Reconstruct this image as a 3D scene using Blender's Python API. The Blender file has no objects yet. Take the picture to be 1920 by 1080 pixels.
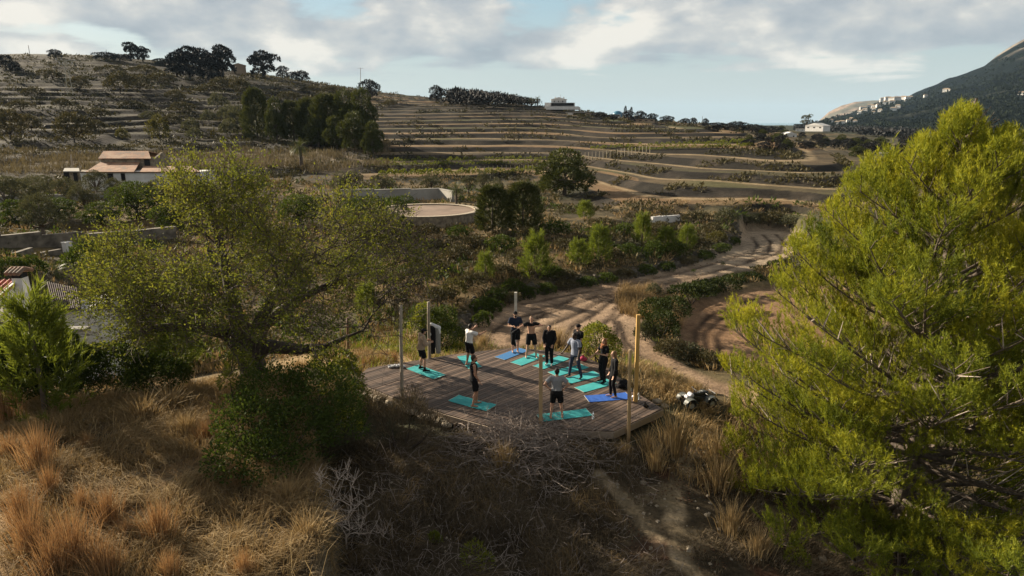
import bpy, math, random
import numpy as np
from mathutils import Vector, Matrix

random.seed(7)
RNG = np.random.default_rng(11)
SC = bpy.context.scene
COL = SC.collection

# ------------------------------------------------------------------ camera
CAM_H = 9.5
PITCH = math.radians(13.7)
FPX = 1280.0
cam_data = bpy.data.cameras.new('camera')
cam = bpy.data.objects.new('camera', cam_data)
COL.objects.link(cam)
cam.location = (0, 0, CAM_H)
cam.rotation_euler = (math.radians(90) - PITCH, 0, 0)
cam_data.sensor_width = 36.0
cam_data.lens = 36.0 * FPX / 1920.0
cam_data.clip_start = 0.1
cam_data.clip_end = 60000
SC.camera = cam

# ------------------------------------------------------------------ light
SUN_EL = math.radians(20.0)
SUN_AZ = math.radians(-57.0)          # clockwise from +Y
SUN_DIR = Vector((math.sin(SUN_AZ) * math.cos(SUN_EL), math.cos(SUN_AZ) * math.cos(SUN_EL), math.sin(SUN_EL)))
sun_data = bpy.data.lights.new('sun', 'SUN')
sun_data.energy = 5.0
sun_data.angle = math.radians(0.5)
sun_data.color = (1.0, 0.86, 0.66)
sun = bpy.data.objects.new('sun', sun_data)
COL.objects.link(sun)
sun.rotation_euler = SUN_DIR.to_track_quat('Z', 'Y').to_euler()
sun.location = (-60, 30, 40)

world = bpy.data.worlds.new('World')
SC.world = world
world.use_nodes = True
wn, wl = world.node_tree.nodes, world.node_tree.links
wn.clear()


def wnode(t, **kw):
    n = wn.new(t)
    for k, v in kw.items():
        setattr(n, k, v)
    return n


def wmath(op, a, b=None, clamp=False):
    n = wnode('ShaderNodeMath', operation=op, use_clamp=clamp)
    for i, s in enumerate((a, b)):
        if s is None:
            continue
        if isinstance(s, (int, float)):
            n.inputs[i].default_value = s
        else:
            wl.new(s, n.inputs[i])
    return n.outputs[0]


def wramp(fac, stops, interp='LINEAR'):
    n = wnode('ShaderNodeValToRGB')
    n.color_ramp.interpolation = interp
    el = n.color_ramp.elements
    while len(el) < len(stops):
        el.new(0.5)
    for e, (p, c) in zip(el, stops):
        e.position = p
        e.color = (c[0], c[1], c[2], 1) if not isinstance(c, (int, float)) else (c, c, c, 1)
    wl.new(fac, n.inputs[0])
    return n.outputs[0]


def wmix(fac, a, b, mode='MIX'):
    n = wnode('ShaderNodeMix', data_type='RGBA', blend_type=mode)
    for i, s in ((0, fac), (6, a), (7, b)):
        if isinstance(s, (int, float)):
            n.inputs[i].default_value = s
        elif isinstance(s, tuple):
            n.inputs[i].default_value = (*s, 1)
        else:
            wl.new(s, n.inputs[i])
    return n.outputs[2]


SKY_STRENGTH = 0.050
sky = wnode('ShaderNodeTexSky', sky_type='NISHITA', sun_disc=False)
sky.sun_elevation = SUN_EL
sky.sun_rotation = SUN_AZ % (2 * math.pi)
sky.altitude = 100
sky.air_density = 1.0
sky.dust_density = 1.4
sky.ozone_density = 2.0
geo = wnode('ShaderNodeTexCoord')
sep = wnode('ShaderNodeSeparateXYZ')
wl.new(geo.outputs['Generated'], sep.inputs[0])
dz = wmath('MAXIMUM', sep.outputs[2], 0.0)
# clouds: a layer of noise on a sheet high above the ground, seen in perspective
den = wmath('ADD', dz, 0.055)
cx = wmath('DIVIDE', sep.outputs[0], den)
cy = wmath('DIVIDE', sep.outputs[1], den)
comb = wnode('ShaderNodeCombineXYZ')
wl.new(cx, comb.inputs[0]); wl.new(cy, comb.inputs[1])
n1 = wnode('ShaderNodeTexNoise')
n1.inputs['Scale'].default_value = 0.62
n1.inputs['Detail'].default_value = 9
n1.inputs['Roughness'].default_value = 0.58
n1.inputs['Distortion'].default_value = 0.25
off = wnode('ShaderNodeVectorMath', operation='ADD')
wl.new(comb.outputs[0], off.inputs[0]); off.inputs[1].default_value = (2.3, 7.1, 0.0)
wl.new(off.outputs[0], n1.inputs['Vector'])
# billows on the sphere itself, for puffy undersides and lit lumps
n2 = wnode('ShaderNodeTexNoise')
n2.inputs['Scale'].default_value = 6.5
n2.inputs['Detail'].default_value = 7
n2.inputs['Roughness'].default_value = 0.50
n2.inputs['Distortion'].default_value = 0.3
mp2 = wnode('ShaderNodeMapping')
mp2.inputs['Scale'].default_value = (1.0, 1.0, 2.6)
mp2.inputs['Location'].default_value = (1.1, 2.4, 0.7)
wl.new(geo.outputs['Generated'], mp2.inputs[0])
wl.new(mp2.outputs[0], n2.inputs['Vector'])
lump = n2.outputs[0]
# ragged lower edge of the bank of clouds, about five degrees up
edge = wmath('ADD', dz, wmath('MULTIPLY', wmath('SUBTRACT', lump, 0.5), 0.10))
edge = wmath('ADD', edge, wmath('MULTIPLY', wmath('SUBTRACT', n1.outputs[0], 0.5), 0.10))
bank = wramp(wmath('MULTIPLY', edge, 5.0), [(0.31, 0.0), (0.42, 1.0)], 'EASE')
cover = wramp(wmath('ADD', wmath('MULTIPLY', n1.outputs[0], 0.45), wmath('MULTIPLY', lump, 0.55)), [(0.37, 0.0), (0.46, 1.0)], 'EASE')
mask = wmath('MULTIPLY', wmath('MULTIPLY', bank, cover), 0.93)
n3 = wnode('ShaderNodeTexNoise')
n3.inputs['Scale'].default_value = 8.5
n3.inputs['Detail'].default_value = 8
n3.inputs['Roughness'].default_value = 0.52
mp3 = wnode('ShaderNodeMapping')
mp3.inputs['Scale'].default_value = (1.0, 1.0, 1.9)
mp3.inputs['Location'].default_value = (4.7, 1.4, 0.1)
wl.new(geo.outputs['Generated'], mp3.inputs[0])
wl.new(mp3.outputs[0], n3.inputs['Vector'])
tone = wramp(wmath('ADD', wmath('MULTIPLY', lump, 0.35), wmath('MULTIPLY', n3.outputs[0], 0.65)),
             [(0.37, (2.6, 2.85, 3.2)), (0.44, (3.5, 3.65, 3.85)), (0.50, (4.7, 4.6, 4.45)), (0.575, (7.4, 6.8, 6.0))])
hz = wramp(wmath('MULTIPLY', dz, 4.0), [(0.0, (4.95, 5.0, 4.75)), (0.3, (4.2, 4.75, 4.65)), (0.7, (2.9, 4.5, 5.1)), (1.0, (2.0, 3.5, 4.8))])
clear = wmix(wramp(dz, [(0.0, 0.85), (0.22, 0.6), (0.6, 0.0)]), sky.outputs[0], hz)
# undersides of the cloud sheet made greyer overhead, out of view, to tune the ambient light
tone = wmix(1.0, tone, wramp(dz, [(0.0, 1.0), (0.17, 1.0), (0.5, 0.62), (1.0, 0.55)]), 'MULTIPLY')
skycol = wmix(mask, clear, tone)
bg = wnode('ShaderNodeBackground')
bg.inputs[1].default_value = SKY_STRENGTH
wl.new(skycol, bg.inputs[0])
out = wnode('ShaderNodeOutputWorld')
wl.new(bg.outputs[0], out.inputs[0])

SC.view_settings.view_transform = 'Standard'
SC.view_settings.look = 'None'
SC.view_settings.gamma = 1.0
SC.view_settings.use_curve_mapping = False
SC.view_settings.exposure = 1.40
SC.render.engine = 'CYCLES'
SC.cycles.use_denoising = True
try:
    SC.cycles.denoiser = 'OPENIMAGEDENOISE'
    SC.cycles.denoising_prefilter = 'ACCURATE'
except Exception:
    pass
SC.cycles.max_bounces = 6
SC.cycles.diffuse_bounces = 3
SC.cycles.glossy_bounces = 2
SC.cycles.transmission_bounces = 4
SC.cycles.transparent_max_bounces = 4
SC.cycles.volume_bounces = 0
SC.cycles.use_adaptive_sampling = False

# ------------------------------------------------------------------ camera geometry helpers (photo pixels, 1920 x 1080)
CP, SP = math.cos(PITCH), math.sin(PITCH)


def ray(px, py):
    xc = (px - 960.0) / FPX
    yc = -(py - 540.0) / FPX
    return Vector((xc, CP + yc * SP, -SP + yc * CP))


def at_z(px, py, z):
    d = ray(px, py)
    t = (z - CAM_H) / d.z
    return Vector((d.x * t, d.y * t, z))


def at_d(px, py, D):
    d = ray(px, py)
    t = D / math.hypot(d.x, d.y)
    return Vector((d.x * t, d.y * t, CAM_H + d.z * t))


def proj(P):
    x, y, z = P[0], P[1], P[2] - CAM_H
    zc = y * CP - z * SP
    return 960 + FPX * x / zc, 540 - FPX * (y * SP + z * CP) / zc


# ------------------------------------------------------------------ noise
def _hash(ix, iy, seed):
    h = (ix.astype(np.int64) * 374761393 + iy.astype(np.int64) * 668265263 + seed * 1442695041) & 0x7fffffff
    h = ((h ^ (h >> 13)) * 1274126177) & 0x7fffffff
    h = (h ^ (h >> 16)) & 0xffffff
    return h / float(0xffffff)


def vnoise(x, y, seed=0):
    x = np.asarray(x, float); y = np.asarray(y, float)
    ix = np.floor(x); iy = np.floor(y)
    fx = x - ix; fy = y - iy
    fx = fx * fx * (3 - 2 * fx); fy = fy * fy * (3 - 2 * fy)
    a = _hash(ix, iy, seed); b = _hash(ix + 1, iy, seed)
    c = _hash(ix, iy + 1, seed); d = _hash(ix + 1, iy + 1, seed)
    return (a + (b - a) * fx) * (1 - fy) + (c + (d - c) * fx) * fy


def fbm(x, y, oct=4, seed=0, gain=0.5):
    s = 0; a = 1; t = 0
    for o in range(oct):
        s = s + a * vnoise(np.asarray(x) * 2 ** o, np.asarray(y) * 2 ** o, seed + o * 17)
        t += a; a *= gain
    return s / t


def sstep(a, b, x):
    t = np.clip((np.asarray(x, float) - a) / (b - a), 0, 1)
    return t * t * (3 - 2 * t)


# ------------------------------------------------------------------ mesh helpers
def new_mesh(name, V, quads=None, tris=None, smooth=False, v=None, col=None, midx=None):
    me = bpy.data.meshes.new(name)
    V = np.asarray(V, np.float32).reshape(-1, 3)
    nq = 0 if quads is None else len(quads)
    nt = 0 if tris is None else len(tris)
    loops = []
    starts = []
    pos = 0
    if nq:
        q = np.asarray(quads, np.int32).reshape(-1, 4)
        loops.append(q.ravel()); starts.append(np.arange(nq) * 4); pos = nq * 4
    if nt:
        t = np.asarray(tris, np.int32).reshape(-1, 3)
        loops.append(t.ravel()); starts.append(pos + np.arange(nt) * 3)
    L = np.concatenate(loops).astype(np.int32); S = np.concatenate(starts).astype(np.int32)
    me.vertices.add(len(V)); me.loops.add(len(L)); me.polygons.add(nq + nt)
    me.vertices.foreach_set('co', V.ravel())
    me.loops.foreach_set('vertex_index', L)
    me.polygons.foreach_set('loop_start', S)
    if midx is not None:
        me.polygons.foreach_set('material_index', np.asarray(midx, np.int32))
    me.update(calc_edges=True)
    me.polygons.foreach_set('use_smooth', np.full(nq + nt, bool(smooth)))
    if v is not None:
        a = me.attributes.new('v', 'FLOAT', 'POINT')
        a.data.foreach_set('value', np.asarray(v, np.float32))
    if col is not None:
        a = me.attributes.new('Col', 'FLOAT_COLOR', 'POINT')
        c = np.ones((len(V), 4), np.float32); c[:, :3] = col
        a.data.foreach_set('color', c.ravel())
    return me


def link(name, me, mat=None, parent=None, loc=None):
    o = bpy.data.objects.new(name, me)
    COL.objects.link(o)
    if mat is not None:
        for m in (mat if isinstance(mat, (list, tuple)) else [mat]):
            me.materials.append(m)
    if parent is not None:
        o.parent = parent
    if loc is not None:
        o.location = loc
    return o


def tag(o, label=None, cat=None, group=None, kind=None):
    if label: o['label'] = label
    if cat: o['category'] = cat
    if group: o['group'] = group
    if kind: o['kind'] = kind
    return o


def nth(i):
    return {1: 'first', 2: 'second', 3: 'third'}.get(i, str(i) + ('st' if i % 10 == 1 and i != 11 else 'nd' if i % 10 == 2 and i != 12 else 'rd' if i % 10 == 3 and i != 13 else 'th'))


def where_labels(base, pts, marks):
    """labels that say where each of many look-alikes stands: by the nearest landmark, the side of it and the order there"""
    bases = [base] * len(pts) if isinstance(base, str) else base
    keys = []
    for (x, y), b in zip(pts, bases):
        m = min(marks, key=lambda k: math.hypot((x - marks[k][0]) * 0.7, y - marks[k][1]))
        dx, dy = x - marks[m][0], y - marks[m][1]
        a = math.degrees(math.atan2(-dy, dx)) % 360
        side = ['right of', 'above right of', 'above', 'above left of', 'left of', 'below left of', 'below', 'below right of'][int(((a + 22.5) % 360) // 45)]
        keys.append((b, m, side, math.hypot(dx, dy)))
    out = [''] * len(pts)
    for k in set(q[:3] for q in keys):
        ids = sorted([i for i in range(len(pts)) if keys[i][:3] == k], key=lambda i: keys[i][3])
        for n, i in enumerate(ids):
            o = '' if len(ids) == 1 else ('nearest ' if n == 0 else 'farthest ' if n == len(ids) - 1 else ['second nearest ', 'third nearest ', 'fourth nearest ', 'fifth nearest ', 'sixth nearest ', 'seventh nearest ', 'eighth nearest ', 'ninth nearest ', 'tenth nearest '][min(n - 1, 8)])
            out[i] = o + k[0] + ' ' + k[2] + ' ' + k[1]
    return out


def thing(name, label, cat, loc=(0, 0, 0), rz=0.0, group=None):
    o = bpy.data.objects.new(name, None)
    o.empty_display_size = 0.2
    COL.objects.link(o)
    o.location = loc
    o.rotation_euler = (0, 0, rz)
    return tag(o, label, cat, group)


def copy_tree(o, parent=None):
    c = o.copy()
    COL.objects.link(c)
    if parent is not None:
        c.parent = parent
    for ch in list(o.children):
        copy_tree(ch, c)
    return c


class MB:
    """collects simple solids and builds ONE mesh"""
    def __init__(s):
        s.V = []; s.Q = []; s.T = []; s.n = 0; s.v = []

    def add(s, V, Q=None, T=None, v=0.5):
        V = np.asarray(V, float).reshape(-1, 3)
        if Q is not None and len(Q): s.Q.append(np.asarray(Q, int).reshape(-1, 4) + s.n)
        if T is not None and len(T): s.T.append(np.asarray(T, int).reshape(-1, 3) + s.n)
        s.V.append(V); s.n += len(V)
        s.v.append(np.broadcast_to(np.asarray(v, float), (len(V),)))
        return s

    def box(s, c, size, rz=0.0, v=0.5, taper=1.0, M=None):
        hx, hy, hz_ = (k / 2 for k in size)
        P = np.array([(-hx, -hy, -hz_), (hx, -hy, -hz_), (hx, hy, -hz_), (-hx, hy, -hz_),
                      (-hx * taper, -hy * taper, hz_), (hx * taper, -hy * taper, hz_), (hx * taper, hy * taper, hz_), (-hx * taper, hy * taper, hz_)])
        if M is not None:
            P = P @ np.array(M).T
        elif rz:
            cz, sz = math.cos(rz), math.sin(rz)
            P = P @ np.array([[cz, sz, 0], [-sz, cz, 0], [0, 0, 1]])
        P = P + np.asarray(c)
        s.add(P, [(0, 3, 2, 1), (4, 5, 6, 7), (0, 1, 5, 4), (1, 2, 6, 5), (2, 3, 7, 6), (3, 0, 4, 7)], v=v)
        return s

    def prism(s, poly, z0, z1, v=0.5):
        """convex polygon extruded from z0 to z1 (counter-clockwise)"""
        n = len(poly)
        P = [(p[0], p[1], z0) for p in poly] + [(p[0], p[1], z1) for p in poly]
        Q = [(i, (i + 1) % n, n + (i + 1) % n, n + i) for i in range(n)]
        T = []
        for i in range(1, n - 1):
            T.append((0, i + 1, i)); T.append((n, n + i, n + i + 1))
        return s.add(P, Q, T, v=v)

    def tube(s, pts, rad, n=8, caps=True, v=0.5):
        pts = np.asarray(pts, float)
        k = len(pts)
        rad = np.broadcast_to(np.asarray(rad, float), (k,))
        V = []
        ref = np.array([0.0, 0.0, 1.0])
        for i in range(k):
            d = pts[min(i + 1, k - 1)] - pts[max(i - 1, 0)]
            d = d / (np.linalg.norm(d) + 1e-9)
            a = np.cross(d, ref)
            if np.linalg.norm(a) < 0.2:
                a = np.cross(d, np.array([1.0, 0, 0]))
            a /= np.linalg.norm(a)
            b = np.cross(d, a)
            th = np.arange(n) / n * 2 * np.pi
            V.append(pts[i] + rad[i] * (np.cos(th)[:, None] * a + np.sin(th)[:, None] * b))
        V = np.concatenate(V)
        Q = []
        for i in range(k - 1):
            for j in range(n):
                Q.append((i * n + j, (i + 1) * n + j, (i + 1) * n + (j + 1) % n, i * n + (j + 1) % n))
        T = []
        if caps:
            V = np.concatenate([V, pts[:1], pts[-1:]])
            for j in range(n):
                T.append((k * n, j, (j + 1) % n))
                T.append((k * n + 1, (k - 1) * n + (j + 1) % n, (k - 1) * n + j))
        return s.add(V, Q, T, v=v)

    def ball(s, c, r, n=10, m=7, v=0.5, M=None):
        r = np.broadcast_to(np.asarray(r, float), (3,))
        V = [(0, 0, 1)]
        for i in range(1, m):
            t = math.pi * i / m
            for j in range(n):
                a = 2 * math.pi * j / n
                V.append((math.sin(t) * math.cos(a), math.sin(t) * math.sin(a), math.cos(t)))
        V.append((0, 0, -1))
        V = np.array(V) * r
        if M is not None:
            V = V @ np.array(M).T
        V = V + np.asarray(c, float)
        T = []; Q = []
        for j in range(n):
            T.append((0, 1 + j, 1 + (j + 1) % n))
            b = 1 + (m - 2) * n
            T.append((len(V) - 1, b + (j + 1) % n, b + j))
        for i in range(m - 2):
            for j in range(n):
                a = 1 + i * n
                Q.append((a + j, a + n + j, a + n + (j + 1) % n, a + (j + 1) % n))
        return s.add(V, Q, T, v=v)

    def mesh(s, name, smooth=False):
        return new_mesh(name, np.concatenate(s.V), np.concatenate(s.Q) if s.Q else None,
                        np.concatenate(s.T) if s.T else None, smooth, v=np.concatenate(s.v))

    def build(s, name, mat, parent=None, loc=None, smooth=False):
        return link(name, s.mesh(name, smooth), mat, parent, loc)


# ------------------------------------------------------------------ material helpers
def nodes_of(name):
    m = bpy.data.materials.new(name)
    m.use_nodes = True
    nt = m.node_tree
    b = nt.nodes['Principled BSDF']
    return m, nt, b


def tex_noise(nt, scale, detail=4, rough=0.55, coord='Object', stretch=None):
    tc = nt.nodes.new('ShaderNodeTexCoord')
    n = nt.nodes.new('ShaderNodeTexNoise')
    n.inputs['Scale'].default_value = scale
    n.inputs['Detail'].default_value = detail
    n.inputs['Roughness'].default_value = rough
    src = tc.outputs[coord]
    if stretch:
        mp = nt.nodes.new('ShaderNodeMapping')
        mp.inputs['Scale'].default_value = stretch
        nt.links.new(src, mp.inputs[0]); src = mp.outputs[0]
    nt.links.new(src, n.inputs['Vector'])
    return n


def ramp(nt, fac, stops):
    n = nt.nodes.new('ShaderNodeValToRGB')
    el = n.color_ramp.elements
    while len(el) < len(stops):
        el.new(0.5)
    for e, (p, c) in zip(el, stops):
        e.position = p
        e.color = (*c, 1) if not isinstance(c, (int, float)) else (c, c, c, 1)
    nt.links.new(fac, n.inputs[0])
    return n.outputs[0]


def mixc(nt, fac, a, b, mode='MIX'):
    n = nt.nodes.new('ShaderNodeMix')
    n.data_type = 'RGBA'; n.blend_type = mode
    for i, s in ((0, fac), (6, a), (7, b)):
        if isinstance(s, (int, float)): n.inputs[i].default_value = s
        elif isinstance(s, tuple): n.inputs[i].default_value = (*s, 1)
        else: nt.links.new(s, n.inputs[i])
    return n.outputs[2]


def bump(nt, b, height, strength=0.4, dist=0.05):
    n = nt.nodes.new('ShaderNodeBump')
    n.inputs['Strength'].default_value = strength
    n.inputs['Distance'].default_value = dist
    nt.links.new(height, n.inputs['Height'])
    nt.links.new(n.outputs[0], b.inputs['Normal'])


def matte(name, c0, c1=None, scale=6.0, rough=0.85, bstr=0.3, bdist=0.02, spec=0.3, stretch=None, detail=5):
    m, nt, b = nodes_of(name)
    c1 = c1 or tuple(k * 0.65 for k in c0)
    n = tex_noise(nt, scale, detail, stretch=stretch)
    nt.links.new(ramp(nt, n.outputs[0], [(0.32, c1), (0.68, c0)]), b.inputs['Base Color'])
    b.inputs['Roughness'].default_value = rough
    b.inputs['Specular IOR Level'].default_value = spec
    if bstr:
        bump(nt, b, n.outputs[0], bstr, bdist)
    return m


def foliage(name, stops, rough=0.7, trans=0.32, spec=0.10, trans_tint=(1.15, 1.1, 0.6)):
    """leaf colour varies leaf by leaf (attribute v)"""
    m, nt, b = nodes_of(name)
    at = nt.nodes.new('ShaderNodeAttribute'); at.attribute_name = 'v'
    inf = nt.nodes.new('ShaderNodeObjectInfo')
    ad = nt.nodes.new('ShaderNodeMath'); ad.operation = 'MULTIPLY_ADD'
    nt.links.new(inf.outputs['Random'], ad.inputs[0]); ad.inputs[1].default_value = 0.16
    nt.links.new(at.outputs['Fac'], ad.inputs[2])
    c = ramp(nt, ad.outputs[0], stops)
    nt.links.new(c, b.inputs['Base Color'])
    b.inputs['Roughness'].default_value = rough
    b.inputs['Specular IOR Level'].default_value = spec
    tr = nt.nodes.new('ShaderNodeBsdfTranslucent')
    nt.links.new(mixc(nt, 1.0, c, trans_tint, 'MULTIPLY'), tr.inputs[0])
    mx = nt.nodes.new('ShaderNodeMixShader')
    mx.inputs[0].default_value = trans
    nt.links.new(b.outputs[0], mx.inputs[1]); nt.links.new(tr.outputs[0], mx.inputs[2])
    nt.links.new(mx.outputs[0], nt.nodes['Material Output'].inputs[0])
    return m
# ------------------------------------------------------------------ terrain height
def _ctl():
    P = []
    W = lambda x, y, z: P.append((x, y, z))
    def A(px, py, D):
        p = at_d(px, py, D); P.append((p.x, p.y, p.z))
    def Zc(px, py, z):
        p = at_z(px, py, z); P.append((p.x, p.y, p.z))
    # near ground, metres
    for t in [(0, 9, -1.9), (-4, 9, -1.6), (5, 9, -1.8), (0, 12, -1.75), (-3, 13, -1.65), (3, 12, -1.6), (0, 16, -1.35), (3, 16, -1.15), (6, 14, -1.25), (10, 13, -1.9),
              (14, 16, -2.1), (6, 19, -0.7), (8, 24, -0.7), (0, 19, -0.55), (-3, 19.2, -0.5), (0, 24, -0.42), (-6, 23, -0.42),
              (-6, 26.5, -0.42), (0, 28.5, -0.5), (4.2, 27.5, -0.6), (-10, 25, -0.15), (-10, 20, 0.1), (-8, 16, 0.25), (-8, 12.5, 0.25), (-8, 9, 0.2),
              (-13, 14, 0.35), (-18, 19, 0.2), (-16, 25, -0.7), (-22, 27, -1.4), (-18, 34, -3.2), (-13, 33, -2.2), (-26, 35, -3.6), (-8, 34, -1.7),
              (-8, 29, -0.7), (0, 33, -1.8), (4, 31.5, -1.8), (8, 29, -1.6), (11, 25, -1.4), (14, 22, -1.8), (20, 16, -2.4), (-5, 33, -1.2), (16, 30, -2.6), (24, 30, -2.8)]:
        W(*t)
    for px, py in [(960, 600), (900, 625), (1100, 560), (1250, 520), (1440, 440), (1440, 470), (1350, 490), (1150, 600)]:
        Zc(px, py, -2.0)
    for px, py in [(1330, 610), (1420, 565), (1290, 650)]:
        Zc(px, py, -2.7)
    for px, py, z in [(1000, 495, -1.0), (900, 535, -1.0), (1200, 468, -1.0), (1340, 440, -1.0), (820, 590, -1.1), (760, 560, -1.2), (900, 470, -1.0), (1100, 445, -1.0), (1260, 420, -1.0)]:
        Zc(px, py, z)
    # left valley and hill
    for t in [(0, 500, 52), (0, 470, 62), (0, 425, 74), (0, 400, 88), (0, 340, 118), (0, 290, 165), (0, 250, 205), (0, 200, 255), (0, 150, 325), (0, 110, 410), (0, 122, 700),
              (-500, 420, 80), (-500, 330, 125), (-500, 240, 215), (-500, 130, 400), (-500, 150, 700),
              (200, 470, 62), (200, 425, 74), (200, 390, 90), (200, 340, 118), (200, 290, 165), (200, 240, 215), (200, 190, 265), (200, 140, 335), (200, 111, 415), (200, 125, 700),
              (400, 460, 62), (400, 395, 82), (400, 335, 115), (400, 290, 165), (400, 235, 215), (400, 185, 270), (400, 140, 370), (400, 133, 400), (400, 150, 700),
              (560, 470, 58), (560, 400, 78), (560, 335, 115), (560, 295, 155), (560, 240, 205), (560, 190, 265), (560, 155, 370), (560, 170, 700),
              (700, 470, 57), (700, 400, 78), (700, 365, 95), (700, 330, 123), (700, 300, 143), (700, 262, 175), (700, 225, 225), (700, 195, 300), (700, 177, 360), (700, 190, 700),
              (830, 470, 57), (830, 375, 90), (830, 330, 123), (830, 300, 143), (830, 264, 173), (830, 232, 212), (830, 205, 270), (830, 190, 330), (830, 205, 700),
              (960, 440, 62), (960, 400, 76), (960, 370, 92), (960, 335, 120), (960, 300, 145), (960, 265, 173), (960, 235, 205), (960, 212, 250), (960, 198, 300), (960, 210, 700),
              (1100, 420, 69), (1100, 385, 84), (1100, 340, 109), (1100, 300, 136), (1100, 265, 167), (1100, 238, 205), (1100, 222, 240), (1100, 213, 280), (1100, 224, 700),
              (1230, 400, 75), (1230, 372, 85), (1230, 335, 101), (1230, 300, 125), (1230, 265, 160), (1230, 243, 200), (1230, 234, 250), (1230, 230, 300), (1230, 234, 700),
              (1400, 415, 74), (1400, 382, 82), (1400, 350, 92), (1400, 320, 106), (1400, 290, 128), (1400, 266, 160), (1400, 250, 212), (1400, 244, 290), (1400, 240, 420), (1400, 238, 900),
              (1560, 440, 66), (1560, 400, 75), (1560, 368, 85), (1560, 332, 101), (1560, 305, 121), (1560, 288, 150), (1560, 277, 230), (1560, 262, 330), (1560, 250, 480), (1560, 242, 900),
              (1700, 470, 62), (1700, 400, 85), (1700, 345, 118), (1700, 312, 155), (1700, 292, 200), (1700, 274, 280), (1700, 260, 420), (1700, 246, 900),
              (1920, 470, 62), (1920, 380, 92), (1920, 320, 140), (1920, 285, 230), (1920, 262, 400), (1920, 248, 900),
              (2300, 400, 80), (2300, 300, 180), (2300, 262, 400), (2300, 248, 900)]:
        A(*t)
    for px in (-500, 0, 400, 800, 1100, 1300):
        p = at_d(px, 228, 2500); P.append((p.x, p.y, -20)); p = at_d(px, 228, 5000); P.append((p.x, p.y, -75))
    for px in (1480, 1700, 1920, 2300):
        p = at_d(px, 228, 2500); P.append((p.x, p.y, -12)); p = at_d(px, 228, 5000); P.append((p.x, p.y, -75))
    return np.array(P)


US, VS = math.radians(14), 2.2
AZMAX = math.radians(47)


class RBF:
    def __init__(s, P, lam=0.002):
        s.uv = s.to_uv(P[:, 0], P[:, 1])
        n = len(P)
        K = s.ker(s.uv, s.uv) + lam * np.eye(n)
        T = np.c_[np.ones(n), s.uv]
        M = np.block([[K, T], [T.T, np.zeros((3, 3))]])
        s.c = np.linalg.solve(M, np.r_[P[:, 2], 0, 0, 0])

    @staticmethod
    def to_uv(x, y):
        az = np.clip(np.arctan2(x, y), -AZMAX, AZMAX) / US
        D = np.clip(np.hypot(x, y), 8.0, 5200)
        return np.c_[az, np.log(D) * VS]

    @staticmethod
    def ker(a, b):
        d2 = (a[:, None, 0] - b[None, :, 0]) ** 2 + (a[:, None, 1] - b[None, :, 1]) ** 2
        return np.where(d2 > 1e-12, d2 * np.log(d2 + 1e-12) * 0.5, 0)

    def __call__(s, x, y):
        x = np.asarray(x, float); sh = x.shape
        uv = s.to_uv(x.ravel(), np.asarray(y, float).ravel())
        o = np.empty(len(uv)); n = len(s.uv)
        for i in range(0, len(uv), 20000):
            q = uv[i:i + 20000]
            o[i:i + 20000] = s.ker(q, s.uv) @ s.c[:n] + s.c[n] + q @ s.c[n + 1:]
        return o.reshape(sh)


_rbf = RBF(_ctl())


def poly_sd(x, y, poly):
    """signed distance to polygon, negative inside"""
    x = np.asarray(x, float); y = np.asarray(y, float)
    d2 = np.full(x.shape, 1e18); ins = np.zeros(x.shape, bool)
    n = len(poly)
    for i in range(n):
        ax, ay = poly[i]; bx, by = poly[(i + 1) % n]
        ex, ey = bx - ax, by - ay
        t = np.clip(((x - ax) * ex + (y - ay) * ey) / (ex * ex + ey * ey + 1e-12), 0, 1)
        d2 = np.minimum(d2, (x - ax - t * ex) ** 2 + (y - ay - t * ey) ** 2)
        if by != ay:
            c = ((ay > y) != (by > y)) & (x < (bx - ax) * (y - ay) / (by - ay) + ax)
            ins ^= c
    d = np.sqrt(d2)
    return np.where(ins, -d, d)


def line_d(x, y, pts):
    x = np.asarray(x, float); y = np.asarray(y, float)
    d2 = np.full(x.shape, 1e18)
    for (ax, ay), (bx, by) in zip(pts[:-1], pts[1:]):
        ex, ey = bx - ax, by - ay
        t = np.clip(((x - ax) * ex + (y - ay) * ey) / (ex * ex + ey * ey + 1e-12), 0, 1)
        d2 = np.minimum(d2, (x - ax - t * ex) ** 2 + (y - ay - t * ey) ** 2)
    return np.sqrt(d2)


def zpoly(pp, z):
    return [tuple(at_z(a, b, z)[:2]) for a, b in pp]


FIELD_A = zpoly([(862, 655), (886, 606), (930, 578), (1000, 556), (1090, 538), (1190, 522), (1290, 500), (1360, 474), (1392, 448), (1400, 432), (1440, 428), (1480, 434),
                 (1496, 452), (1488, 474), (1440, 492), (1360, 512), (1290, 524), (1236, 544), (1205, 570), (1200, 612), (1235, 660), (1310, 700), (1400, 745), (1400, 800), (1330, 770), (1230, 700), (1190, 660), (1090, 640), (960, 648)], -2.0)
FIELD_B = zpoly([(1282, 600), (1310, 574), (1370, 556), (1440, 538), (1520, 520), (1600, 540), (1600, 620), (1450, 700), (1330, 668), (1290, 655)], -2.7)
BANK_LINE = lambda y: -4.15 - 0.36 * (y - 13.5)
PATH_LINE = zpoly([(1120, 930), (1165, 965), (1200, 1000), (1240, 1040), (1300, 1090), (1340, 1130)], -1.4)
PATH_TWO = zpoly([(1330, 830), (1290, 880), (1270, 930), (1262, 985)], -1.1)
ROAD = zpoly([(-700, 500), (-100, 474), (100, 470), (230, 466), (330, 450), (420, 440)], -2.2)
DECK_PX = [(662, 714), (738, 744), (838, 776), (916, 798), (1150, 808), (1242, 766), (1196, 738), (1140, 690), (1090, 664), (968, 651), (852, 664), (690, 690)]
DECK = [tuple(at_z(a, b, 0.0)[:2]) for a, b in DECK_PX]
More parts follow.
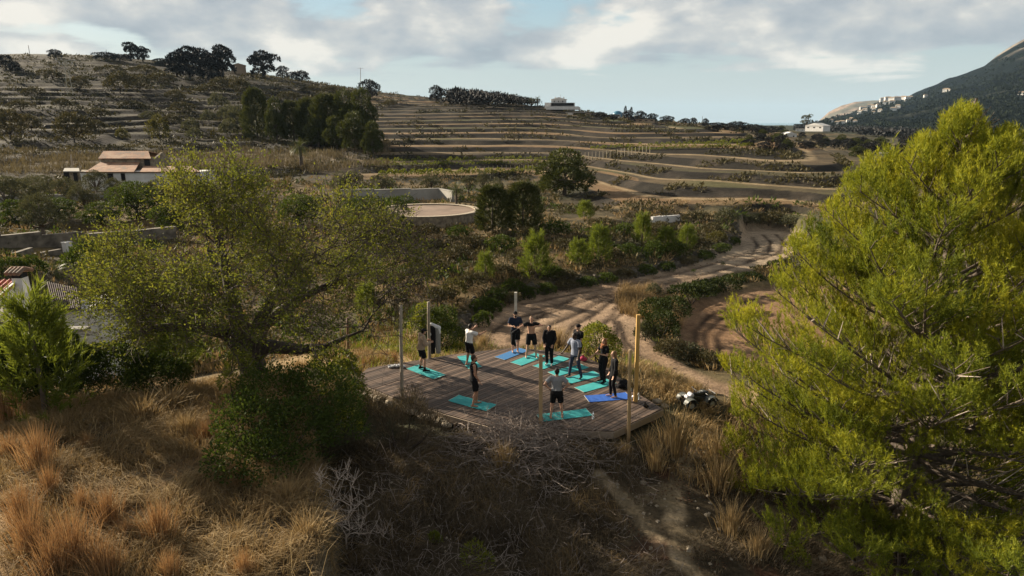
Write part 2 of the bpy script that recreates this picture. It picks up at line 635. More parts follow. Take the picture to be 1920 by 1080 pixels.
RUTS = [zpoly(l, -2.0) for l in [
    [(905, 650), (925, 622), (960, 598), (1000, 590), (1040, 578), (1075, 560)], [(960, 640), (985, 612), (1020, 590), (1075, 572), (1120, 555)],
    [(1010, 640), (1025, 612), (1075, 590), (1120, 568), (1160, 548)], [(1060, 645), (1075, 610), (1110, 590), (1145, 566), (1170, 545)],
    [(1110, 640), (1125, 612), (1150, 590), (1175, 560), (1190, 540)], [(1150, 650), (1160, 610), (1150, 598), (1175, 580), (1195, 555)],
    [(1165, 640), (1180, 660), (1230, 690), (1290, 715), (1340, 745)], [(1160, 600), (1172, 640), (1200, 665), (1255, 695), (1310, 720)],
    [(980, 570), (1080, 552), (1200, 530), (1320, 500), (1400, 475), (1470, 470)], [(1000, 580), (1100, 562), (1210, 540), (1330, 512), (1420, 486), (1480, 470)],
    [(1430, 440), (1445, 455), (1440, 475), (1400, 490)], [(1455, 440), (1470, 455), (1462, 472), (1430, 486)], [(1410, 445), (1420, 460), (1408, 480)]]]
RUTS_B = [zpoly(l, -2.7) for l in [[(1300, 655), (1305, 620), (1330, 590), (1390, 566), (1470, 545)], [(1325, 662), (1322, 625), (1350, 598), (1410, 575), (1490, 553)],
                                   [(1350, 662), (1345, 632), (1372, 606), (1430, 584)]]]
# flat vineyard treads and lines that terraces follow are left to the quantised slope


def hill_mask(x, y, z):
    D = np.hypot(x, y); az = np.degrees(np.arctan2(x, y))
    m = sstep(100, 128, D) * (1 - sstep(430, 520, D)) * (1 - sstep(24, 29, az + 0.03 * (D - 150)))
    m = m * sstep(-0.9, 0.3, z)
    # right hand nose of the hill starts nearer the camera
    m2 = sstep(76, 84, D) * (1 - sstep(230, 300, D)) * sstep(4.5, 7.5, az) * (1 - sstep(26, 28.5, az))
    return np.clip(np.maximum(m, m2), 0, 1)


def terrace(x, y, z):
    az = np.degrees(np.arctan2(x, y))
    D = np.hypot(x, y)
    left = 1 - sstep(-16, -11, az)
    step = 1.22 + 0.7 * left - 0.14 * sstep(2, 9, az)
    warp = (fbm(x / 55, y / 55, 4, 5) - 0.5) * 1.5 + left * (fbm(x / 25, y / 25, 3, 6) - 0.5) * 1.5
    t = z / step + warp
    k = np.floor(t); f = t - k
    q = k + sstep(0.62, 0.97, f)
    keep = 0.22 + 0.2 * left
    zz = (q - warp) * step
    return keep * z + (1 - keep) * zz, f


def height(x, y, detail=True, full=False):
    x = np.asarray(x, float); y = np.asarray(y, float)
    z = _rbf(x, y)
    D = np.hypot(x, y); az = np.abs(np.arctan2(x, y))
    back = sstep(math.radians(50), math.radians(110), az)
    zb = -1.5 - 70 * sstep(600, 5000, D) + 6 * (fbm(x / 80, y / 80, 3, 77) - 0.5) * sstep(20, 80, D)
    z = z * (1 - back) + zb * back
    # undulation
    z = z + (fbm(x / 7, y / 7, 3, 2) - 0.5) * 0.5 * sstep(16, 40, D) * (1 - sstep(60, 110, D)) + (fbm(x / 2.2, y / 2.2, 3, 3) - 0.5) * 0.30 * (1 - sstep(30, 70, D))
    z = z + (fbm(x / 30, y / 30, 4, 4) - 0.5) * 2.5 * sstep(150, 320, D)
    # terraces
    hm = hill_mask(x, y, z)
    tz, tf = terrace(x, y, z)
    z = z * (1 - hm) + tz * hm
    # mid terraces on the scrub slope left of and behind the dirt field
    m3 = sstep(52, 58, D) * (1 - sstep(95, 104, D)) * (1 - hm) * (1 - sstep(14, 18, np.degrees(np.arctan2(x, y))))
    # earth bank beside the grassy knoll
    xe = BANK_LINE(y) + (fbm(x * 0 + 3, y / 1.3, 3, 9) - 0.5) * 0.7
    near = (1 - sstep(18.0, 20.5, y)) * sstep(0, 5, y)
    e = x - xe
    zl = np.maximum(z, 0.12 + (fbm(x / 1.8, y / 1.8, 3, 12) - 0.5) * 0.3)
    zr = -1.5 + (z + 1.5) * sstep(0.3, 3.0, e)
    zb2 = zl + (zr - zl) * sstep(-0.12, 0.45, e)
    w = near * (1 - sstep(2.5, 4.5, np.abs(e)))
    z = np.where(e < 0, z * (1 - near) + zl * near, z * (1 - near) + zr * near) * (1 - near * (np.abs(e) < 0.6)) + (z * (1 - near) + zb2 * near) * (near * (np.abs(e) < 0.6))
    # dirt fields are levelled
    sa = poly_sd(x, y, FIELD_A); sb = poly_sd(x, y, FIELD_B)
    ka = 1 - sstep(-0.1, 0.7, sa); kb = 1 - sstep(-0.1, 0.7, sb)
    z = z * (1 - ka) + (-2.0 + (fbm(x / 5, y / 5, 2, 21) - 0.5) * 0.25) * ka
    z = z * (1 - kb) + (-2.7 + (fbm(x / 5, y / 5, 2, 22) - 0.5) * 0.25) * kb
    rut = np.zeros_like(z)
    for r in RUTS + RUTS_B:
        d = line_d(x, y, r)
        rut = np.maximum(rut, np.exp(-(d / (0.15 + 0.16 * fbm(x / 1.7, y / 1.7, 2, 23))) ** 2))
    rut = rut * np.clip(ka + kb, 0, 1)
    z = z - 0.05 * rut
    # below the deck
    sd = poly_sd(x, y, DECK)
    kd = 1 - sstep(0.1, 1.2, sd)
    z = np.where(kd > 0, np.minimum(z, z * (1 - kd) + (-0.42) * kd), z)
    # road on the left
    rd = line_d(x, y, ROAD)
    kr = 1 - sstep(2.0, 3.2, rd)
    z = z * (1 - kr) + (-2.3) * kr
    if full:
        return z, dict(hm=hm, tf=tf, sa=sa, sb=sb, rut=rut, sd=sd, rd=rd, e=e, near=near, D=D)
    return z


# polar grid of the sheet
_rows = [1.5, 4.0, 6.5]
d = 8.5
while d < 5600:
    _rows.append(d)
    if d < 28: g = 0.011
    elif d < 75: g = 0.0062
    elif d < 105: g = 0.0075
    elif d < 300: g = 0.0048
    elif d < 450: g = 0.009
    else: g = 0.05
    d *= 1 + g
ROWS = np.array(_rows + [5700.0])
_az = list(np.arange(-41.5, 41.5001, 0.135))
COLS = np.radians(np.array(list(np.arange(-180, -44, 4.0)) + [-43.5, -42.5, -41.9] + _az + [41.9, 42.5, 43.5] + list(np.arange(46, 180, 4.0))))
GA, GD = np.meshgrid(COLS, ROWS)
GX, GY = GD * np.sin(GA), GD * np.cos(GA)
GZ, TI = height(GX, GY, full=True)
NR, NC = GX.shape
LOGR = np.log(ROWS)


def H(x, y):
    """height of the built sheet (bilinear in the polar grid)"""
    x = np.asarray(x, float); y = np.asarray(y, float)
    a = np.arctan2(x, y); l = np.log(np.clip(np.hypot(x, y), 1.6, 5600))
    ci = np.clip(np.searchsorted(COLS, a) - 1, 0, NC - 2)
    ri = np.clip(np.searchsorted(LOGR, l) - 1, 0, NR - 2)
    fa = np.clip((a - COLS[ci]) / (COLS[ci + 1] - COLS[ci]), 0, 1); fr = (l - LOGR[ri]) / (LOGR[ri + 1] - LOGR[ri])
    return (GZ[ri, ci] * (1 - fa) + GZ[ri, ci + 1] * fa) * (1 - fr) + (GZ[ri + 1, ci] * (1 - fa) + GZ[ri + 1, ci + 1] * fa) * fr


def gnd(x, y):
    return float(H(np.array([x]), np.array([y]))[0])


def hit(px, py, dmin=9.0, dmax=1500):
    """first ground point under a photo pixel"""
    d = ray(px, py)
    h = math.hypot(d.x, d.y)
    D = np.exp(np.linspace(math.log(dmin), math.log(dmax), 2500))
    t = D / h
    z = CAM_H + d.z * t
    g = H(d.x * t, d.y * t)
    i = np.argmax(z < g)
    if not (z < g).any():
        i = int(np.argmin(z - g))
    return Vector((d.x * t[i], d.y * t[i], float(g[i])))


# ------------------------------------------------------------------ terrain colour (what the ground is made of)
def lerp3(c, new, k):
    return c * (1 - k[..., None]) + np.asarray(new) * k[..., None]


C = np.zeros(GX.shape + (3,))
f1 = fbm(GX / 3.0, GY / 3.0, 4, 31); f2 = fbm(GX / 14, GY / 14, 4, 32); f3 = fbm(GX / 0.7, GY / 0.7, 3, 33)
DD = TI['D']
C[:] = (0.075, 0.062, 0.038)                                        # scrub floor
C = lerp3(C, (0.20, 0.145, 0.075), sstep(0.48, 0.66, f1))                 # dry grass
C = lerp3(C, (0.045, 0.048, 0.026), sstep(0.5, 0.66, f2) * 0.8)
# terraced hill: treads of earth and dry grass, risers of dark stone and scrub, darkened further as if in shade
hm = TI['hm']; tf = TI['tf']
AZD = np.degrees(GA)
leftk = 1 - sstep(-16, -11, AZD)
tread = lerp3(np.zeros_like(C) + (0.075, 0.060, 0.040), (0.14, 0.102, 0.06), sstep(0.4, 0.7, fbm(GX / 25, GY / 12, 3, 41)))
tread = lerp3(tread, (0.075, 0.08, 0.032), sstep(0.55, 0.75, fbm(GX / 18, GY / 30, 3, 43)) * (1 - leftk) * 0.7)
kk = np.floor(GZ / 1.2)
hk = _hash(kk, kk * 0 + 3, 9)
tread = lerp3(tread, (0.22, 0.14, 0.075), (1 - leftk) * (hk > 0.72) * 0.75)
tread = lerp3(tread, (0.07, 0.078, 0.032), (1 - leftk) * ((hk > 0.40) & (hk < 0.62)) * 0.7)
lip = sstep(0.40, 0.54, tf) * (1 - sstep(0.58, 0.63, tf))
tread = lerp3(tread, (0.31, 0.235, 0.14), lip * (0.85 - 0.55 * leftk))  # pale lip paints in the sunlit edge of each tread
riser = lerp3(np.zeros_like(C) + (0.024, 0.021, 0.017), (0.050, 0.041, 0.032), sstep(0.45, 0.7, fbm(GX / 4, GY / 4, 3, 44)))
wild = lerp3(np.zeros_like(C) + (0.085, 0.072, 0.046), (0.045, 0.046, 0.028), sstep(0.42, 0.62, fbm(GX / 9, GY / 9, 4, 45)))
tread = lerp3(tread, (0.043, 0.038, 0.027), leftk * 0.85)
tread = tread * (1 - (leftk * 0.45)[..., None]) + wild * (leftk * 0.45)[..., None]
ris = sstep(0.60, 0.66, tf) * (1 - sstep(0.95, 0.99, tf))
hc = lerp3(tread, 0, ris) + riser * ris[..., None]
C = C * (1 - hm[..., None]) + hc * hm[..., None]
# reed and straw fields at the foot of the left hill
straw = sstep(128, 140, DD) * (1 - sstep(160, 172, DD)) * (1 - sstep(-14, -12, AZD))
C = lerp3(C, (0.17, 0.135, 0.092), straw * sstep(0.35, 0.6, fbm(GX / 20, GY / 5, 3, 46)))
far = sstep(430, 520, DD)
C = lerp3(C, (0.04, 0.045, 0.028), far * 0.9)
vr = sstep(23, 29, AZD) * sstep(110, 160, DD)
C = lerp3(C, (0.055, 0.055, 0.034), vr * 0.8)
C = lerp3(C, (0.17, 0.135, 0.085), vr * sstep(0.6, 0.72, fbm(GX / 30, GY / 14, 3, 47)) * (1 - far))
# knoll and hollow in front
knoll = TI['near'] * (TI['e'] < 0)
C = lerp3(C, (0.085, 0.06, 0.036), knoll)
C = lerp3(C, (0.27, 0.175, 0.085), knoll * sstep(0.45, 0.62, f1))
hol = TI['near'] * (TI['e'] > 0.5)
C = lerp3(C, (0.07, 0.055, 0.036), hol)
bankk = TI['near'] * np.exp(-((TI['e'] - 0.15) / 0.35) ** 2)
C = lerp3(C, (0.155, 0.125, 0.082), bankk)
for pl, wd in ((PATH_LINE, 0.26), (PATH_TWO, 0.42)):
    dp = line_d(GX, GY, pl) + (f3 - 0.5) * 0.5
    C = lerp3(C, (0.33, 0.26, 0.17), (1 - sstep(wd * 0.3, wd * 0.95, dp)) * (0.35 + 0.65 * sstep(0.42, 0.55, fbm(GX / 0.5, GY / 0.5, 3, 52))))
pp = sstep(2.5, 4.0, GX) * (1 - sstep(8.0, 10.0, GX)) * sstep(10, 12, GY) * (1 - sstep(19, 21, GY))
C = lerp3(C, (0.21, 0.165, 0.105), pp * sstep(0.56, 0.66, fbm(GX / 1.1, GY / 1.1, 4, 48)) * 0.9)
C = lerp3(C, (0.085, 0.042, 0.027), pp * sstep(0.55, 0.68, fbm(GX / 0.9, GY / 0.9, 4, 49)) * 0.8)
# dry grass behind the deck on the left
dg = sstep(-12, -9, GX) * (1 - sstep(-3.5, -1.5, GX)) * sstep(26, 27.5, GY) * (1 - sstep(33, 36, GY))
C = lerp3(C, (0.32, 0.225, 0.115), dg)
# dirt fields
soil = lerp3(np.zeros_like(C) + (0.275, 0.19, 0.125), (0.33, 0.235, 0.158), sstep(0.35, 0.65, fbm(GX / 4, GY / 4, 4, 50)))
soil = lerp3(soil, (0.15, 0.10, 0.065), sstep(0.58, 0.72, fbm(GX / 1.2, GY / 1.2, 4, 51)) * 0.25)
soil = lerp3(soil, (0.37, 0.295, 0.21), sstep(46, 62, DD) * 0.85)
soil = lerp3(soil, (0.055, 0.038, 0.027), TI['rut'] * (0.65 + 0.35 * sstep(0.4, 0.6, f1)))
ka = 1 - sstep(-0.1, 0.6, TI['sa'] + (f1 - 0.5) * 1.2)
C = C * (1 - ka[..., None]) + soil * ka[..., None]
kb = 1 - sstep(-0.1, 0.6, TI['sb'] + (f1 - 0.5) * 1.2)
soilb = soil * np.array([0.82, 0.72, 0.62])
C = C * (1 - kb[..., None]) + soilb * kb[..., None]
kr = 1 - sstep(1.9, 2.3, TI['rd'])
C = lerp3(C, (0.21, 0.195, 0.175), kr)
C *= (0.82 + 0.36 * f3 * (1 - ka * .7) + 0.126 * ka)[..., None]

idx = np.arange(NR * NC).reshape(NR, NC)
q = np.stack([idx[:-1, :-1], idx[:-1, 1:], idx[1:, 1:], idx[1:, :-1]], -1).reshape(-1, 4)
qs = np.stack([idx[:-1, -1], idx[:-1, 0], idx[1:, 0], idx[1:, -1]], -1).reshape(-1, 4)
q = np.concatenate([q, qs])[:, ::-1]
gv = np.stack([GX, GY, GZ], -1).reshape(-1, 3)
gv = np.concatenate([gv, [(0, 0, float(GZ[0].mean()))]])
cen = len(gv) - 1
tri = np.stack([np.full(NC, cen), np.roll(idx[0], -1), idx[0]], -1)
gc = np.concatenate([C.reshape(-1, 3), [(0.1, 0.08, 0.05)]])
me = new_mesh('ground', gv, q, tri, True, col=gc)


def ground_mat():
    m, nt, b = nodes_of('earth_and_scrub')
    at = nt.nodes.new('ShaderNodeAttribute'); at.attribute_name = 'Col'
    n1 = tex_noise(nt, 2.2, 8, 0.65); n2 = tex_noise(nt, 11.0, 6, 0.7); n3 = tex_noise(nt, 0.35, 8, 0.68)
    v1 = ramp(nt, n1.outputs[0], [(0.3, 0.68), (0.7, 1.28)])
    v2 = ramp(nt, n2.outputs[0], [(0.3, 0.6), (0.7, 1.35)])
    v3 = ramp(nt, n3.outputs[0], [(0.3, 0.6), (0.7, 1.35)])
    c = mixc(nt, 1.0, at.outputs['Color'], v1, 'MULTIPLY')
    c = mixc(nt, 1.0, c, v2, 'MULTIPLY')
    c = mixc(nt, 0.8, c, v3, 'MULTIPLY')
    nt.links.new(c, b.inputs['Base Color'])
    b.inputs['Roughness'].default_value = 0.95
    b.inputs['Specular IOR Level'].default_value = 0.1
    a = nt.nodes.new('ShaderNodeMath'); a.operation = 'ADD'
    nt.links.new(n1.outputs[0], a.inputs[0]); nt.links.new(n2.outputs[0], a.inputs[1])
    bump(nt, b, a.outputs[0], 0.7, 0.10)
    return m


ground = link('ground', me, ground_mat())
tag(ground, kind='structure')

# ------------------------------------------------------------------ sea, headland, mountain
def sea_mat():
    m, nt, b = nodes_of('sea_water')
    n = tex_noise(nt, 0.02, 4)
    nt.links.new(ramp(nt, n.outputs[0], [(0.3, (0.10, 0.20, 0.26)), (0.7, (0.13, 0.24, 0.30))]), b.inputs['Base Color'])
    b.inputs['Roughness'].default_value = 0.45
    return m


sv = []; R = [1500, 4000, 9000, 18000, 30000]; NS = 64
for r in R:
    for j in range(NS):
        a = 2 * math.pi * j / NS; sv.append((r * math.sin(a), r * math.cos(a), -45.0 if r > 1600 else -60))
sq = [(i * NS + j, (i + 1) * NS + j, (i + 1) * NS + (j + 1) % NS, i * NS + (j + 1) % NS) for i in range(len(R) - 1) for j in range(NS)]
sea = link('sea', new_mesh('sea', sv, np.array(sq)[:, ::-1]), sea_mat())
tag(sea, kind='structure')


def far_mass(name, ridge, d0, d1, d2, z0, seed, cols, rough, mat, nr=90, colour=None):
    """a mountain: from its foot at distance d0 up to the ridge at d1 and down behind to d2; ridge is a list of photo columns and rows"""
    px = np.linspace(ridge[0][0], ridge[-1][0], cols)
    rp = np.interp(px, [r[0] for r in ridge], [r[1] for r in ridge])
    az = np.arctan2((px - 960) / FPX, np.full(cols, CP + (540 - 228) / FPX * SP))
    ver = np.array([at_d(a, b, 1.0).z - CAM_H for a, b in zip(px, rp)])          # height per metre of distance
    t = np.linspace(0, 1, nr)
    V = np.zeros((nr + 14, cols, 3)); K = np.zeros((nr + 14, cols))
    for j in range(cols):
        rd = d1 * (1 + 0.10 * math.sin(px[j] / 90.0 + seed))
        zr = CAM_H + ver[j] * rd
        D = d0 + (rd - d0) * t
        zz = z0 + (zr - z0) * (0.25 * t + 0.75 * t ** 1.7)
        Db = np.linspace(rd, d2, 15)[1:]
        zb = zr + (z0 - 60 - zr) * (np.linspace(0, 1, 15)[1:]) ** 1.2
        D = np.r_[D, Db]; zz = np.r_[zz, zb]
        V[:, j, 0] = D * math.sin(az[j]); V[:, j, 1] = D * math.cos(az[j]); V[:, j, 2] = zz
    X, Y = V[..., 0], V[..., 1]
    tt = np.r_[t, np.linspace(1, 0, 15)[1:]][:, None]
    env = np.sin(np.clip(tt, 0, 1) * math.pi) ** 0.6
    n = (np.abs(fbm(X / 420, Y / 420, 5, seed) - 0.5) * -2 + 0.4) * rough * env
    n += (fbm(X / 60, Y / 60, 4, seed + 3) - 0.5) * rough * 0.35
    V[..., 2] += n
    ix = np.arange((nr + 14) * cols).reshape(nr + 14, cols)
    qq = np.stack([ix[:-1, :-1], ix[1:, :-1], ix[1:, 1:], ix[:-1, 1:]], -1).reshape(-1, 4)[:, ::-1]
    Cc = colour(V, tt * np.ones((1, cols)), px) if colour is not None else None
    o = link(name, new_mesh(name, V.reshape(-1, 3), qq, None, True, col=Cc.reshape(-1, 3)), mat)
    tag(o, kind='structure')
    return V, px


def far_mat(name, sc):
    m, nt, b = nodes_of(name)
    at = nt.nodes.new('ShaderNodeAttribute'); at.attribute_name = 'Col'
    n1 = tex_noise(nt, sc, 8, 0.7); n2 = tex_noise(nt, sc * 5, 6, 0.7)
    c = mixc(nt, 1.0, at.outputs['Color'], ramp(nt, n1.outputs[0], [(0.3, 0.5), (0.7, 1.5)]), 'MULTIPLY')
    c = mixc(nt, 1.0, c, ramp(nt, n2.outputs[0], [(0.3, 0.5), (0.7, 1.5)]), 'MULTIPLY')
    nt.links.new(c, b.inputs['Base Color'])
    b.inputs['Roughness'].default_value = 1.0
    b.inputs['Specular IOR Level'].default_value = 0.0
    bump(nt, b, n2.outputs[0], 1.0, 8.0)
    return m


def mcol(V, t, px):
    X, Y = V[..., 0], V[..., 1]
    c = np.zeros(V.shape) + (0.004, 0.006, 0.008)  # base albedo cut very low to stand in for cloud shade
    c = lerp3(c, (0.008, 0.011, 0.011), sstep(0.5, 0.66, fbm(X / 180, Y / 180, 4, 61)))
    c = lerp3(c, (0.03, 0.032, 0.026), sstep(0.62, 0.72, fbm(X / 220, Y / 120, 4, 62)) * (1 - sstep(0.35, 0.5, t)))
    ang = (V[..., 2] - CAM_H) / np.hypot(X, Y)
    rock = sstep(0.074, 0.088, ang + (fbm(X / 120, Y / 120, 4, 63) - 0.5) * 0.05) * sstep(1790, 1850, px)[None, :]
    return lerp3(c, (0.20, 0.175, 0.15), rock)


MTN = [(1490, 247), (1530, 236), (1560, 224), (1590, 214), (1620, 203), (1655, 186), (1672, 181), (1690, 184), (1720, 170), (1760, 151), (1800, 136), (1830, 124), (1850, 105),
       (1880, 82), (1905, 66), (1940, 46), (2000, 20), (2080, 10), (2180, 2), (2300, 20), (2450, 60), (2700, 110)]
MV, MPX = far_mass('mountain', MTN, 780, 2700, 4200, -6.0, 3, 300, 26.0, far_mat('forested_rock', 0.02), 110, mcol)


def hcol(V, t, px):
    X, Y = V[..., 0], V[..., 1]
    c = np.zeros(V.shape) + (0.26, 0.19, 0.14)
    return lerp3(c, (0.12, 0.11, 0.08), sstep(0.45, 0.62, fbm(X / 260, Y / 160, 4, 64)))


HEAD = [(1528, 232), (1540, 222), (1552, 210), (1575, 198), (1600, 191), (1630, 188), (1660, 189), (1700, 190), (1760, 180), (1900, 170)]
far_mass('headland', HEAD, 4300, 5200, 6500, -50.0, 9, 120, 30.0, far_mat('bare_headland_rock', 0.008), 50, hcol)
# ------------------------------------------------------------------ plant generators
def unit(a):
    return a / (np.linalg.norm(a, axis=-1, keepdims=True) + 1e-9)


def rdir(n, r=RNG):
    return unit(r.normal(size=(n, 3)))


def leaf_quads(P, d, L, Wd, r=RNG, flat=0.0):
    """diamond leaves: base P, direction d, length L, width Wd"""
    n = len(P)
    L = np.broadcast_to(L, (n,))[:, None]; Wd = np.broadcast_to(Wd, (n,))[:, None]
    s = unit(np.cross(d, rdir(n, r) + np.array([0, 0, flat])))
    a = P; b = P + d * L * 0.45 + s * Wd * 0.5; c = P + d * L; e = P + d * L * 0.45 - s * Wd * 0.5
    V = np.stack([a, b, c, e], 1).reshape(-1, 3)
    return V, np.arange(4 * n).reshape(n, 4)


def needle_tris(P, d, L, Wd, r=RNG):
    n = len(P)
    L = np.broadcast_to(L, (n,))[:, None]; Wd = np.broadcast_to(Wd, (n,))[:, None]
    s = unit(np.cross(d, rdir(n, r)))
    V = np.stack([P - s * Wd * 0.5, P + s * Wd * 0.5, P + d * L], 1).reshape(-1, 3)
    return V, np.arange(3 * n).reshape(n, 3)


def edge_prisms(A, B, ra, rb, n=5):
    """one prism per edge"""
    A = np.asarray(A, float); B = np.asarray(B, float)
    d = unit(B - A)
    ref = np.where(np.abs(d[:, 2:3]) < 0.9, np.array([[0, 0, 1.0]]), np.array([[1.0, 0, 0]]))
    u = unit(np.cross(d, ref)); w = np.cross(d, u)
    th = np.arange(n) / n * 2 * np.pi
    ring = np.cos(th)[None, :, None] * u[:, None, :] + np.sin(th)[None, :, None] * w[:, None, :]
    Va = A[:, None, :] + ring * np.asarray(ra)[:, None, None]
    Vb = B[:, None, :] + ring * np.asarray(rb)[:, None, None]
    V = np.concatenate([Va, Vb], 1).reshape(-1, 3)
    j = np.arange(n); k = (j + 1) % n
    q = np.stack([j, k, n + k, n + j], -1)
    Q = (np.arange(len(A)) * 2 * n)[:, None, None] + q[None]
    return V, Q.reshape(-1, 4)


def grow(targets, root_nodes, step=0.35, wander=0.25, pathw=0.35, r=RNG):
    """branch network: every target grows from the cheapest existing node. root_nodes: [(pos, parent)]"""
    pos = [np.array(p, float) for p, _ in root_nodes]
    par = [q for _, q in root_nodes]
    plen = []
    for i, q in enumerate(par):
        plen.append(0 if q < 0 else plen[q] + np.linalg.norm(pos[i] - pos[q]))
    cap = len(pos) + len(targets) * 40
    PA = np.zeros((cap, 3)); PL = np.zeros(cap)
    n = len(pos)
    PA[:n] = pos; PL[:n] = plen
    par = par + [0] * (cap - n)
    tips = []
    first = 0
    for t in targets:
        dv = t - PA[:n]
        dist = np.linalg.norm(dv, axis=1)
        # growing downwards is costly
        cost = dist + pathw * PL[:n] + 0.9 * np.clip(-dv[:, 2], 0, None)
        i = int(np.argmin(cost))
        k = max(1, int(dist[i] / step))
        a = PA[i]
        pd = a - PA[par[i]] if par[i] >= 0 else np.array([0, 0, 1.0])
        pd = pd / (np.linalg.norm(pd) + 1e-9)
        last = i
        D = dist[i]
        c1 = a + pd * D * 0.35
        for s in range(1, k + 1):
            u = s / k
            p = (1 - u) ** 2 * a + 2 * u * (1 - u) * c1 + u * u * t
            if s < k:
                p = p + r.normal(size=3) * wander * min(step, D / k)
            PA[n] = p; PL[n] = PL[last] + np.linalg.norm(p - PA[last]); par[n] = last
            last = n; n += 1
        tips.append(last)
    P = PA[:n].copy(); par = np.array(par[:n])
    return P, par, np.array(tips)


def radii(P, par, tip_r, expo=2.3):
    n = len(P)
    acc = np.zeros(n)
    nchild = np.bincount(par[par >= 0], minlength=n)
    for i in range(n - 1, -1, -1):
        if nchild[i] == 0 or acc[i] == 0:
            acc[i] = max(acc[i], tip_r ** expo)
        if par[i] >= 0:
            acc[par[i]] += acc[i]
    return acc ** (1 / expo)


def skeleton_mesh(name, P, par, rad, n=5, vary=0.5):
    k = par >= 0
    A = P[par[k]]; B = P[k]
    V, Q = edge_prisms(A, B, np.minimum(rad[par[k]], rad[k] * 1.6), rad[k], n)
    return new_mesh(name, V, Q, smooth=True, v=np.full(len(V), vary))


# ------------------------------------------------------------------ plant materials
M_bark = matte('grey_bark', (0.16, 0.125, 0.10), (0.06, 0.048, 0.038), 9, 0.9, 0.6, 0.03)
M_bark_dark = matte('dark_bark', (0.075, 0.058, 0.045), (0.03, 0.024, 0.02), 8, 0.9, 0.6, 0.03)
M_twig = matte('pale_dead_wood', (0.55, 0.47, 0.40), (0.36, 0.30, 0.25), 14, 0.9, 0.2, 0.01)
M_brush = matte('cut_branches', (0.34, 0.285, 0.25), (0.16, 0.13, 0.11), 9, 0.9, 0.2, 0.01)
M_pine = foliage('pine_needles', [(0.0, (0.050, 0.074, 0.015)), (0.4, (0.135, 0.165, 0.022)), (0.75, (0.24, 0.255, 0.027)), (1.0, (0.34, 0.325, 0.034))], 0.65, 0.38, 0.1)
M_ypine = foliage('young_pine_needles', [(0.0, (0.07, 0.10, 0.02)), (0.5, (0.12, 0.155, 0.028)), (1.0, (0.17, 0.20, 0.035))], 0.6, 0.4)
M_carob = foliage('olive_green_leaves', [(0.0, (0.042, 0.058, 0.017)), (0.4, (0.10, 0.12, 0.028)), (0.75, (0.18, 0.19, 0.036)), (1.0, (0.20, 0.165, 0.055))], 0.72, 0.42, 0.08)
M_lentisk = foliage('dark_glossy_leaves', [(0.0, (0.024, 0.038, 0.011)), (0.6, (0.055, 0.08, 0.018)), (1.0, (0.10, 0.12, 0.027))], 0.7, 0.3, 0.08)
M_hedge = foliage('hedge_leaves', [(0.0, (0.014, 0.022, 0.008)), (0.6, (0.034, 0.048, 0.014)), (1.0, (0.07, 0.08, 0.022))], 0.7, 0.2, 0.08)
M_lime = foliage('bright_green_leaves', [(0.0, (0.07, 0.10, 0.017)), (0.5, (0.13, 0.155, 0.022)), (1.0, (0.21, 0.20, 0.03))], 0.55, 0.42, 0.2)
M_olive = foliage('silver_olive_leaves', [(0.0, (0.045, 0.05, 0.03)), (0.5, (0.085, 0.087, 0.055)), (1.0, (0.14, 0.135, 0.09))], 0.8, 0.2, 0.05)
M_dark = foliage('dark_pine_foliage', [(0.0, (0.016, 0.021, 0.010)), (0.5, (0.034, 0.042, 0.016)), (1.0, (0.060, 0.066, 0.022))], 0.6, 0.15)
M_hillpine = foliage('hillside_pine_foliage', [(0.0, (0.028, 0.036, 0.014)), (0.5, (0.055, 0.065, 0.020)), (1.0, (0.085, 0.092, 0.028))], 0.6, 0.2)
M_scrub = foliage('scrub_foliage', [(0.0, (0.028, 0.028, 0.016)), (0.4, (0.058, 0.054, 0.028)), (0.75, (0.10, 0.085, 0.045)), (1.0, (0.16, 0.12, 0.065))], 0.7, 0.15)
M_straw = foliage('dry_grass', [(0.0, (0.11, 0.076, 0.038)), (0.4, (0.25, 0.175, 0.085)), (0.75, (0.37, 0.265, 0.13)), (1.0, (0.48, 0.37, 0.21))], 0.75, 0.22, 0.15, (1.0, 0.95, 0.8))
M_rust = foliage('rust_orange_grass', [(0.0, (0.15, 0.085, 0.042)), (0.5, (0.31, 0.18, 0.085)), (1.0, (0.45, 0.30, 0.155))], 0.75, 0.25, 0.15, (1.0, 0.9, 0.7))
M_heath = foliage('grey_brown_heath', [(0.0, (0.045, 0.036, 0.026)), (0.5, (0.105, 0.082, 0.056)), (1.0, (0.21, 0.165, 0.11))], 0.8, 0.15, 0.1)
M_palm = foliage('palm_fronds', [(0.0, (0.035, 0.045, 0.016)), (0.5, (0.07, 0.085, 0.026)), (1.0, (0.12, 0.13, 0.045))], 0.5, 0.2)


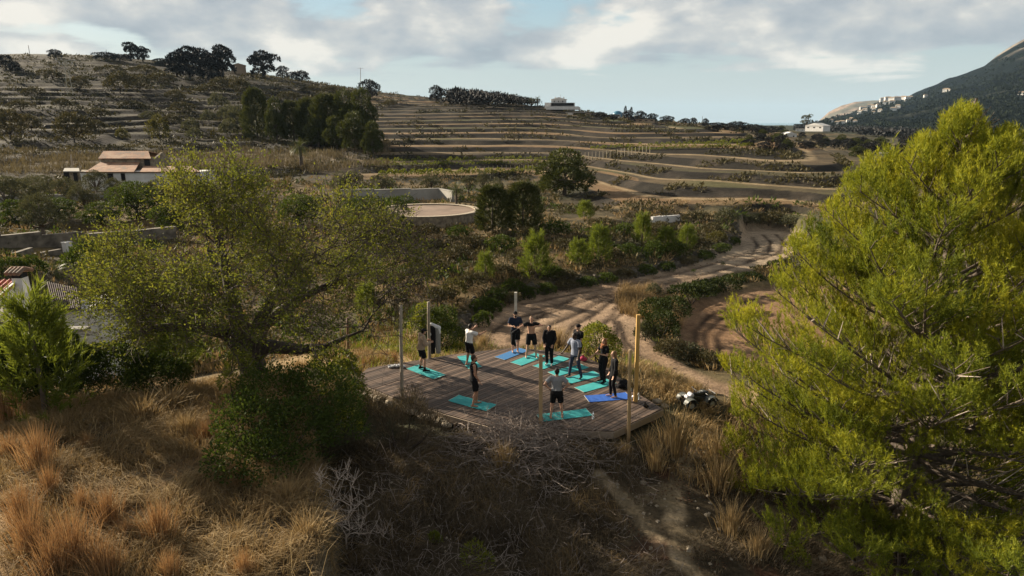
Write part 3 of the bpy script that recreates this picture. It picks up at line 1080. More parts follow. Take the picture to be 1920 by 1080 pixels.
def lobes_points(lobes, n, r=RNG, shell=(0.72, 1.03), low=-0.45):
    """points near the surface of several lumps, thinned by noise so that gaps show"""
    lobes = np.asarray(lobes, float)
    wt = (lobes[:, 3] * lobes[:, 4] + lobes[:, 3] * lobes[:, 5] + lobes[:, 4] * lobes[:, 5])
    k = r.choice(len(lobes), size=int(n * 2.2), p=wt / wt.sum())
    d = rdir(len(k), r)
    ok = d[:, 2] > low
    k = k[ok]; d = d[ok]
    rr = shell[0] + (shell[1] - shell[0]) * r.random(len(k)) ** 0.7
    # lumps on the lump
    az = np.arctan2(d[:, 1], d[:, 0]); el = np.arcsin(np.clip(d[:, 2], -1, 1))
    nz = fbm(az * 2.2 + k * 7.3, el * 2.4 + k * 3.1, 3, 91)
    rr = rr * (0.80 + 0.42 * nz)
    P = lobes[k, :3] + d * lobes[k, 3:6] * rr[:, None]
    # drop points deep inside another lobe
    ins = np.zeros(len(P), bool)
    for j in range(len(lobes)):
        q = (P - lobes[j, :3]) / lobes[j, 3:6]
        ins |= ((q ** 2).sum(1) < 0.33) & (k != j)
    thin = fbm(az * 4.1 + k * 1.3, el * 4.4 + k * 9.1, 2, 92) < 0.36
    keep = ~ins & ~(thin & (r.random(len(P)) < 0.75))
    P = P[keep][:n]; d = d[keep][:n]; k = k[keep][:n]
    return P, d, k


def bush_mesh(name, lobes, n, L, Wd, up=0.3, r=RNG, zmin=0.0, needle=False, spread=0.8, low=-0.45, shell=(0.72, 1.03)):
    P, d, k = lobes_points(lobes, n, r, shell, low)
    ok = P[:, 2] > zmin
    P = P[ok]; d = d[ok]; k = k[ok]
    dd = unit(d + rdir(len(P), r) * spread + np.array([0, 0, up]))
    Ls = L * (0.6 + 0.8 * r.random(len(P)))
    v = np.clip(0.15 + 0.55 * r.random(len(P)) + 0.25 * (fbm(P[:, 0] * 1.3 / (L * 6), P[:, 1] / (L * 6) + P[:, 2] / (L * 5), 2, 95) - 0.3), 0, 1)
    if needle:
        V, T = needle_tris(P, dd, Ls, Wd, r)
        return new_mesh(name, V, tris=T, v=np.repeat(v, 3))
    V, Q = leaf_quads(P, dd, Ls, Ls / L * Wd, r)
    return new_mesh(name, V, Q, v=np.repeat(v, 4))


def stems(mb, lobes, base=(0, 0, 0), rad=0.06, n=5):
    for l in lobes:
        a = np.array(base, float); b = np.array(l[:3], float)
        m = (a + b) / 2 + RNG.normal(size=3) * 0.08 * np.linalg.norm(b - a)
        mb.tube([a, m, b], [rad, rad * 0.7, rad * 0.3], n)
    return mb


class Proto:
    """a plant kind: crown and trunk meshes, with the size they were made at"""
    def __init__(s, name, cat, crown, cmat, trunk, tmat, h, w, crown_name='crown', trunk_name='trunk'):
        s.name, s.cat, s.h, s.w = name, cat, h, w
        s.crown, s.trunk = crown, trunk
        crown.materials.append(cmat)
        if trunk is not None:
            trunk.materials.append(tmat)
        s.cn, s.tn = crown_name, trunk_name
        s.src = None

    def put(s, P, h, w, label, group=None, rz=None, tilt=0.0):
        e = thing(s.name, label, s.cat, P, random.uniform(0, 6.28) if rz is None else rz, group)
        e.scale = (w / s.w, w / s.w, h / s.h)
        if s.src is None:
            link(s.cn, s.crown, None, e)
            if s.trunk is not None:
                link(s.tn, s.trunk, None, e)
            s.src = e
        else:
            for ch in s.src.children:
                c = ch.copy(); COL.objects.link(c); c.parent = e
        return e

    def px(s, px, py, hp, wp, label, group=None, D=None, sink=0.05, rz=None):
        P = hit(px, py) if D is None else at_d(px, py, D)
        if D is not None:
            P.z = gnd(P.x, P.y)
        zc = P.y * CP - (P.z - CAM_H) * SP
        m = zc / FPX
        P = Vector((P.x, P.y, P.z - sink * hp * m))
        return s.put(P, hp * m * 1.06, wp * m, label, group, rz)


def ellip_tree(name, cat, lobes, n, L, Wd, cmat, tmat, trunk_h, tr, up=0.2, needle=False, r=RNG, h=None, w=None, spread=0.8, low=-0.45):
    crown = bush_mesh('crown', lobes, n, L, Wd, up, r, 0.0, needle, spread, low)
    mb = MB()
    top = (0.0, 0.0, trunk_h)
    mb.tube([(0, 0, -0.3), (0.03, 0.02, trunk_h * 0.5), top], [tr * 1.25, tr, tr * 0.8], 7)
    stems(mb, lobes, top, tr * 0.6)
    hh = h or max(l[2] + l[5] for l in lobes)
    ww = w or 2 * max(max(abs(l[0]) + l[3], abs(l[1]) + l[4]) for l in lobes)
    return Proto(name, cat, crown, cmat, mb.mesh('trunk', True), tmat, hh, ww)


def rl(n, R, z0, z1, rad, rz=None, r=RNG, flat=0.75):
    """random lobes in a disc"""
    out = []
    for i in range(n):
        a = 2 * math.pi * i / n + r.uniform(-0.4, 0.4); q = R * math.sqrt(r.uniform(0.15, 1))
        rr = rad * r.uniform(0.7, 1.2)
        out.append((q * math.cos(a), q * math.sin(a), r.uniform(z0, z1), rr, rr, (rz or rr * flat)))
    return out


def pine_cone(name, n_shoot, H_, R_, z0, needles, NL, NW, mat, cat='tree', r=RNG, tuft=0.35, up=0.75, blunt=False):
    """a young pine: upright needle brushes on a cone"""
    t = r.random(n_shoot) ** 0.8
    z = z0 + (H_ - z0) * t
    rad = R_ * (1 - t) ** 0.75 * (0.75 + 0.25 * np.sin(t * 3))
    if blunt:
        rad = R_ * np.sqrt(np.clip(1 - ((t - 0.38) / 0.62) ** 2, 0, 1))
    az = r.uniform(0, 2 * np.pi, n_shoot)
    lump = 0.45 + 1.0 * fbm(az * 1.9, t * 6, 3, 71 + int(n_shoot) % 7 + int(H_ * 3))
    q = rad * lump * r.uniform(0.35, 1.0, n_shoot) ** 0.5
    P = np.stack([q * np.cos(az), q * np.sin(az), z], -1)
    out = np.stack([np.cos(az), np.sin(az), np.zeros(n_shoot)], -1)
    d = unit(out * (1 - up) * 1.3 + np.array([0, 0, up]) + rdir(n_shoot, r) * 0.22)
    return tufts_mesh('crown', P, d, tuft * r.uniform(.55, 1.5, n_shoot), needles, NL, NW, r)


def tufts_mesh(name, P, d, tl, per, NL, NW, r=RNG, vbase=None):
    n = len(P)
    tl = np.broadcast_to(tl, (n,))
    k = np.repeat(np.arange(n), per)
    u = r.random(len(k)) ** 0.8
    dd = d[k]
    sp = unit(np.cross(dd, rdir(len(k), r)))
    nd = unit(dd * 0.85 + sp * r.uniform(0.35, 0.85, len(k))[:, None])
    B = P[k] + dd * (tl[k] * u)[:, None]
    V, T = needle_tris(B, nd, NL * r.uniform(0.7, 1.25, len(k)), NW, r)
    vb = r.random(n) * 0.5 + 0.2 if vbase is None else vbase
    v = np.clip(vb[k] + r.uniform(-0.15, 0.25, len(k)) + 0.15 * (u - 0.5), 0, 1)
    return new_mesh(name, V, tris=T, v=np.repeat(v, 3))


# ------------------------------------------------------------------ the big pine on the right
def big_pine():
    r = np.random.default_rng(5)
    base = Vector((10.9, 17.2, 0)); base.z = gnd(base.x, base.y) - 0.15
    B = np.array(base)
    top = np.array([11.35, 17.3, 10.05])
    zs = [-9, -0.5, 1.8, 3.5, 4.9, 6.0, 6.9, 8.2, 9.0, 9.6, 10.2]
    rs = [6.0, 6.1, 6.2, 6.1, 5.8, 5.0, 4.2, 2.9, 1.8, 1.0, 0.35]
    tk = []
    for i in range(16):
        u = i / 15
        p = B * (1 - u) + top * u + np.array([0.25 * math.sin(u * 5), 0.2 * math.sin(u * 4 + 1), 0]) * (1 - u)
        tk.append(p)
    tk = np.array(tk)
    A_, B_, ra, rb = [], [], [], []
    def seg(pts, r0, r1):
        k = len(pts)
        for i in range(k - 1):
            A_.append(pts[i]); B_.append(pts[i + 1])
            ra.append(r0 + (r1 - r0) * i / (k - 1)); rb.append(r0 + (r1 - r0) * (i + 1) / (k - 1))
    seg(tk, 0.26, 0.03)
    SPt, SD, SL, SV = [], [], [], []
    dead = []
    def shoots(p, d, n, tl, spread, vb):
        for _ in range(n):
            dd = d * 0.55 + np.array([0, 0, 0.75]) + r.normal(size=3) * spread
            dd /= np.linalg.norm(dd)
            SPt.append(p + r.normal(size=3) * 0.07); SD.append(dd); SL.append(tl * r.uniform(0.7, 1.35)); SV.append(vb + r.uniform(-0.12, 0.16))
    sil_x = [1200, 1335, 1345, 1400, 1430, 1490, 1520, 1560, 1590, 1640, 1690, 1730, 1770, 1800, 1830, 1848, 1862, 1885, 1905, 1930, 2100, 2300, 2600]
    sil_y = [1200, 640, 560, 520, 500, 410, 380, 345, 310, 285, 262, 235, 215, 190, 180, 205, 255, 240, 240, 258, 330, 430, 640]
    def inside(p, m=0.0):
        a, b = proj(p)
        return b > np.interp(a, sil_x, sil_y) + m and a > np.interp(b, [180, 560, 620, 720, 800, 950, 1050, 1200], [0, 1335, 1335, 1360, 1345, 1350, 1400, 1560]) + m * .6
    nb = 140
    for i in range(nb):
        u = (i + 0.5) / nb
        zt = -1.3 + 11.1 * u ** 0.97
        R = float(np.interp(zt, zs, rs)) * r.uniform(0.70, 1.08)
        az = i * 2.399963 + r.uniform(-0.25, 0.25)
        ang = 0.16 + 0.5 * u + r.uniform(-0.08, 0.12)
        zb = max(zt - R * math.tan(ang), B[2] + 0.5 + 0.25 * r.random())
        f = np.clip((zb - B[2]) / (top[2] - B[2]), 0, 1)
        a = np.array([np.interp(f, np.linspace(0, 1, 16), tk[:, j]) for j in range(3)])
        axis = a.copy()
        axr = np.interp((zt - B[2]) / (top[2] - B[2]), np.linspace(0, 1, 16), tk[:, 0])
        tip = np.array([axr + R * math.cos(az), a[1] + R * math.sin(az), zt])
        for _ in range(14):
            if inside(tip + np.array([0, 0, .35]), 8): break
            R *= 0.90; zt -= 0.12 if R < 2.0 else 0.0
            tip = np.array([axr + R * math.cos(az), a[1] + R * math.sin(az), zt])
        if tip[2] < a[2] - 0.4: a = np.array([np.interp((tip[2] + .3 - B[2]) / (top[2] - B[2]), np.linspace(0, 1, 16), tk[:, j]) for j in range(3)])
        L = np.linalg.norm(tip - a)
        mid = (a + tip) / 2 + np.array([0, 0, -0.10 * L + 0.02]) + r.normal(size=3) * 0.05 * L
        pts = [(1 - t) ** 2 * a + 2 * t * (1 - t) * mid + t * t * tip for t in np.linspace(0, 1, 8)]
        seg(pts, 0.02 + 0.009 * L, 0.008)
        vb = 0.12 + 0.50 * r.random()
        m = int(5 + L * 2.1)
        for j in range(m):
            t = 0.20 + 0.80 * (j + r.random()) / m
            p = (1 - t) ** 2 * a + 2 * t * (1 - t) * mid + t * t * tip
            dr = 2 * (1 - t) * (mid - a) + 2 * t * (tip - mid); dr /= np.linalg.norm(dr)
            side = np.cross(dr, [0, 0, 1]); side /= np.linalg.norm(side)
            sd = side * (1 if j % 2 else -1) * r.uniform(0.4, 1.0) + dr * r.uniform(0.4, 0.9) + np.array([0, 0, r.uniform(0.15, 0.7)])
            sd /= np.linalg.norm(sd)
            tl = (0.40 + 0.28 * L * (1 - t)) * r.uniform(0.7, 1.2)
            e = p + sd * tl + np.array([0, 0, 0.14 * tl])
            seg([p, (p + e) / 2 + r.normal(size=3) * 0.03, e], 0.014, 0.007)
            vt = vb + r.uniform(-0.16, 0.16)
            gap = fbm(np.array([e[0] / 1.15 + e[1] * .3]), np.array([e[2] / 1.0 + e[1] * .5]), 2, 55)[0]
            if gap < 0.35:
                if r.random() < .5: dead.append((p, e + r.normal(size=3) * .15))
                continue
            for w in ([0.55, 1.0] if tl < 0.8 else [0.35, 0.65, 1.0]):
                q = p + (e - p) * w
                # a plume: shoots side by side, all reaching up and out
                pd = sd * r.uniform(0.35, 0.7) + np.array([0, 0, r.uniform(0.6, 0.95)]) + r.normal(size=3) * 0.16; pd /= np.linalg.norm(pd)
                for _ in range(r.integers(5, 8)):
                    dd = pd + r.normal(size=3) * 0.20; dd /= np.linalg.norm(dd)
                    SPt.append(q + r.normal(size=3) * np.array([0.10, 0.10, 0.06])); SD.append(dd); SL.append(r.uniform(0.28, 0.55)); SV.append(vt + 0.06 + r.uniform(-0.06, 0.12))
        shoots(tip, (tip - mid) / np.linalg.norm(tip - mid), 7, 0.5, 0.2, vb + 0.1)
        if u < 0.5 and i % 3 == 0:
            p = a + (tip - a) * r.uniform(0.2, 0.6)
            e = p + r.normal(size=3) * 0.5 + np.array([0, 0, -0.2]); dead.append((p, e))
    # the upright leaders of the tip
    for (dx, dz, h) in [(0, 0, 1.4), (0.25, -0.55, 1.0), (-0.45, -0.75, 0.9), (0.80, -0.85, 1.2), (1.05, -1.2, 1.1), (-1.0, -1.3, 0.9), (-1.7, -1.9, 0.9)]:
        a = top + np.array([dx, r.uniform(-0.4, 0.4), dz - h * 0.75]); e = a + np.array([0.05, 0, h])
        while not inside(e, 6): a = a - np.array([0, 0, .1]); e = e - np.array([0, 0, .1])
        seg([a, e], 0.02, 0.008)
        for t in np.linspace(0, 1, 30):
            q = a + (e - a) * t
            shoots(q + r.normal(size=3) * np.array([0.17, 0.17, 0.05]) * (1.15 - t), np.array([0, 0, 1.0]), 2, 0.36, 0.30, 0.55)
    o = thing('pine_tree', 'tall sunlit yellow green pine filling the right side of the view', 'tree', base)
    V, Q = edge_prisms(A_, B_, np.array(ra), np.array(rb), 6)
    link('trunk', new_mesh('trunk', V - B, Q, smooth=True, v=np.full(len(V), .5)), M_bark, o)
    if dead:
        DA = np.array([x[0] for x in dead]); DB = np.array([x[1] for x in dead])
        V, Q = edge_prisms(DA, DB, np.full(len(DA), .016), np.full(len(DA), .006), 4)
        link('dead_branches', new_mesh('dead_branches', V - B, Q), M_twig, o)['kind'] = 'stuff'
    ok = np.array([inside(p + d * l, 75 * fbm(np.array([proj(p)[0] / 34.0]), np.array([proj(p)[1] / 60.0]), 2, 57)[0] - 32 + r.uniform(-5, 5)) for p, d, l in zip(SPt, SD, SL)])
    SPt = np.array(SPt)[ok]; SD = np.array(SD)[ok]; SL = np.array(SL)[ok]; SV = np.array(SV)[ok]
    SPa = np.array(SPt) - B
    print('pine shoots', len(SPa))
    me = tufts_mesh('crown', SPa, np.array(SD), np.array(SL), 26, 0.125, 0.017, r, np.array(SV))
    link('crown', me, M_pine, o)


big_pine()


# ------------------------------------------------------------------ the spreading carob tree on the left of the deck
def carob():
    r = np.random.default_rng(21)
    base = Vector((-9.9, 24.6, 0)); base.z = gnd(base.x, base.y) - 0.1
    B = np.array(base)
    cols_ = [150, 200, 250, 300, 360, 420, 470, 520, 560, 620, 680, 740, 790]
    rows_ = [570, 470, 410, 385, 310, 275, 285, 345, 365, 350, 372, 412, 475]
    T = []
    while len(T) < 800:
        x = r.uniform(-17.2, -2.6); y = r.uniform(19.8, 28.8)
        pxv = 960 + FPX * x / (y * CP + (CAM_H - 4.0) * SP)
        if not 140 < pxv < 800:
            continue
        q = ((pxv - 475) / 335) ** 2 + ((y - 24.3) / 4.5) ** 2
        if q > 1:
            continue
        prow = float(np.interp(pxv, cols_, rows_))
        top = at_d(pxv, prow, math.hypot(x, y)).z
        low = 0.8 + 1.5 * (1 - q) + (0.5 if x > -9 else -0.1)
        top = low + (top - low) * math.sqrt(max(0.0, 1 - ((y - 24.3) / 4.6) ** 2)) * (0.86 + 0.3 * fbm(np.array([x / 1.9]), np.array([y / 1.9]), 2, 33)[0])
        if top < low + 0.3 or (x > -8.2 and r.random() < 0.25):
            continue
        z = low + (top - low) * r.random() ** 0.55
        # clumps with holes between them
        if fbm(np.array([x / 1.5 + z * 0.4]), np.array([y / 1.5 - z * 0.5]), 2, 34)[0] < 0.51 or fbm(np.array([x / 2.6 + 9]), np.array([z / 2.2 + y / 4]), 2, 36)[0] < 0.40:
            continue
        T.append((x, y, z))
    T = np.array(T)
    T = T[np.argsort(np.linalg.norm(T - (B + np.array([0, 0, 2.0])), axis=1))]
    roots = [(B, -1), (B + np.array([0.05, 0, 0.5]), 0), (B + np.array([-0.1, 0, 1.0]), 1)]
    limbs = [[(-9.2, 24.4, 1.3), (-8.0, 24.2, 1.25), (-7.0, 24.1, 1.35), (-6.1, 24.2, 1.75), (-5.5, 24.2, 2.0)],
             [(-10.6, 24.2, 1.9), (-11.7, 23.8, 2.3), (-12.8, 23.4, 2.3), (-13.9, 23.0, 2.0), (-14.9, 22.8, 1.5)],
             [(-10.3, 25.0, 2.0), (-11.0, 25.6, 3.2), (-11.9, 26.4, 4.6), (-12.2, 26.7, 5.8)],
             [(-9.5, 24.6, 2.1), (-8.8, 24.6, 3.3), (-8.0, 25.0, 4.4), (-7.4, 25.4, 5.2)],
             [(-9.8, 24.2, 2.0), (-10.1, 23.3, 3.3), (-10.3, 22.3, 4.6)],
             [(-9.6, 25.2, 1.9), (-8.4, 26.2, 2.7), (-7.0, 26.8, 3.3), (-5.6, 27.0, 3.8)],
             [(-10.3, 24.6, 2.2), (-10.6, 24.8, 4.0), (-10.9, 24.9, 5.8), (-11.1, 24.9, 6.8), (-11.2, 24.9, 7.5)]]
    for l in limbs:
        pr = 2
        for p in l:
            roots.append((np.array(p), pr)); pr = len(roots) - 1
    P, par, tips = grow(T, roots, 0.32, 0.30, 0.45, r)
    rad = radii(P, par, 0.0085, 2.15)
    rad = np.minimum(rad, 0.40)
    rad[:3] = (0.62, 0.50, 0.46)
    k_ = 3
    for l in limbs:
        for j in range(len(l)):
            rad[k_] = max(rad[k_], 0.27 - 0.25 * j / (len(l) - 1)); k_ += 1
    o = thing('carob_tree', 'broad spreading tree with bare grey twigs and olive leaves left of the deck', 'tree', base)
    link('trunk', skeleton_mesh('trunk', P - B, par, rad, 6), M_bark_dark, o)
    # twigs and leaves at the tips
    A_, B_, LP, LD, LV = [], [], [], [], []
    for t in tips:
        p = P[t]; d0 = p - P[par[t]]; d0 = d0 / (np.linalg.norm(d0) + 1e-9)
        bare = sstep(-9.0, -4.5, p[0]) * 0.5 + (0.35 if p[2] < 2.4 else 0)
        nt = r.integers(4, 8)
        full = r.random() > bare
        tone = 0.22 + 0.5 * fbm(np.array([p[0] / 1.6]), np.array([p[2] / 1.6 + p[1] / 3]), 2, 35)[0] + (0.08 if p[2] > 4.5 else 0)
        for _ in range(nt):
            d = d0 * 0.5 + r.normal(size=3) * 0.65 + np.array([0, 0, 0.2]); d /= np.linalg.norm(d)
            L = r.uniform(0.25, 0.75)
            e = p + d * L
            A_.append(p); B_.append(e)
            e2 = e + (d + r.normal(size=3) * 0.5) * L * 0.6
            A_.append(e); B_.append(e2)
            if full:
                nl = r.integers(11, 20)
                u = r.random(nl)[:, None]
                LP.append(p + (e2 - p) * (0.2 + 0.85 * u) + r.normal(size=(nl, 3)) * 0.075)
                LD.append(unit(rdir(nl, r) * 0.8 + np.array([0, 0, 0.1]) + d * 0.8)); LV.append(np.clip(tone + r.uniform(-0.25, 0.3, nl), 0, 1))
    # long whippy bare shoots
    for _ in range(260):
        t = tips[r.integers(len(tips))]
        p = P[t]
        if r.random() > 0.35 + 0.65 * sstep(-9, -5, p[0]):
            continue
        d = unit((p - np.array([-10.2, 24.8, 2.0]))[None])[0] * 0.8 + r.normal(size=3) * 0.35; d /= np.linalg.norm(d)
        q = p
        for k in range(4):
            d = d + r.normal(size=3) * 0.22; d /= np.linalg.norm(d)
            e = q + d * 0.32
            A_.append(q); B_.append(e); q = e
    V, Q = edge_prisms(A_, B_, np.full(len(A_), .0085), np.full(len(A_), .005), 3)
    link('twigs', new_mesh('twigs', V - B, Q), M_bark, o)['kind'] = 'stuff'
    LP = np.concatenate(LP); LD = np.concatenate(LD); LV = np.concatenate(LV)
    print('carob leaves', len(LP))
    V, Q = leaf_quads(LP - B, LD, 0.10 * r.uniform(0.7, 1.2, len(LP)), 0.052, r)
    link('crown', new_mesh('crown', V, Q, v=np.repeat(LV, 4)), M_carob, o)


carob()


# ------------------------------------------------------------------ plants near the deck and on the knoll
def free_bush(name, label, cat, lobes_px, n, L, Wd, mat, up=0.3, group=None, stem_mat=None, low=-0.5, shell=(0.7, 1.04), spread=0.9, extra=None):
    """lobes_px: (px, py of centre, D, rx, ry, rz metres): a bush with a shape of its own"""
    lb = []
    for px, py, D, rx, ry, rz in lobes_px:
        p = at_d(px, py, D)
        lb.append((p.x, p.y, p.z, rx, ry, rz))
    c = np.mean([l[:2] for l in lb], axis=0)
    base = Vector((c[0], c[1], gnd(c[0], c[1])))
    lb = [(l[0] - base.x, l[1] - base.y, l[2] - base.z, *l[3:]) for l in lb]
    o = thing(name, label, cat, base, 0, group)
    link('foliage', bush_mesh('foliage', lb, n, L, Wd, up, RNG, -0.6, False, spread, low, shell), mat, o)
    mb = stems(MB(), lb, (0, 0, -0.1), 0.05)
    link('stems', mb.mesh('stems', True), stem_mat or M_bark_dark, o)
    return o


free_bush('evergreen_bush', 'large dark green glossy bush in front of the spreading tree', 'bush',
          [(470, 800, 19.3, 1.0, 1.0, 1.0), (520, 745, 20.6, 1.2, 1.0, 1.0), (600, 740, 20.4, 1.1, 1.0, 0.95), (560, 815, 18.8, 1.1, 1.0, 1.0), (450, 860, 18.2, 0.85, 0.8, 0.7), (640, 790, 19.2, 0.7, 0.8, 0.8), (500, 860, 17.9, 0.8, 0.8, 0.7)],
          15000, 0.09, 0.05, M_lentisk, shell=(0.5, 1.10))
free_bush('lime_bush', 'yellow green leafy bush at the left end of the deck', 'bush',
          [(640, 715, 22.2, 0.75, 0.7, 0.65), (665, 750, 21.4, 0.5, 0.5, 0.6), (625, 680, 23.2, 0.75, 0.7, 0.5), (655, 795, 19.9, 0.4, 0.4, 0.45)], 5200, 0.08, 0.045, M_lime)
free_bush('lime_bush', 'small yellow green bush by the trunk of the spreading tree', 'bush', [(450, 690, 23.8, 0.5, 0.5, 0.6), (432, 715, 23.5, 0.4, 0.4, 0.35)], 1800, 0.07, 0.04, M_lime)
free_bush('shadow_bush', 'dense dark bush below the small pine at the left edge', 'bush',
          [(20, 690, 27.5, 1.5, 1.3, 1.1), (110, 700, 27.5, 1.6, 1.3, 0.95), (200, 695, 27.5, 1.5, 1.3, 0.95), (290, 705, 27.2, 1.2, 1.1, 0.75), (60, 650, 28.6, 1.3, 1.2, 0.8)], 24000, 0.12, 0.065, M_lentisk)
free_bush('heath_bush', 'grey brown wispy bush before the near left edge of the deck', 'bush',
          [(770, 775, 20.0, 0.55, 0.6, 0.85), (735, 800, 19.6, 0.6, 0.6, 0.75), (810, 805, 19.3, 0.5, 0.5, 0.6), (705, 770, 20.6, 0.45, 0.5, 0.6)], 9000, 0.13, 0.012, M_heath, up=1.5, spread=0.5, shell=(0.3, 1.05))
free_bush('green_bush', 'rounded light green bush behind the right side of the deck', 'bush',
          [(1120, 640, 27.6, 0.75, 0.7, 0.72), (1105, 655, 27.2, 0.55, 0.5, 0.5), (1142, 652, 27.4, 0.5, 0.5, 0.55), (1118, 622, 27.9, 0.4, 0.4, 0.4)], 4200, 0.085, 0.045, M_lime)
free_bush('mastic_bush', 'tall leafy bush with a yellow green crown behind the deck', 'bush',
          [(815, 615, 32.0, 0.8, 0.8, 1.0), (842, 640, 31.5, 0.75, 0.8, 0.9), (790, 600, 33.0, 0.7, 0.7, 0.75), (835, 596, 33.0, 0.6, 0.6, 0.6), (850, 665, 30.6, 0.5, 0.5, 0.5)], 6500, 0.10, 0.055, M_lentisk)
free_bush('lime_bush', 'yellow green sprig in front of the tall bush behind the deck', 'bush', [(795, 588, 32.2, 0.42, 0.4, 0.55), (780, 610, 31.8, 0.35, 0.35, 0.4), (860, 660, 30.4, 0.3, 0.3, 0.45)], 1500, 0.09, 0.05, M_lime)
free_bush('mastic_bush', 'dark round bush at the corner between the two dirt fields', 'bush',
          [(1240, 612, 36.0, 0.95, .9, 0.85), (1262, 580, 39.5, 1.0, .95, 0.7), (1228, 580, 38.5, 0.9, 0.9, 0.6)], 5200, 0.12, 0.065, M_hedge)
for i, (a, b, c) in enumerate([(1300, 548, 46), (1345, 538, 50), (1392, 528, 54), (1440, 512, 58), (1480, 500, 60)]):
    free_bush('mastic_bush', ['dark hedge bush nearest the round bush between the dirt fields', 'second dark hedge bush along the dirt field', 'third and middle dark hedge bush along the dirt field',
                              'fourth dark hedge bush along the dirt field', 'last dark hedge bush where the dirt field bends'][i], 'bush',
              [(a - 16, b, c, 1.15, .85, 0.5), (a + 14, b - 3, c + 1, 1.15, .85, 0.55)], 2000, 0.15, 0.08, M_hedge, group='hedge bushes between the dirt fields')


def dead_shrub():
    r = np.random.default_rng(8)
    p0 = hit(650, 1030)
    base = Vector((p0.x, p0.y, gnd(p0.x, p0.y)))
    B = np.array(base)
    up = []
    for _ in range(70):
        a = r.uniform(0, 2 * math.pi); q = r.uniform(0.1, 0.85)
        up.append((B[0] + q * math.cos(a), B[1] + 0.8 * q * math.sin(a), B[2] + r.uniform(0.6, 2.5) * (1.1 - 0.35 * q)))
    for _ in range(45):
        q = r.uniform(0.3, 2.0)
        up.append((B[0] + q, B[1] + r.uniform(-0.5, 0.5) + 0.1 * q, B[2] + r.uniform(0.1, 0.85) * (1.1 - 0.35 * q)))
    up = np.array(up)
    up = up[np.argsort(np.linalg.norm(up - B, axis=1))]
    P, par, tips = grow(up, [(B, -1), (B + np.array([0, 0, 0.3]), 0)], 0.12, 0.12, 0.3, r)
    rad = np.minimum(radii(P, par, 0.005, 2.6), 0.026)
    o = thing('dead_shrub', 'bleached leafless shrub with pale bare branches in the shaded hollow', 'shrub', base)
    link('branches', skeleton_mesh('branches', P - B, par, rad, 5), M_twig, o)
    A_ = []; B_ = []
    for t in tips:
        for _ in range(5):
            d = unit(r.normal(size=(1, 3)) * 0.55 + np.array([0, 0, 0.8]))[0]
            A_.append(P[t]); B_.append(P[t] + d * r.uniform(0.12, 0.45))
    V, Q = edge_prisms(A_, B_, np.full(len(A_), .0048), np.full(len(A_), .003), 3)
    link('twigs', new_mesh('twigs', V - B, Q), M_twig, o)['kind'] = 'stuff'


dead_shrub()


def brush_pile():
    """cut branches heaped in front of the deck"""
    r = np.random.default_rng(4)
    A_, B_, ra, rb = [], [], [], []
    c = at_z(978, 860, -0.8)
    B = np.array((c.x, c.y, gnd(c.x, c.y)))
    for _ in range(1150):
        u = r.normal() * 0.42; w = r.normal() * 0.36
        px = 965 + u * 190 + r.uniform(-10, 10); 
        x = c.x + u * 3.0; y = c.y + w * 2.4
        g = gnd(x, y)
        hgt = 0.68 * math.exp(-(u * 1.1) ** 2 - (w * 1.2) ** 2)
        p = np.array((x, y, g + r.random() * hgt + 0.05))
        a = r.uniform(0, 2 * math.pi)
        d = np.array((math.cos(a), math.sin(a), r.uniform(-0.15, 0.35)))
        L = r.uniform(0.35, 1.15); n = 5
        R = r.uniform(0.006, 0.015)
        bend = r.normal(size=3) * 0.35
        for k in range(n):
            e = p + d * L / n
            e[2] = max(e[2], g + 0.02)
            A_.append(p); B_.append(e); ra.append(R * (1 - 0.14 * k)); rb.append(R * (1 - 0.14 * (k + 1)))
            if r.random() < 0.35:
                s = d + r.normal(size=3) * 0.7; s /= np.linalg.norm(s)
                A_.append(e); B_.append(e + s * r.uniform(0.1, 0.35)); ra.append(R * .6); rb.append(R * .3)
            p = e; d = d + bend * 0.3 + r.normal(size=3) * 0.12; d /= np.linalg.norm(d)
    V, Q = edge_prisms(A_, B_, np.array(ra), np.array(rb), 4)
    o = link('brush_pile', new_mesh('brush_pile', V - B, Q), M_brush, None, B)
    tag(o, 'heap of tangled grey cut branches in front of the deck', 'brush pile')
    print('brush tris', len(Q) * 2)


brush_pile()


# ------------------------------------------------------------------ grass
def blades(P, h, lean, w, r, v):
    """bent blades of two pieces: base P, height h, lean vectors"""
    n = len(P)
    h = np.broadcast_to(h, (n,))[:, None]
    s = unit(np.stack([r.normal(size=n), r.normal(size=n), np.zeros(n)], -1)) * np.broadcast_to(w, (n,))[:, None]
    m = P + np.concatenate([lean[:, :2] * 0.35, np.zeros((n, 1))], 1) * h + np.array([0, 0, 1.0]) * h * 0.55
    t = P + np.concatenate([lean[:, :2], np.zeros((n, 1))], 1) * h + np.array([0, 0, 1.0]) * h * (1.0 - 0.35 * np.clip(np.linalg.norm(lean[:, :2], axis=1), 0, 1.6))[:, None]
    V = np.stack([P - s, P + s, m + s * 0.7, m - s * 0.7, t], 1).reshape(-1, 3)
    b = (np.arange(n) * 5)[:, None]
    return V, b + np.array([[0, 1, 2, 3]]), b + np.array([[3, 2, 4]]), np.repeat(v, 5)


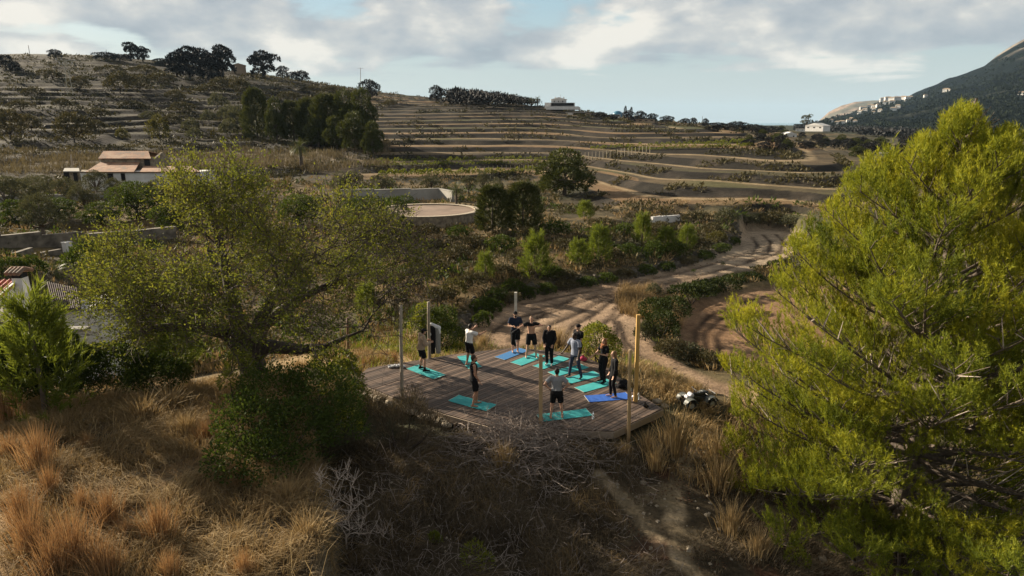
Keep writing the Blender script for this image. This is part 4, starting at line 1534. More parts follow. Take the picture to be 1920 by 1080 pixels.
def grass_patch(name, pts, per, h, w, leanf, spread, mat, r, vf, kind='stuff'):
    n = len(pts)
    k = np.repeat(np.arange(n), per)
    P = pts[k] + np.stack([r.normal(size=len(k)) * spread, r.normal(size=len(k)) * spread, np.zeros(len(k))], -1)
    P[:, 2] = H(P[:, 0], P[:, 1]) - 0.02
    hh = h * r.uniform(0.45, 1.25, len(k)) * (0.6 + 0.8 * r.random(n))[k]
    ld = leanf(pts)[k] + np.stack([r.normal(size=len(k)) * 0.45, r.normal(size=len(k)) * 0.45], -1)
    v = np.clip(vf(pts)[k] + r.uniform(-0.22, 0.22, len(k)), 0, 1)
    V, Q, T, vv = blades(P, hh, ld, w, r, v)
    o = link(name, new_mesh(name, V, Q, T, v=vv), mat)
    tag(o, kind=kind)
    return o


def sample_area(n, r, x0, x1, y0, y1, ok):
    x = r.uniform(x0, x1, n); y = r.uniform(y0, y1, n)
    m = ok(x, y)
    return np.stack([x[m], y[m], H(x[m], y[m])], -1)


def front_ok(x, y):
    return (np.abs(np.arctan2(x, y)) < math.radians(40)) & (np.hypot(x, y) > 10)


rg = np.random.default_rng(31)
leanw = lambda p: np.stack([(fbm(p[:, 0] / 1.2, p[:, 1] / 1.2, 2, 81) - 0.35) * 3.2, (fbm(p[:, 0] / 1.2, p[:, 1] / 1.2, 2, 82) - 0.6) * 2.6], -1)
knoll_ok = lambda x, y: front_ok(x, y) & (x < BANK_LINE(y) + 0.15) & (poly_sd(x, y, DECK) > 0.2)
pts = sample_area(9000, rg, -22, -3.5, 10.5, 25.5, lambda x, y: knoll_ok(x, y) & (fbm(x / 1.3, y / 1.3, 3, 83) > 0.40))
grass_patch('matted_dry_grass', pts, 20, 0.40, 0.0085, leanw, 0.11, M_straw, rg, lambda p: 0.12 + 0.8 * fbm(p[:, 0] / 2.2, p[:, 1] / 2.2, 3, 84))
pts = sample_area(5200, rg, -22, -3.5, 10.5, 25.5, lambda x, y: knoll_ok(x, y) & (fbm(x / 1.3, y / 1.3, 3, 83) <= 0.46))
grass_patch('trampled_dark_litter', pts, 13, 0.20, 0.008, leanw, 0.16, M_heath, rg, lambda p: 0.2 + 0.9 * fbm(p[:, 0], p[:, 1], 3, 85))
# pale loose stalks standing over the knoll
pts = sample_area(700, rg, -20, -4, 10.5, 24, knoll_ok)
grass_patch('loose_stalks', pts, 3, 0.75, 0.006, lambda p: leanw(p) * 0.25, 0.1, M_straw, rg, lambda p: 0.55 + 0.3 * rg.random(len(p)))
# low scrub in the shaded hollow
hol_ok = lambda x, y: front_ok(x, y) & (x > BANK_LINE(y) + 0.5) & (poly_sd(x, y, DECK) > 0.35) & (line_d(x, y, PATH_LINE) > 0.45) & (line_d(x, y, PATH_TWO) > 0.7)
pts = sample_area(5200, rg, -6, 3.6, 10.5, 20.5, lambda x, y: hol_ok(x, y) & (fbm(x / 1.1, y / 1.1, 3, 86) > 0.40))
grass_patch('hollow_undergrowth', pts, 20, 0.42, 0.007, lambda p: leanw(p) * 0.8, 0.13, M_heath, rg, lambda p: 0.15 + 0.9 * fbm(p[:, 0] / 1.4, p[:, 1] / 1.4, 3, 87))
pts = sample_area(1300, rg, -6, 3.6, 10.5, 20.5, lambda x, y: hol_ok(x, y) & (fbm(x / 1.0, y / 1.0, 3, 88) > 0.56))
grass_patch('hollow_straw', pts, 20, 0.42, 0.008, leanw, 0.12, M_straw, rg, lambda p: 0.05 + 0.5 * fbm(p[:, 0], p[:, 1], 3, 89))
pts = sample_area(2600, rg, 2.6, 12, 11, 22, lambda x, y: hol_ok(x, y) & (fbm(x / 0.9, y / 0.9, 3, 86) > 0.50))
pl_ = sample_area(9000, rg, 2.8, 10, 11, 20.5, lambda x, y: front_ok(x, y) & (line_d(x, y, PATH_LINE) > 0.2) & (fbm(x / 0.8, y / 0.8, 3, 97) > 0.47))
Vl, Ql = leaf_quads(pl_ + np.array([0, 0, .015]), unit(rdir(len(pl_), rg) * np.array([1, 1, .25])), 0.07 * rg.uniform(.5, 1.3, len(pl_)), 0.035, rg)
M_litter = foliage('red_brown_leaf_litter', [(0.0, (0.05, 0.026, 0.018)), (0.5, (0.11, 0.055, 0.035)), (1.0, (0.20, 0.13, 0.08))], 0.8, 0.1, 0.1)
tag(link('leaf_litter', new_mesh('leaf_litter', Vl, Ql, v=np.repeat(rg.random(len(pl_)), 4)), M_litter), kind='stuff')
grass_patch('slope_undergrowth', pts, 20, 0.28, 0.008, leanw, 0.12, M_heath, rg, lambda p: 0.3 + 0.9 * fbm(p[:, 0], p[:, 1], 3, 87))
# bare sticks lying about in the hollow
A_, B_ = [], []
for p in sample_area(2600, rg, -5, 4, 10.8, 19.5, lambda x, y: hol_ok(x, y)):
    d = unit(np.array([[rg.normal(), rg.normal(), rg.uniform(0.0, 0.9)]]))[0]; q_ = p + np.array([0, 0, .04])
    for k in range(3):
        e = q_ + d * rg.uniform(.1, .28); A_.append(q_); B_.append(e); q_ = e; d = unit((d + rg.normal(size=3) * .35)[None])[0]
V, Q = edge_prisms(A_, B_, np.full(len(A_), .007), np.full(len(A_), .005), 3)
tag(link('fallen_sticks', new_mesh('fallen_sticks', V, Q), M_brush), kind='stuff')
# straw around the deck and behind it
pts = sample_area(3200, rg, -12, 9, 18, 37, lambda x, y: (poly_sd(x, y, DECK) > 0.25) & (poly_sd(x, y, DECK) < 4.5) & (poly_sd(x, y, FIELD_A) > 0.3) & ((y > 22) | (x > 4.8)) & (fbm(x / 1.6, y / 1.6, 3, 90) > 0.40))
grass_patch('straw_by_deck', pts, 22, 0.42, 0.011, lambda p: leanw(p) * 0.45, 0.15, M_straw, rg, lambda p: 0.2 + 0.7 * fbm(p[:, 0] / 2, p[:, 1] / 2, 3, 92))
wc = at_z(1215, 572, -2.0)
pts = sample_area(420, rg, wc.x - 2.2, wc.x + 2.0, wc.y - 4.5, wc.y + 4.5, lambda x, y: ((x - wc.x) / 2.0) ** 2 + ((y - wc.y) / 4.3) ** 2 < 1)
grass_patch('field_edge_weeds', pts, 24, 0.75, 0.013, lambda p: leanw(p) * 0.3, 0.15, M_straw, rg, lambda p: 0.1 + 0.6 * fbm(p[:, 0], p[:, 1], 3, 92))
pts = sample_area(1100, rg, -9, 8, 26, 40, lambda x, y: (poly_sd(x, y, DECK) > 0.3) & (poly_sd(x, y, FIELD_A) > 0.3) & (poly_sd(x, y, FIELD_B) > 0.5) & (fbm(x / 1.6, y / 1.6, 3, 93) > 0.5))
grass_patch('green_weeds', pts, 20, 0.45, 0.015, lambda p: leanw(p) * 0.3, 0.18, M_lime, rg, lambda p: 0.1 + 0.6 * fbm(p[:, 0] / 2, p[:, 1] / 2, 3, 92))


def tuft_mesh(n, h, w, lean, spread, r, vb):
    a = r.uniform(0, 2 * math.pi, n); q = np.abs(r.normal(size=n)) * spread
    P = np.stack([q * np.cos(a), q * np.sin(a), np.full(n, -0.03)], -1)
    ld = np.stack([np.cos(a), np.sin(a)], -1) * (lean * (0.2 + q / spread * 0.5))[:, None] + r.normal(size=(n, 2)) * 0.12
    V, Q, T, vv = blades(P, h * r.uniform(0.5, 1.15, n), ld, w, r, np.clip(vb + r.uniform(-0.3, 0.3, n), 0, 1))
    return new_mesh('grass_tuft', V, Q, T, v=vv)


TUFTS = [tuft_mesh(330, 1.0, 0.006, 0.42, 0.17, rg, 0.5) for _ in range(3)]
for t in TUFTS: t.materials.append(M_rust)
STRAWT = [tuft_mesh(220, 1.0, 0.009, 0.45, 0.17, rg, 0.55) for _ in range(2)]
for t in STRAWT: t.materials.append(M_straw)


def put_tuft(me_, px, py, hp, wide, label, group):
    p = hit(px, py)
    zc = p.y * CP - (p.z - CAM_H) * SP
    o = link('grass_tuft', me_, None, None, (p.x, p.y, p.z - 0.02))
    h = hp * zc / FPX * 1.08
    o.scale = (h * wide, h * wide, h); o.rotation_euler = (0, 0, random.uniform(0, 6))
    tag(o, label, 'grass tuft', group)


RUST_AT = [(10, 800, 90, 'rust orange grass tuft standing highest at the left edge of the knoll'), (75, 880, 95, 'tall rust orange tuft left of the dark trampled litter'),
           (20, 860, 60, 'short rust tuft at the left edge under the highest tuft'), (95, 930, 70, 'rust tuft just below the tall tuft by the litter'), (45, 985, 100, 'rust tuft at the left edge above the corner clump'),
           (155, 960, 60, 'small rust tuft in the middle of the left slope'), (205, 980, 80, 'rust tuft ahead of the long pale stalks'), (60, 1040, 110, 'broad rust clump in the lower left corner'),
           (140, 1062, 130, 'tallest orange clump along the lower left border'), (108, 1090, 120, 'orange clump cut by the bottom border near the corner'), (200, 1085, 95, 'orange clump on the bottom border beside the tallest one'),
           (300, 1010, 85, 'wide rust tuft alone on the middle of the knoll'), (240, 1010, 45, 'low rust tuft left of the lone wide one'), (320, 1090, 70, 'orange tuft at the bottom border under the lone wide one'),
           (460, 1085, 70, 'rust tuft at the bottom border before the earth bank'), (390, 830, 55, 'rust tuft against the large dark glossy bush'), (450, 915, 50, 'rust tuft below the large dark glossy bush'),
           (165, 845, 40, 'low rust tuft in the dark trampled litter')]
for i, (a, b, h, l) in enumerate(RUST_AT):
    put_tuft(TUFTS[i % 3], a, b, h, random.uniform(0.62, 0.9), l, 'rust orange grass tufts on the knoll')
STRAW_AT = [(140, 775, 44, 'broad straw mound left of the large glossy bush, nearest the dark bush'), (215, 760, 40, 'straw mound under the left twigs of the spreading tree'), (265, 790, 52, 'pale straw mound in the middle of the upper knoll'), (320, 765, 46, 'straw mound nearest the trunk of the spreading tree'), (350, 815, 48, 'straw mound touching the left side of the large glossy bush'), (85, 770, 36, 'low straw mound below the dark bush at the left edge'), (540, 940, 46, 'wind combed straw mound above the earth bank'), (575, 1010, 50, 'lower wind combed straw mound at the bank edge'),
            (1265, 850, 95, 'tall feathery straw tuft right of the deck corner'), (1230, 880, 60, 'straw tuft beside the tall feathery one'), (1170, 860, 40, 'low golden tuft in front of the deck corner'), (1215, 845, 42, 'golden tuft just below the right deck corner'),
            (1350, 920, 85, 'straw tuft against the left edge of the big pine'), (1345, 860, 60, 'upper straw tuft beside the big pine'), (1370, 1000, 70, 'straw tuft below the big pine'), (1420, 1040, 60, 'straw tuft at the foot of the big pine'), (1300, 745, 40, 'straw tuft behind the quad bike'),
            (1250, 740, 45, 'straw tuft between the tall yellow post and the quad bike'), (905, 655, 38, 'straw tuft behind the deck beside the dirt field'), (1045, 650, 45, 'straw tuft behind the man in black tracksuit'), (945, 880, 60, 'straw tuft growing through the brush pile'), (620, 985, 45, 'flattened straw tuft at the top of the earth bank')]
for i, (a, b, h, l) in enumerate(STRAW_AT):
    put_tuft(STRAWT[i % 2], a, b, h, random.uniform(0.7, 1.1) * (1.9 if 'mound' in l else 1), l, 'straw coloured grass tufts around the deck')
# row of cut tussocks along the far left edge of the deck
for i, x in enumerate((683, 697, 712, 727, 741)):
    put_tuft(TUFTS[i % 3], x, 690 - (x - 683) * 0.2, 24, 0.7, ['leftmost', 'second', 'middle', 'fourth', 'rightmost'][i] + ' clipped tussock in the row behind the far left deck edge', 'clipped tussocks behind the deck')
for i, (a, b, h, l) in enumerate([(890, 1072, 60, 'small yellow plant at the bottom border of the hollow'), (1490, 1065, 45, 'small yellow plant at the bottom border under the pine'), (815, 1020, 22, 'tiny yellow sprig in the dark hollow')]):
    p = hit(a, b); zc = p.y * CP - (p.z - CAM_H) * SP; m = zc / FPX
    o = thing('yellow_plant', l, 'plant', p, 0, 'yellow plants in the shaded hollow')
    link('foliage', bush_mesh('foliage', [(0, 0, h * m * .5, h * m * .4, h * m * .4, h * m * .55), (h * m * .3, 0, h * m * .3, h * m * .3, h * m * .3, h * m * .35)], 500, 0.07, 0.03, 0.8), M_lime, o)
# ------------------------------------------------------------------ the wooden deck
def wood_mat(name, stops, rough=0.75, scale=3.0, stretch=(1, 1, 1)):
    m, nt, b = nodes_of(name)
    at = nt.nodes.new('ShaderNodeAttribute'); at.attribute_name = 'v'
    inf = nt.nodes.new('ShaderNodeObjectInfo')
    n = tex_noise(nt, scale, 6, 0.6, stretch=stretch)
    n2 = tex_noise(nt, 0.7, 5, 0.6)
    a = nt.nodes.new('ShaderNodeMath'); a.operation = 'MULTIPLY_ADD'
    nt.links.new(inf.outputs['Random'], a.inputs[0]); a.inputs[1].default_value = 0.55
    b2 = nt.nodes.new('ShaderNodeMath'); b2.operation = 'MULTIPLY_ADD'
    nt.links.new(n.outputs[0], b2.inputs[0]); b2.inputs[1].default_value = 0.55
    b3 = nt.nodes.new('ShaderNodeMath'); b3.operation = 'MULTIPLY_ADD'
    nt.links.new(n2.outputs[0], b3.inputs[0]); b3.inputs[1].default_value = 0.5; b3.inputs[2].default_value = -0.28
    nt.links.new(b3.outputs[0], b2.inputs[2])
    nt.links.new(b2.outputs[0], a.inputs[2])
    nt.links.new(ramp(nt, a.outputs[0], stops), b.inputs['Base Color'])
    b.inputs['Roughness'].default_value = rough
    b.inputs['Specular IOR Level'].default_value = 0.3
    bump(nt, b, n.outputs[0], 0.35, 0.006)
    return m


M_deck = wood_mat('weathered_deck_boards', [(0.1, (0.042, 0.031, 0.026)), (0.5, (0.098, 0.070, 0.055)), (0.9, (0.20, 0.14, 0.105))], 0.62, 5.0)
M_fascia = wood_mat('pale_edge_boards', [(0.1, (0.16, 0.125, 0.095)), (0.6, (0.27, 0.215, 0.165)), (1.0, (0.36, 0.29, 0.22))], 0.8, 4.0)
M_post = wood_mat('raw_timber', [(0.1, (0.24, 0.165, 0.09)), (0.6, (0.36, 0.25, 0.135)), (1.0, (0.44, 0.31, 0.17))], 0.7, 5.0)
M_post_y = wood_mat('yellow_timber', [(0.1, (0.36, 0.215, 0.065)), (0.6, (0.48, 0.30, 0.10)), (1.0, (0.55, 0.37, 0.13))], 0.6, 5.0)
M_post_g = wood_mat('grey_timber', [(0.1, (0.20, 0.165, 0.125)), (0.6, (0.30, 0.255, 0.20)), (1.0, (0.37, 0.32, 0.25))], 0.8, 5.0)
M_post_d = wood_mat('brown_timber', [(0.1, (0.12, 0.07, 0.045)), (0.6, (0.20, 0.125, 0.08)), (1.0, (0.27, 0.175, 0.11))], 0.7, 5.0)


def clip_half(poly, n, c):
    out = []
    k = len(poly)
    for i in range(k):
        a, b = poly[i], poly[(i + 1) % k]
        da = a[0] * n[0] + a[1] * n[1] - c; db = b[0] * n[0] + b[1] * n[1] - c
        if da <= 0: out.append(a)
        if (da < 0 < db) or (db < 0 < da):
            t = da / (da - db); out.append((a[0] + t * (b[0] - a[0]), a[1] + t * (b[1] - a[1])))
    return out


area = sum(DECK[i][0] * DECK[(i + 1) % len(DECK)][1] - DECK[(i + 1) % len(DECK)][0] * DECK[i][1] for i in range(len(DECK)))
DK = DECK if area > 0 else DECK[::-1]
deck = thing('yoga_deck', 'dark weathered timber deck of many sides among dry grass', 'deck', (0, 0, 0))
pu = np.array((math.sin(math.radians(44.4)), math.cos(math.radians(44.4)))); pn = np.array((pu[1], -pu[0]))
dots = [p[0] * pn[0] + p[1] * pn[1] for p in DK]
PW = 0.142
k0, k1 = int(math.floor(min(dots) / PW)), int(math.ceil(max(dots) / PW))
for k in range(k0, k1):
    pl = clip_half(DK, pn, (k + 1) * PW - 0.009)
    pl = clip_half(pl, -pn, -(k * PW + 0.009))
    if len(pl) < 3: continue
    dz = random.uniform(-0.008, 0.004)
    mb = MB().prism(pl, -0.030 + dz, 0.0 + dz)
    mb.build('deck_plank', M_deck, deck)
nD = len(DK)
for i in range(nD):
    a, b = np.array(DK[i]), np.array(DK[(i + 1) % nD])
    d = (b - a); L = np.linalg.norm(d); d = d / L; o = np.array((d[1], -d[0]))
    c = (a + b) / 2 + o * 0.024
    MB().box((c[0], c[1], -0.145), (L + 0.02, 0.042, 0.225), math.atan2(d[1], d[0])).build('edge_board', M_fascia, deck)
    for t in np.linspace(0.15, 0.85, max(2, int(L / 1.4))):
        p = a + d * L * t - o * 0.10
        MB().box((p[0], p[1], -0.38), (0.09, 0.09, 0.68)).build('support_block', M_post_d, deck)
# pale stones packed against the sunny left edge
M_stone = matte('pale_limestone', (0.48, 0.41, 0.31), (0.30, 0.25, 0.19), 4, 0.9, 0.5, 0.03)
for i in range(26):
    u = (i + random.random() * 0.5) / 26
    a, b = at_z(668, 722, -0.1), at_z(850, 786, -0.1)
    p = a.lerp(b, u)
    if 0.28 < u < 0.5 and random.random() < 0.6: continue
    g = gnd(p.x, p.y)
    s = random.uniform(0.13, 0.26)
    o = MB().ball((0, 0, 0), (s, s * random.uniform(.5, .8), s * random.uniform(.4, .6)), 7, 5).build('edge_stone', M_stone, None, (p.x - random.uniform(0, .1), p.y - random.uniform(0.05, 0.25), max(g, -0.33) + 0.08))
    me_ = o.data
    co = np.empty(len(me_.vertices) * 3); me_.vertices.foreach_get('co', co); co = co.reshape(-1, 3)
    co *= (0.8 + 0.4 * vnoise(co[:, 0:1] * 15 + i, co[:, 1:2] * 15 + co[:, 2:] * 9, 5)); me_.vertices.foreach_set('co', co.ravel()); me_.update()
    o.rotation_euler = (0, 0, random.uniform(0, 3))
    tag(o, nth(len([k for k in bpy.data.objects if k.name.startswith('edge_stone')])) + ' limestone lump from the left along the sunny edge of the deck', 'stone', 'limestone lumps along the deck edge')

# ------------------------------------------------------------------ posts round the deck
def post(px, ytop, ybase, label, mat, r=0.05, square=False, ztop_px=None, D=None, z=None, topx=None):
    p = at_z(px, ybase, 0.0 if z is None else z)
    g = min(gnd(p.x, p.y), p.z)
    Dh = math.hypot(p.x, p.y)
    t = at_d(px if topx is None else topx, ytop, Dh)
    o = thing('wooden_post', label, 'post', (p.x, p.y, g - 0.3), 0, 'posts standing round the deck')
    top = np.array(t) - np.array((p.x, p.y, g - 0.3))
    if square:
        mb = MB(); hw = r
        P = [(-hw, -hw, 0), (hw, -hw, 0), (hw, hw, 0), (-hw, hw, 0)]
        Q = [(a + top[0], b + top[1], top[2]) for a, b, _ in P]
        mb.add(P + Q, [(0, 3, 2, 1), (4, 5, 6, 7), (0, 1, 5, 4), (1, 2, 6, 5), (2, 3, 7, 6), (3, 0, 4, 7)])
        mb.build('shaft', mat, o)
    else:
        mb = MB(); n = 7
        pts = [np.array((0, 0, 0)) + top * u + np.array((0.012 * math.sin(u * 6), 0.01 * math.sin(u * 5 + 1), 0)) for u in np.linspace(0, 1, n)]
        mb.tube(pts, [r * (1.08 - 0.16 * u) for u in np.linspace(0, 1, n)], 10)
        mb.build('shaft', mat, o, smooth=True)
    return o, top


post(752, 572, 741, 'slim grey post at the near left edge of the deck', M_post_g, 0.060)
post(804, 566, 672, 'grey post with clothes hanging on it beside the man in beige hoodie', M_post_g, 0.065)
post(967, 548, 650, 'pale square post behind the man in navy shirt', matte('whitewashed_timber', (0.62, 0.58, 0.52), (0.46, 0.42, 0.36), 6, 0.7, 0.2, 0.01), 0.06, True)
post(1192, 590, 752, 'tall yellow square post at the right corner of the deck', M_post_y, 0.062, True, topx=1197)
o5, t5 = post(1179, 656, 803, 'round brown post with a white tape band at the near right deck edge', M_post, 0.058, topx=1182)
MB().tube([t5 * 0.60, t5 * 0.63], [0.061, 0.061], 10).build('tape_band', matte('white_tape', (0.7, 0.68, 0.62), (0.6, 0.58, 0.52), 8, 0.6, 0), o5)
post(1014, 665, 797, 'square raw timber post at the front edge beside the man in grey shirt', M_post, 0.058, True)
post(652, 596, 672, 'brown post seen through the branches of the spreading tree', M_post_d, 0.065, z=-0.4)

# ------------------------------------------------------------------ yoga mats
M_teal = matte('teal_foam', (0.06, 0.41, 0.42), (0.04, 0.31, 0.33), 3, 0.75, 0.15, 0.002, 0.25)
M_blue = matte('blue_foam', (0.035, 0.125, 0.47), (0.028, 0.10, 0.40), 30, 0.75, 0.15, 0.002, 0.25)
M_bluegrey = matte('faded_blue_foam', (0.05, 0.19, 0.42), (0.04, 0.15, 0.36), 30, 0.75, 0.15, 0.002, 0.25)
M_trim = matte('pale_mat_edge', (0.52, 0.55, 0.48), (0.45, 0.48, 0.42), 10, 0.7, 0)


def mat_rect(corners):
    """fits a real rectangle to four photo corners on the deck"""
    P = np.array([at_z(a, b, 0.005)[:2] for a, b in corners])
    c = P.mean(0)
    u = (P[3] - P[0]) + (P[2] - P[1])
    L = (np.linalg.norm(P[3] - P[0]) + np.linalg.norm(P[2] - P[1])) / 2
    W = (np.linalg.norm(P[1] - P[0]) + np.linalg.norm(P[2] - P[3])) / 2
    ang = math.atan2(u[1], u[0])
    return c, L, W, ang


def yoga_mat(corners, mat, label, fold=0.0, n=14):
    c, L, W, ang = mat_rect(corners)
    L = min(max(L, 1.55), 1.9); W = min(max(W, 0.55), 0.66)
    o = thing('yoga_mat', label, 'yoga mat', (c[0], c[1], 0.0), ang, 'yoga mats laid out on the deck')
    mb = MB()
    xs = np.linspace(-L / 2, L / 2, n)
    zz = 0.008 + 0.004 * np.abs(np.sin(np.arange(n) * 1.7 + c[0] * 3)) + np.where(np.abs(xs) > L * 0.44, 0.012, 0)
    V = []
    for x, z in zip(xs, zz):
        V += [(x, -W / 2, z), (x, W / 2, z), (x, -W / 2, z - 0.006), (x, W / 2, z - 0.006)]
    Q = []
    for i in range(n - 1):
        a = 4 * i; b = a + 4
        Q += [(a, b, b + 1, a + 1), (a + 2, a + 3, b + 3, b + 2), (a, a + 2, b + 2, b), (a + 1, b + 1, b + 3, a + 3)]
    Q += [(0, 1, 3, 2), (4 * n - 4, 4 * n - 2, 4 * n - 1, 4 * n - 3)]
    mb.add(V, Q)
    mb.build('foam', mat, o)
    e = MB()
    for s in (-1, 1):
        e.box((s * (L / 2 + 0.006), 0, zz[0] - 0.002), (0.012, W, 0.009))
    e2 = e.build('edge_band', M_trim, o)
    e2['kind'] = 'stuff'
    if fold:
        f = MB().box((L / 2 - 0.16, 0, 0.035), (0.32, W, 0.008), 0)
        f.build('folded_end', mat, o)
    return o, (c, L, W, ang)


MATS = dict(
    hoodie=yoga_mat([(760.7, 690.7), (786.7, 685), (837.3, 703.3), (813.3, 711)], M_teal, 'teal mat under the man in beige hoodie'),
    white=yoga_mat([(856.3, 668.1), (882, 666.7), (904.4, 689.6), (878.5, 691)], M_teal, 'teal mat under the man in white shirt'),
    tank=yoga_mat([(840.2, 750.7), (861.9, 742.1), (929, 758.8), (914, 773)], M_teal, 'teal mat with a folded end under the man in black tank top', 1),
    navy=yoga_mat([(927.5, 669), (945.8, 676), (990, 657), (972, 653)], M_bluegrey, 'faded blue mat under the man in navy shirt'),
    bare=yoga_mat([(956.7, 680), (978.3, 685), (1023, 668), (1000, 662.5)], M_teal, 'teal mat under the bare chested man'),
    track=yoga_mat([(999, 686.7), (1018, 692.5), (1068, 673), (1046.7, 667.5)], M_teal, 'teal mat under the man in black tracksuit'),
    back=yoga_mat([(1024, 699), (1046.7, 705), (1104, 688), (1086.7, 684)], M_teal, 'teal mat behind the legs of the man in pale blue shirt'),
    step=yoga_mat([(1058, 709), (1068, 720), (1123, 705), (1111.7, 696.7)], M_teal, 'teal mat under the stepping man in pale blue shirt'),
    scarf=yoga_mat([(1075.8, 726.7), (1096.7, 735.8), (1156, 718), (1135, 712)], M_teal, 'teal mat under the woman with the orange scarf'),
    blond=yoga_mat([(1092.5, 742.5), (1108, 754), (1180, 748), (1176, 736)], M_blue, 'bright blue mat under the woman in black'),
    grey=yoga_mat([(1004, 777.5), (1016.7, 790.8), (1111.7, 779), (1096.7, 766.7)], M_teal, 'teal mat nearest the viewer under the man in grey shirt'),
)

# ------------------------------------------------------------------ people
def cloth(name, c, rough=0.9):
    return matte(name, c, tuple(k * 0.8 for k in c), 25, rough, 0.25, 0.006, 0.15)


SKIN = {'fair': matte('fair_skin', (0.50, 0.29, 0.20), (0.44, 0.25, 0.17), 12, 0.55, 0.0), 'tan': matte('tanned_skin', (0.40, 0.22, 0.145), (0.34, 0.185, 0.12), 12, 0.55, 0.0),
        'dark': matte('dark_skin', (0.065, 0.038, 0.027), (0.05, 0.03, 0.022), 12, 0.5, 0.0)}
CL = {'black': cloth('black_cloth', (0.012, 0.012, 0.014)), 'navy': cloth('navy_cloth', (0.018, 0.026, 0.05)), 'white': cloth('white_cotton', (0.74, 0.73, 0.72)),
      'beige': cloth('beige_fleece', (0.40, 0.31, 0.23)), 'grey': cloth('grey_cotton', (0.27, 0.28, 0.30)), 'pale': cloth('pale_blue_cotton', (0.25, 0.28, 0.36)),
      'orange': cloth('orange_scarf_cloth', (0.30, 0.125, 0.06)), 'bluegrey': cloth('blue_grey_leggings', (0.04, 0.05, 0.085)), 'pink': cloth('pink_cloth', (0.50, 0.07, 0.13)),
      'palecloth': cloth('pale_towel', (0.62, 0.63, 0.66)), 'greycloth': cloth('grey_blanket', (0.26, 0.26, 0.25))}
HAIR = {'black': matte('black_hair', (0.012, 0.010, 0.009), (0.008, 0.007, 0.006), 30, 0.6, 0.3, 0.01), 'brown': matte('brown_hair', (0.05, 0.03, 0.018), (0.03, 0.02, 0.012), 30, 0.6, 0.3, 0.01),
        'auburn': matte('auburn_hair', (0.22, 0.085, 0.03), (0.13, 0.05, 0.02), 30, 0.55, 0.3, 0.01), 'blond': matte('dark_blond_hair', (0.20, 0.12, 0.055), (0.12, 0.07, 0.035), 30, 0.55, 0.3, 0.01)}
M_eye = matte('dark_eye', (0.015, 0.012, 0.01), (0.01, 0.01, 0.01), 10, 0.2, 0)


def loft(mb, levels, n=14):
    V = []
    for cx_, cy_, cz_, rx, ry in levels:
        for j in range(n):
            a = 2 * math.pi * j / n
            V.append((cx_ + rx * math.cos(a), cy_ + ry * math.sin(a), cz_))
    k = len(levels)
    Q = [(i * n + j, i * n + (j + 1) % n, (i + 1) * n + (j + 1) % n, (i + 1) * n + j) for i in range(k - 1) for j in range(n)]
    V += [levels[0][:3], levels[-1][:3]]
    T = []
    for j in range(n):
        T.append((k * n, (j + 1) % n, j)); T.append((k * n + 1, (k - 1) * n + j, (k - 1) * n + (j + 1) % n))
    mb.add(V, Q, T)


def rcone(mb, a, b, ra, rb, n=10):
    """limb segment with round ends"""
    mb.tube([a, b], [ra, rb], n)
    mb.ball(a, ra, n, 6); mb.ball(b, rb, n, 6)


def fuse(mb, name, voxel, ratio, mat, parent, smooth=True):
    me = mb.mesh(name)
    o = bpy.data.objects.new(name, me); COL.objects.link(o)
    r = o.modifiers.new('r', 'REMESH'); r.mode = 'VOXEL'; r.voxel_size = voxel
    s = o.modifiers.new('s', 'SMOOTH'); s.iterations = 2; s.factor = 0.5
    d = o.modifiers.new('d', 'DECIMATE'); d.ratio = ratio
    dg = bpy.context.evaluated_depsgraph_get()
    me2 = bpy.data.meshes.new_from_object(o.evaluated_get(dg))
    me2.name = name
    bpy.data.objects.remove(o); bpy.data.meshes.remove(me)
    me2.polygons.foreach_set('use_smooth', np.full(len(me2.polygons), smooth))
    me2.materials.clear()
    return link(name, me2, mat, parent)


def A3(*a):
    return np.array(a, float)


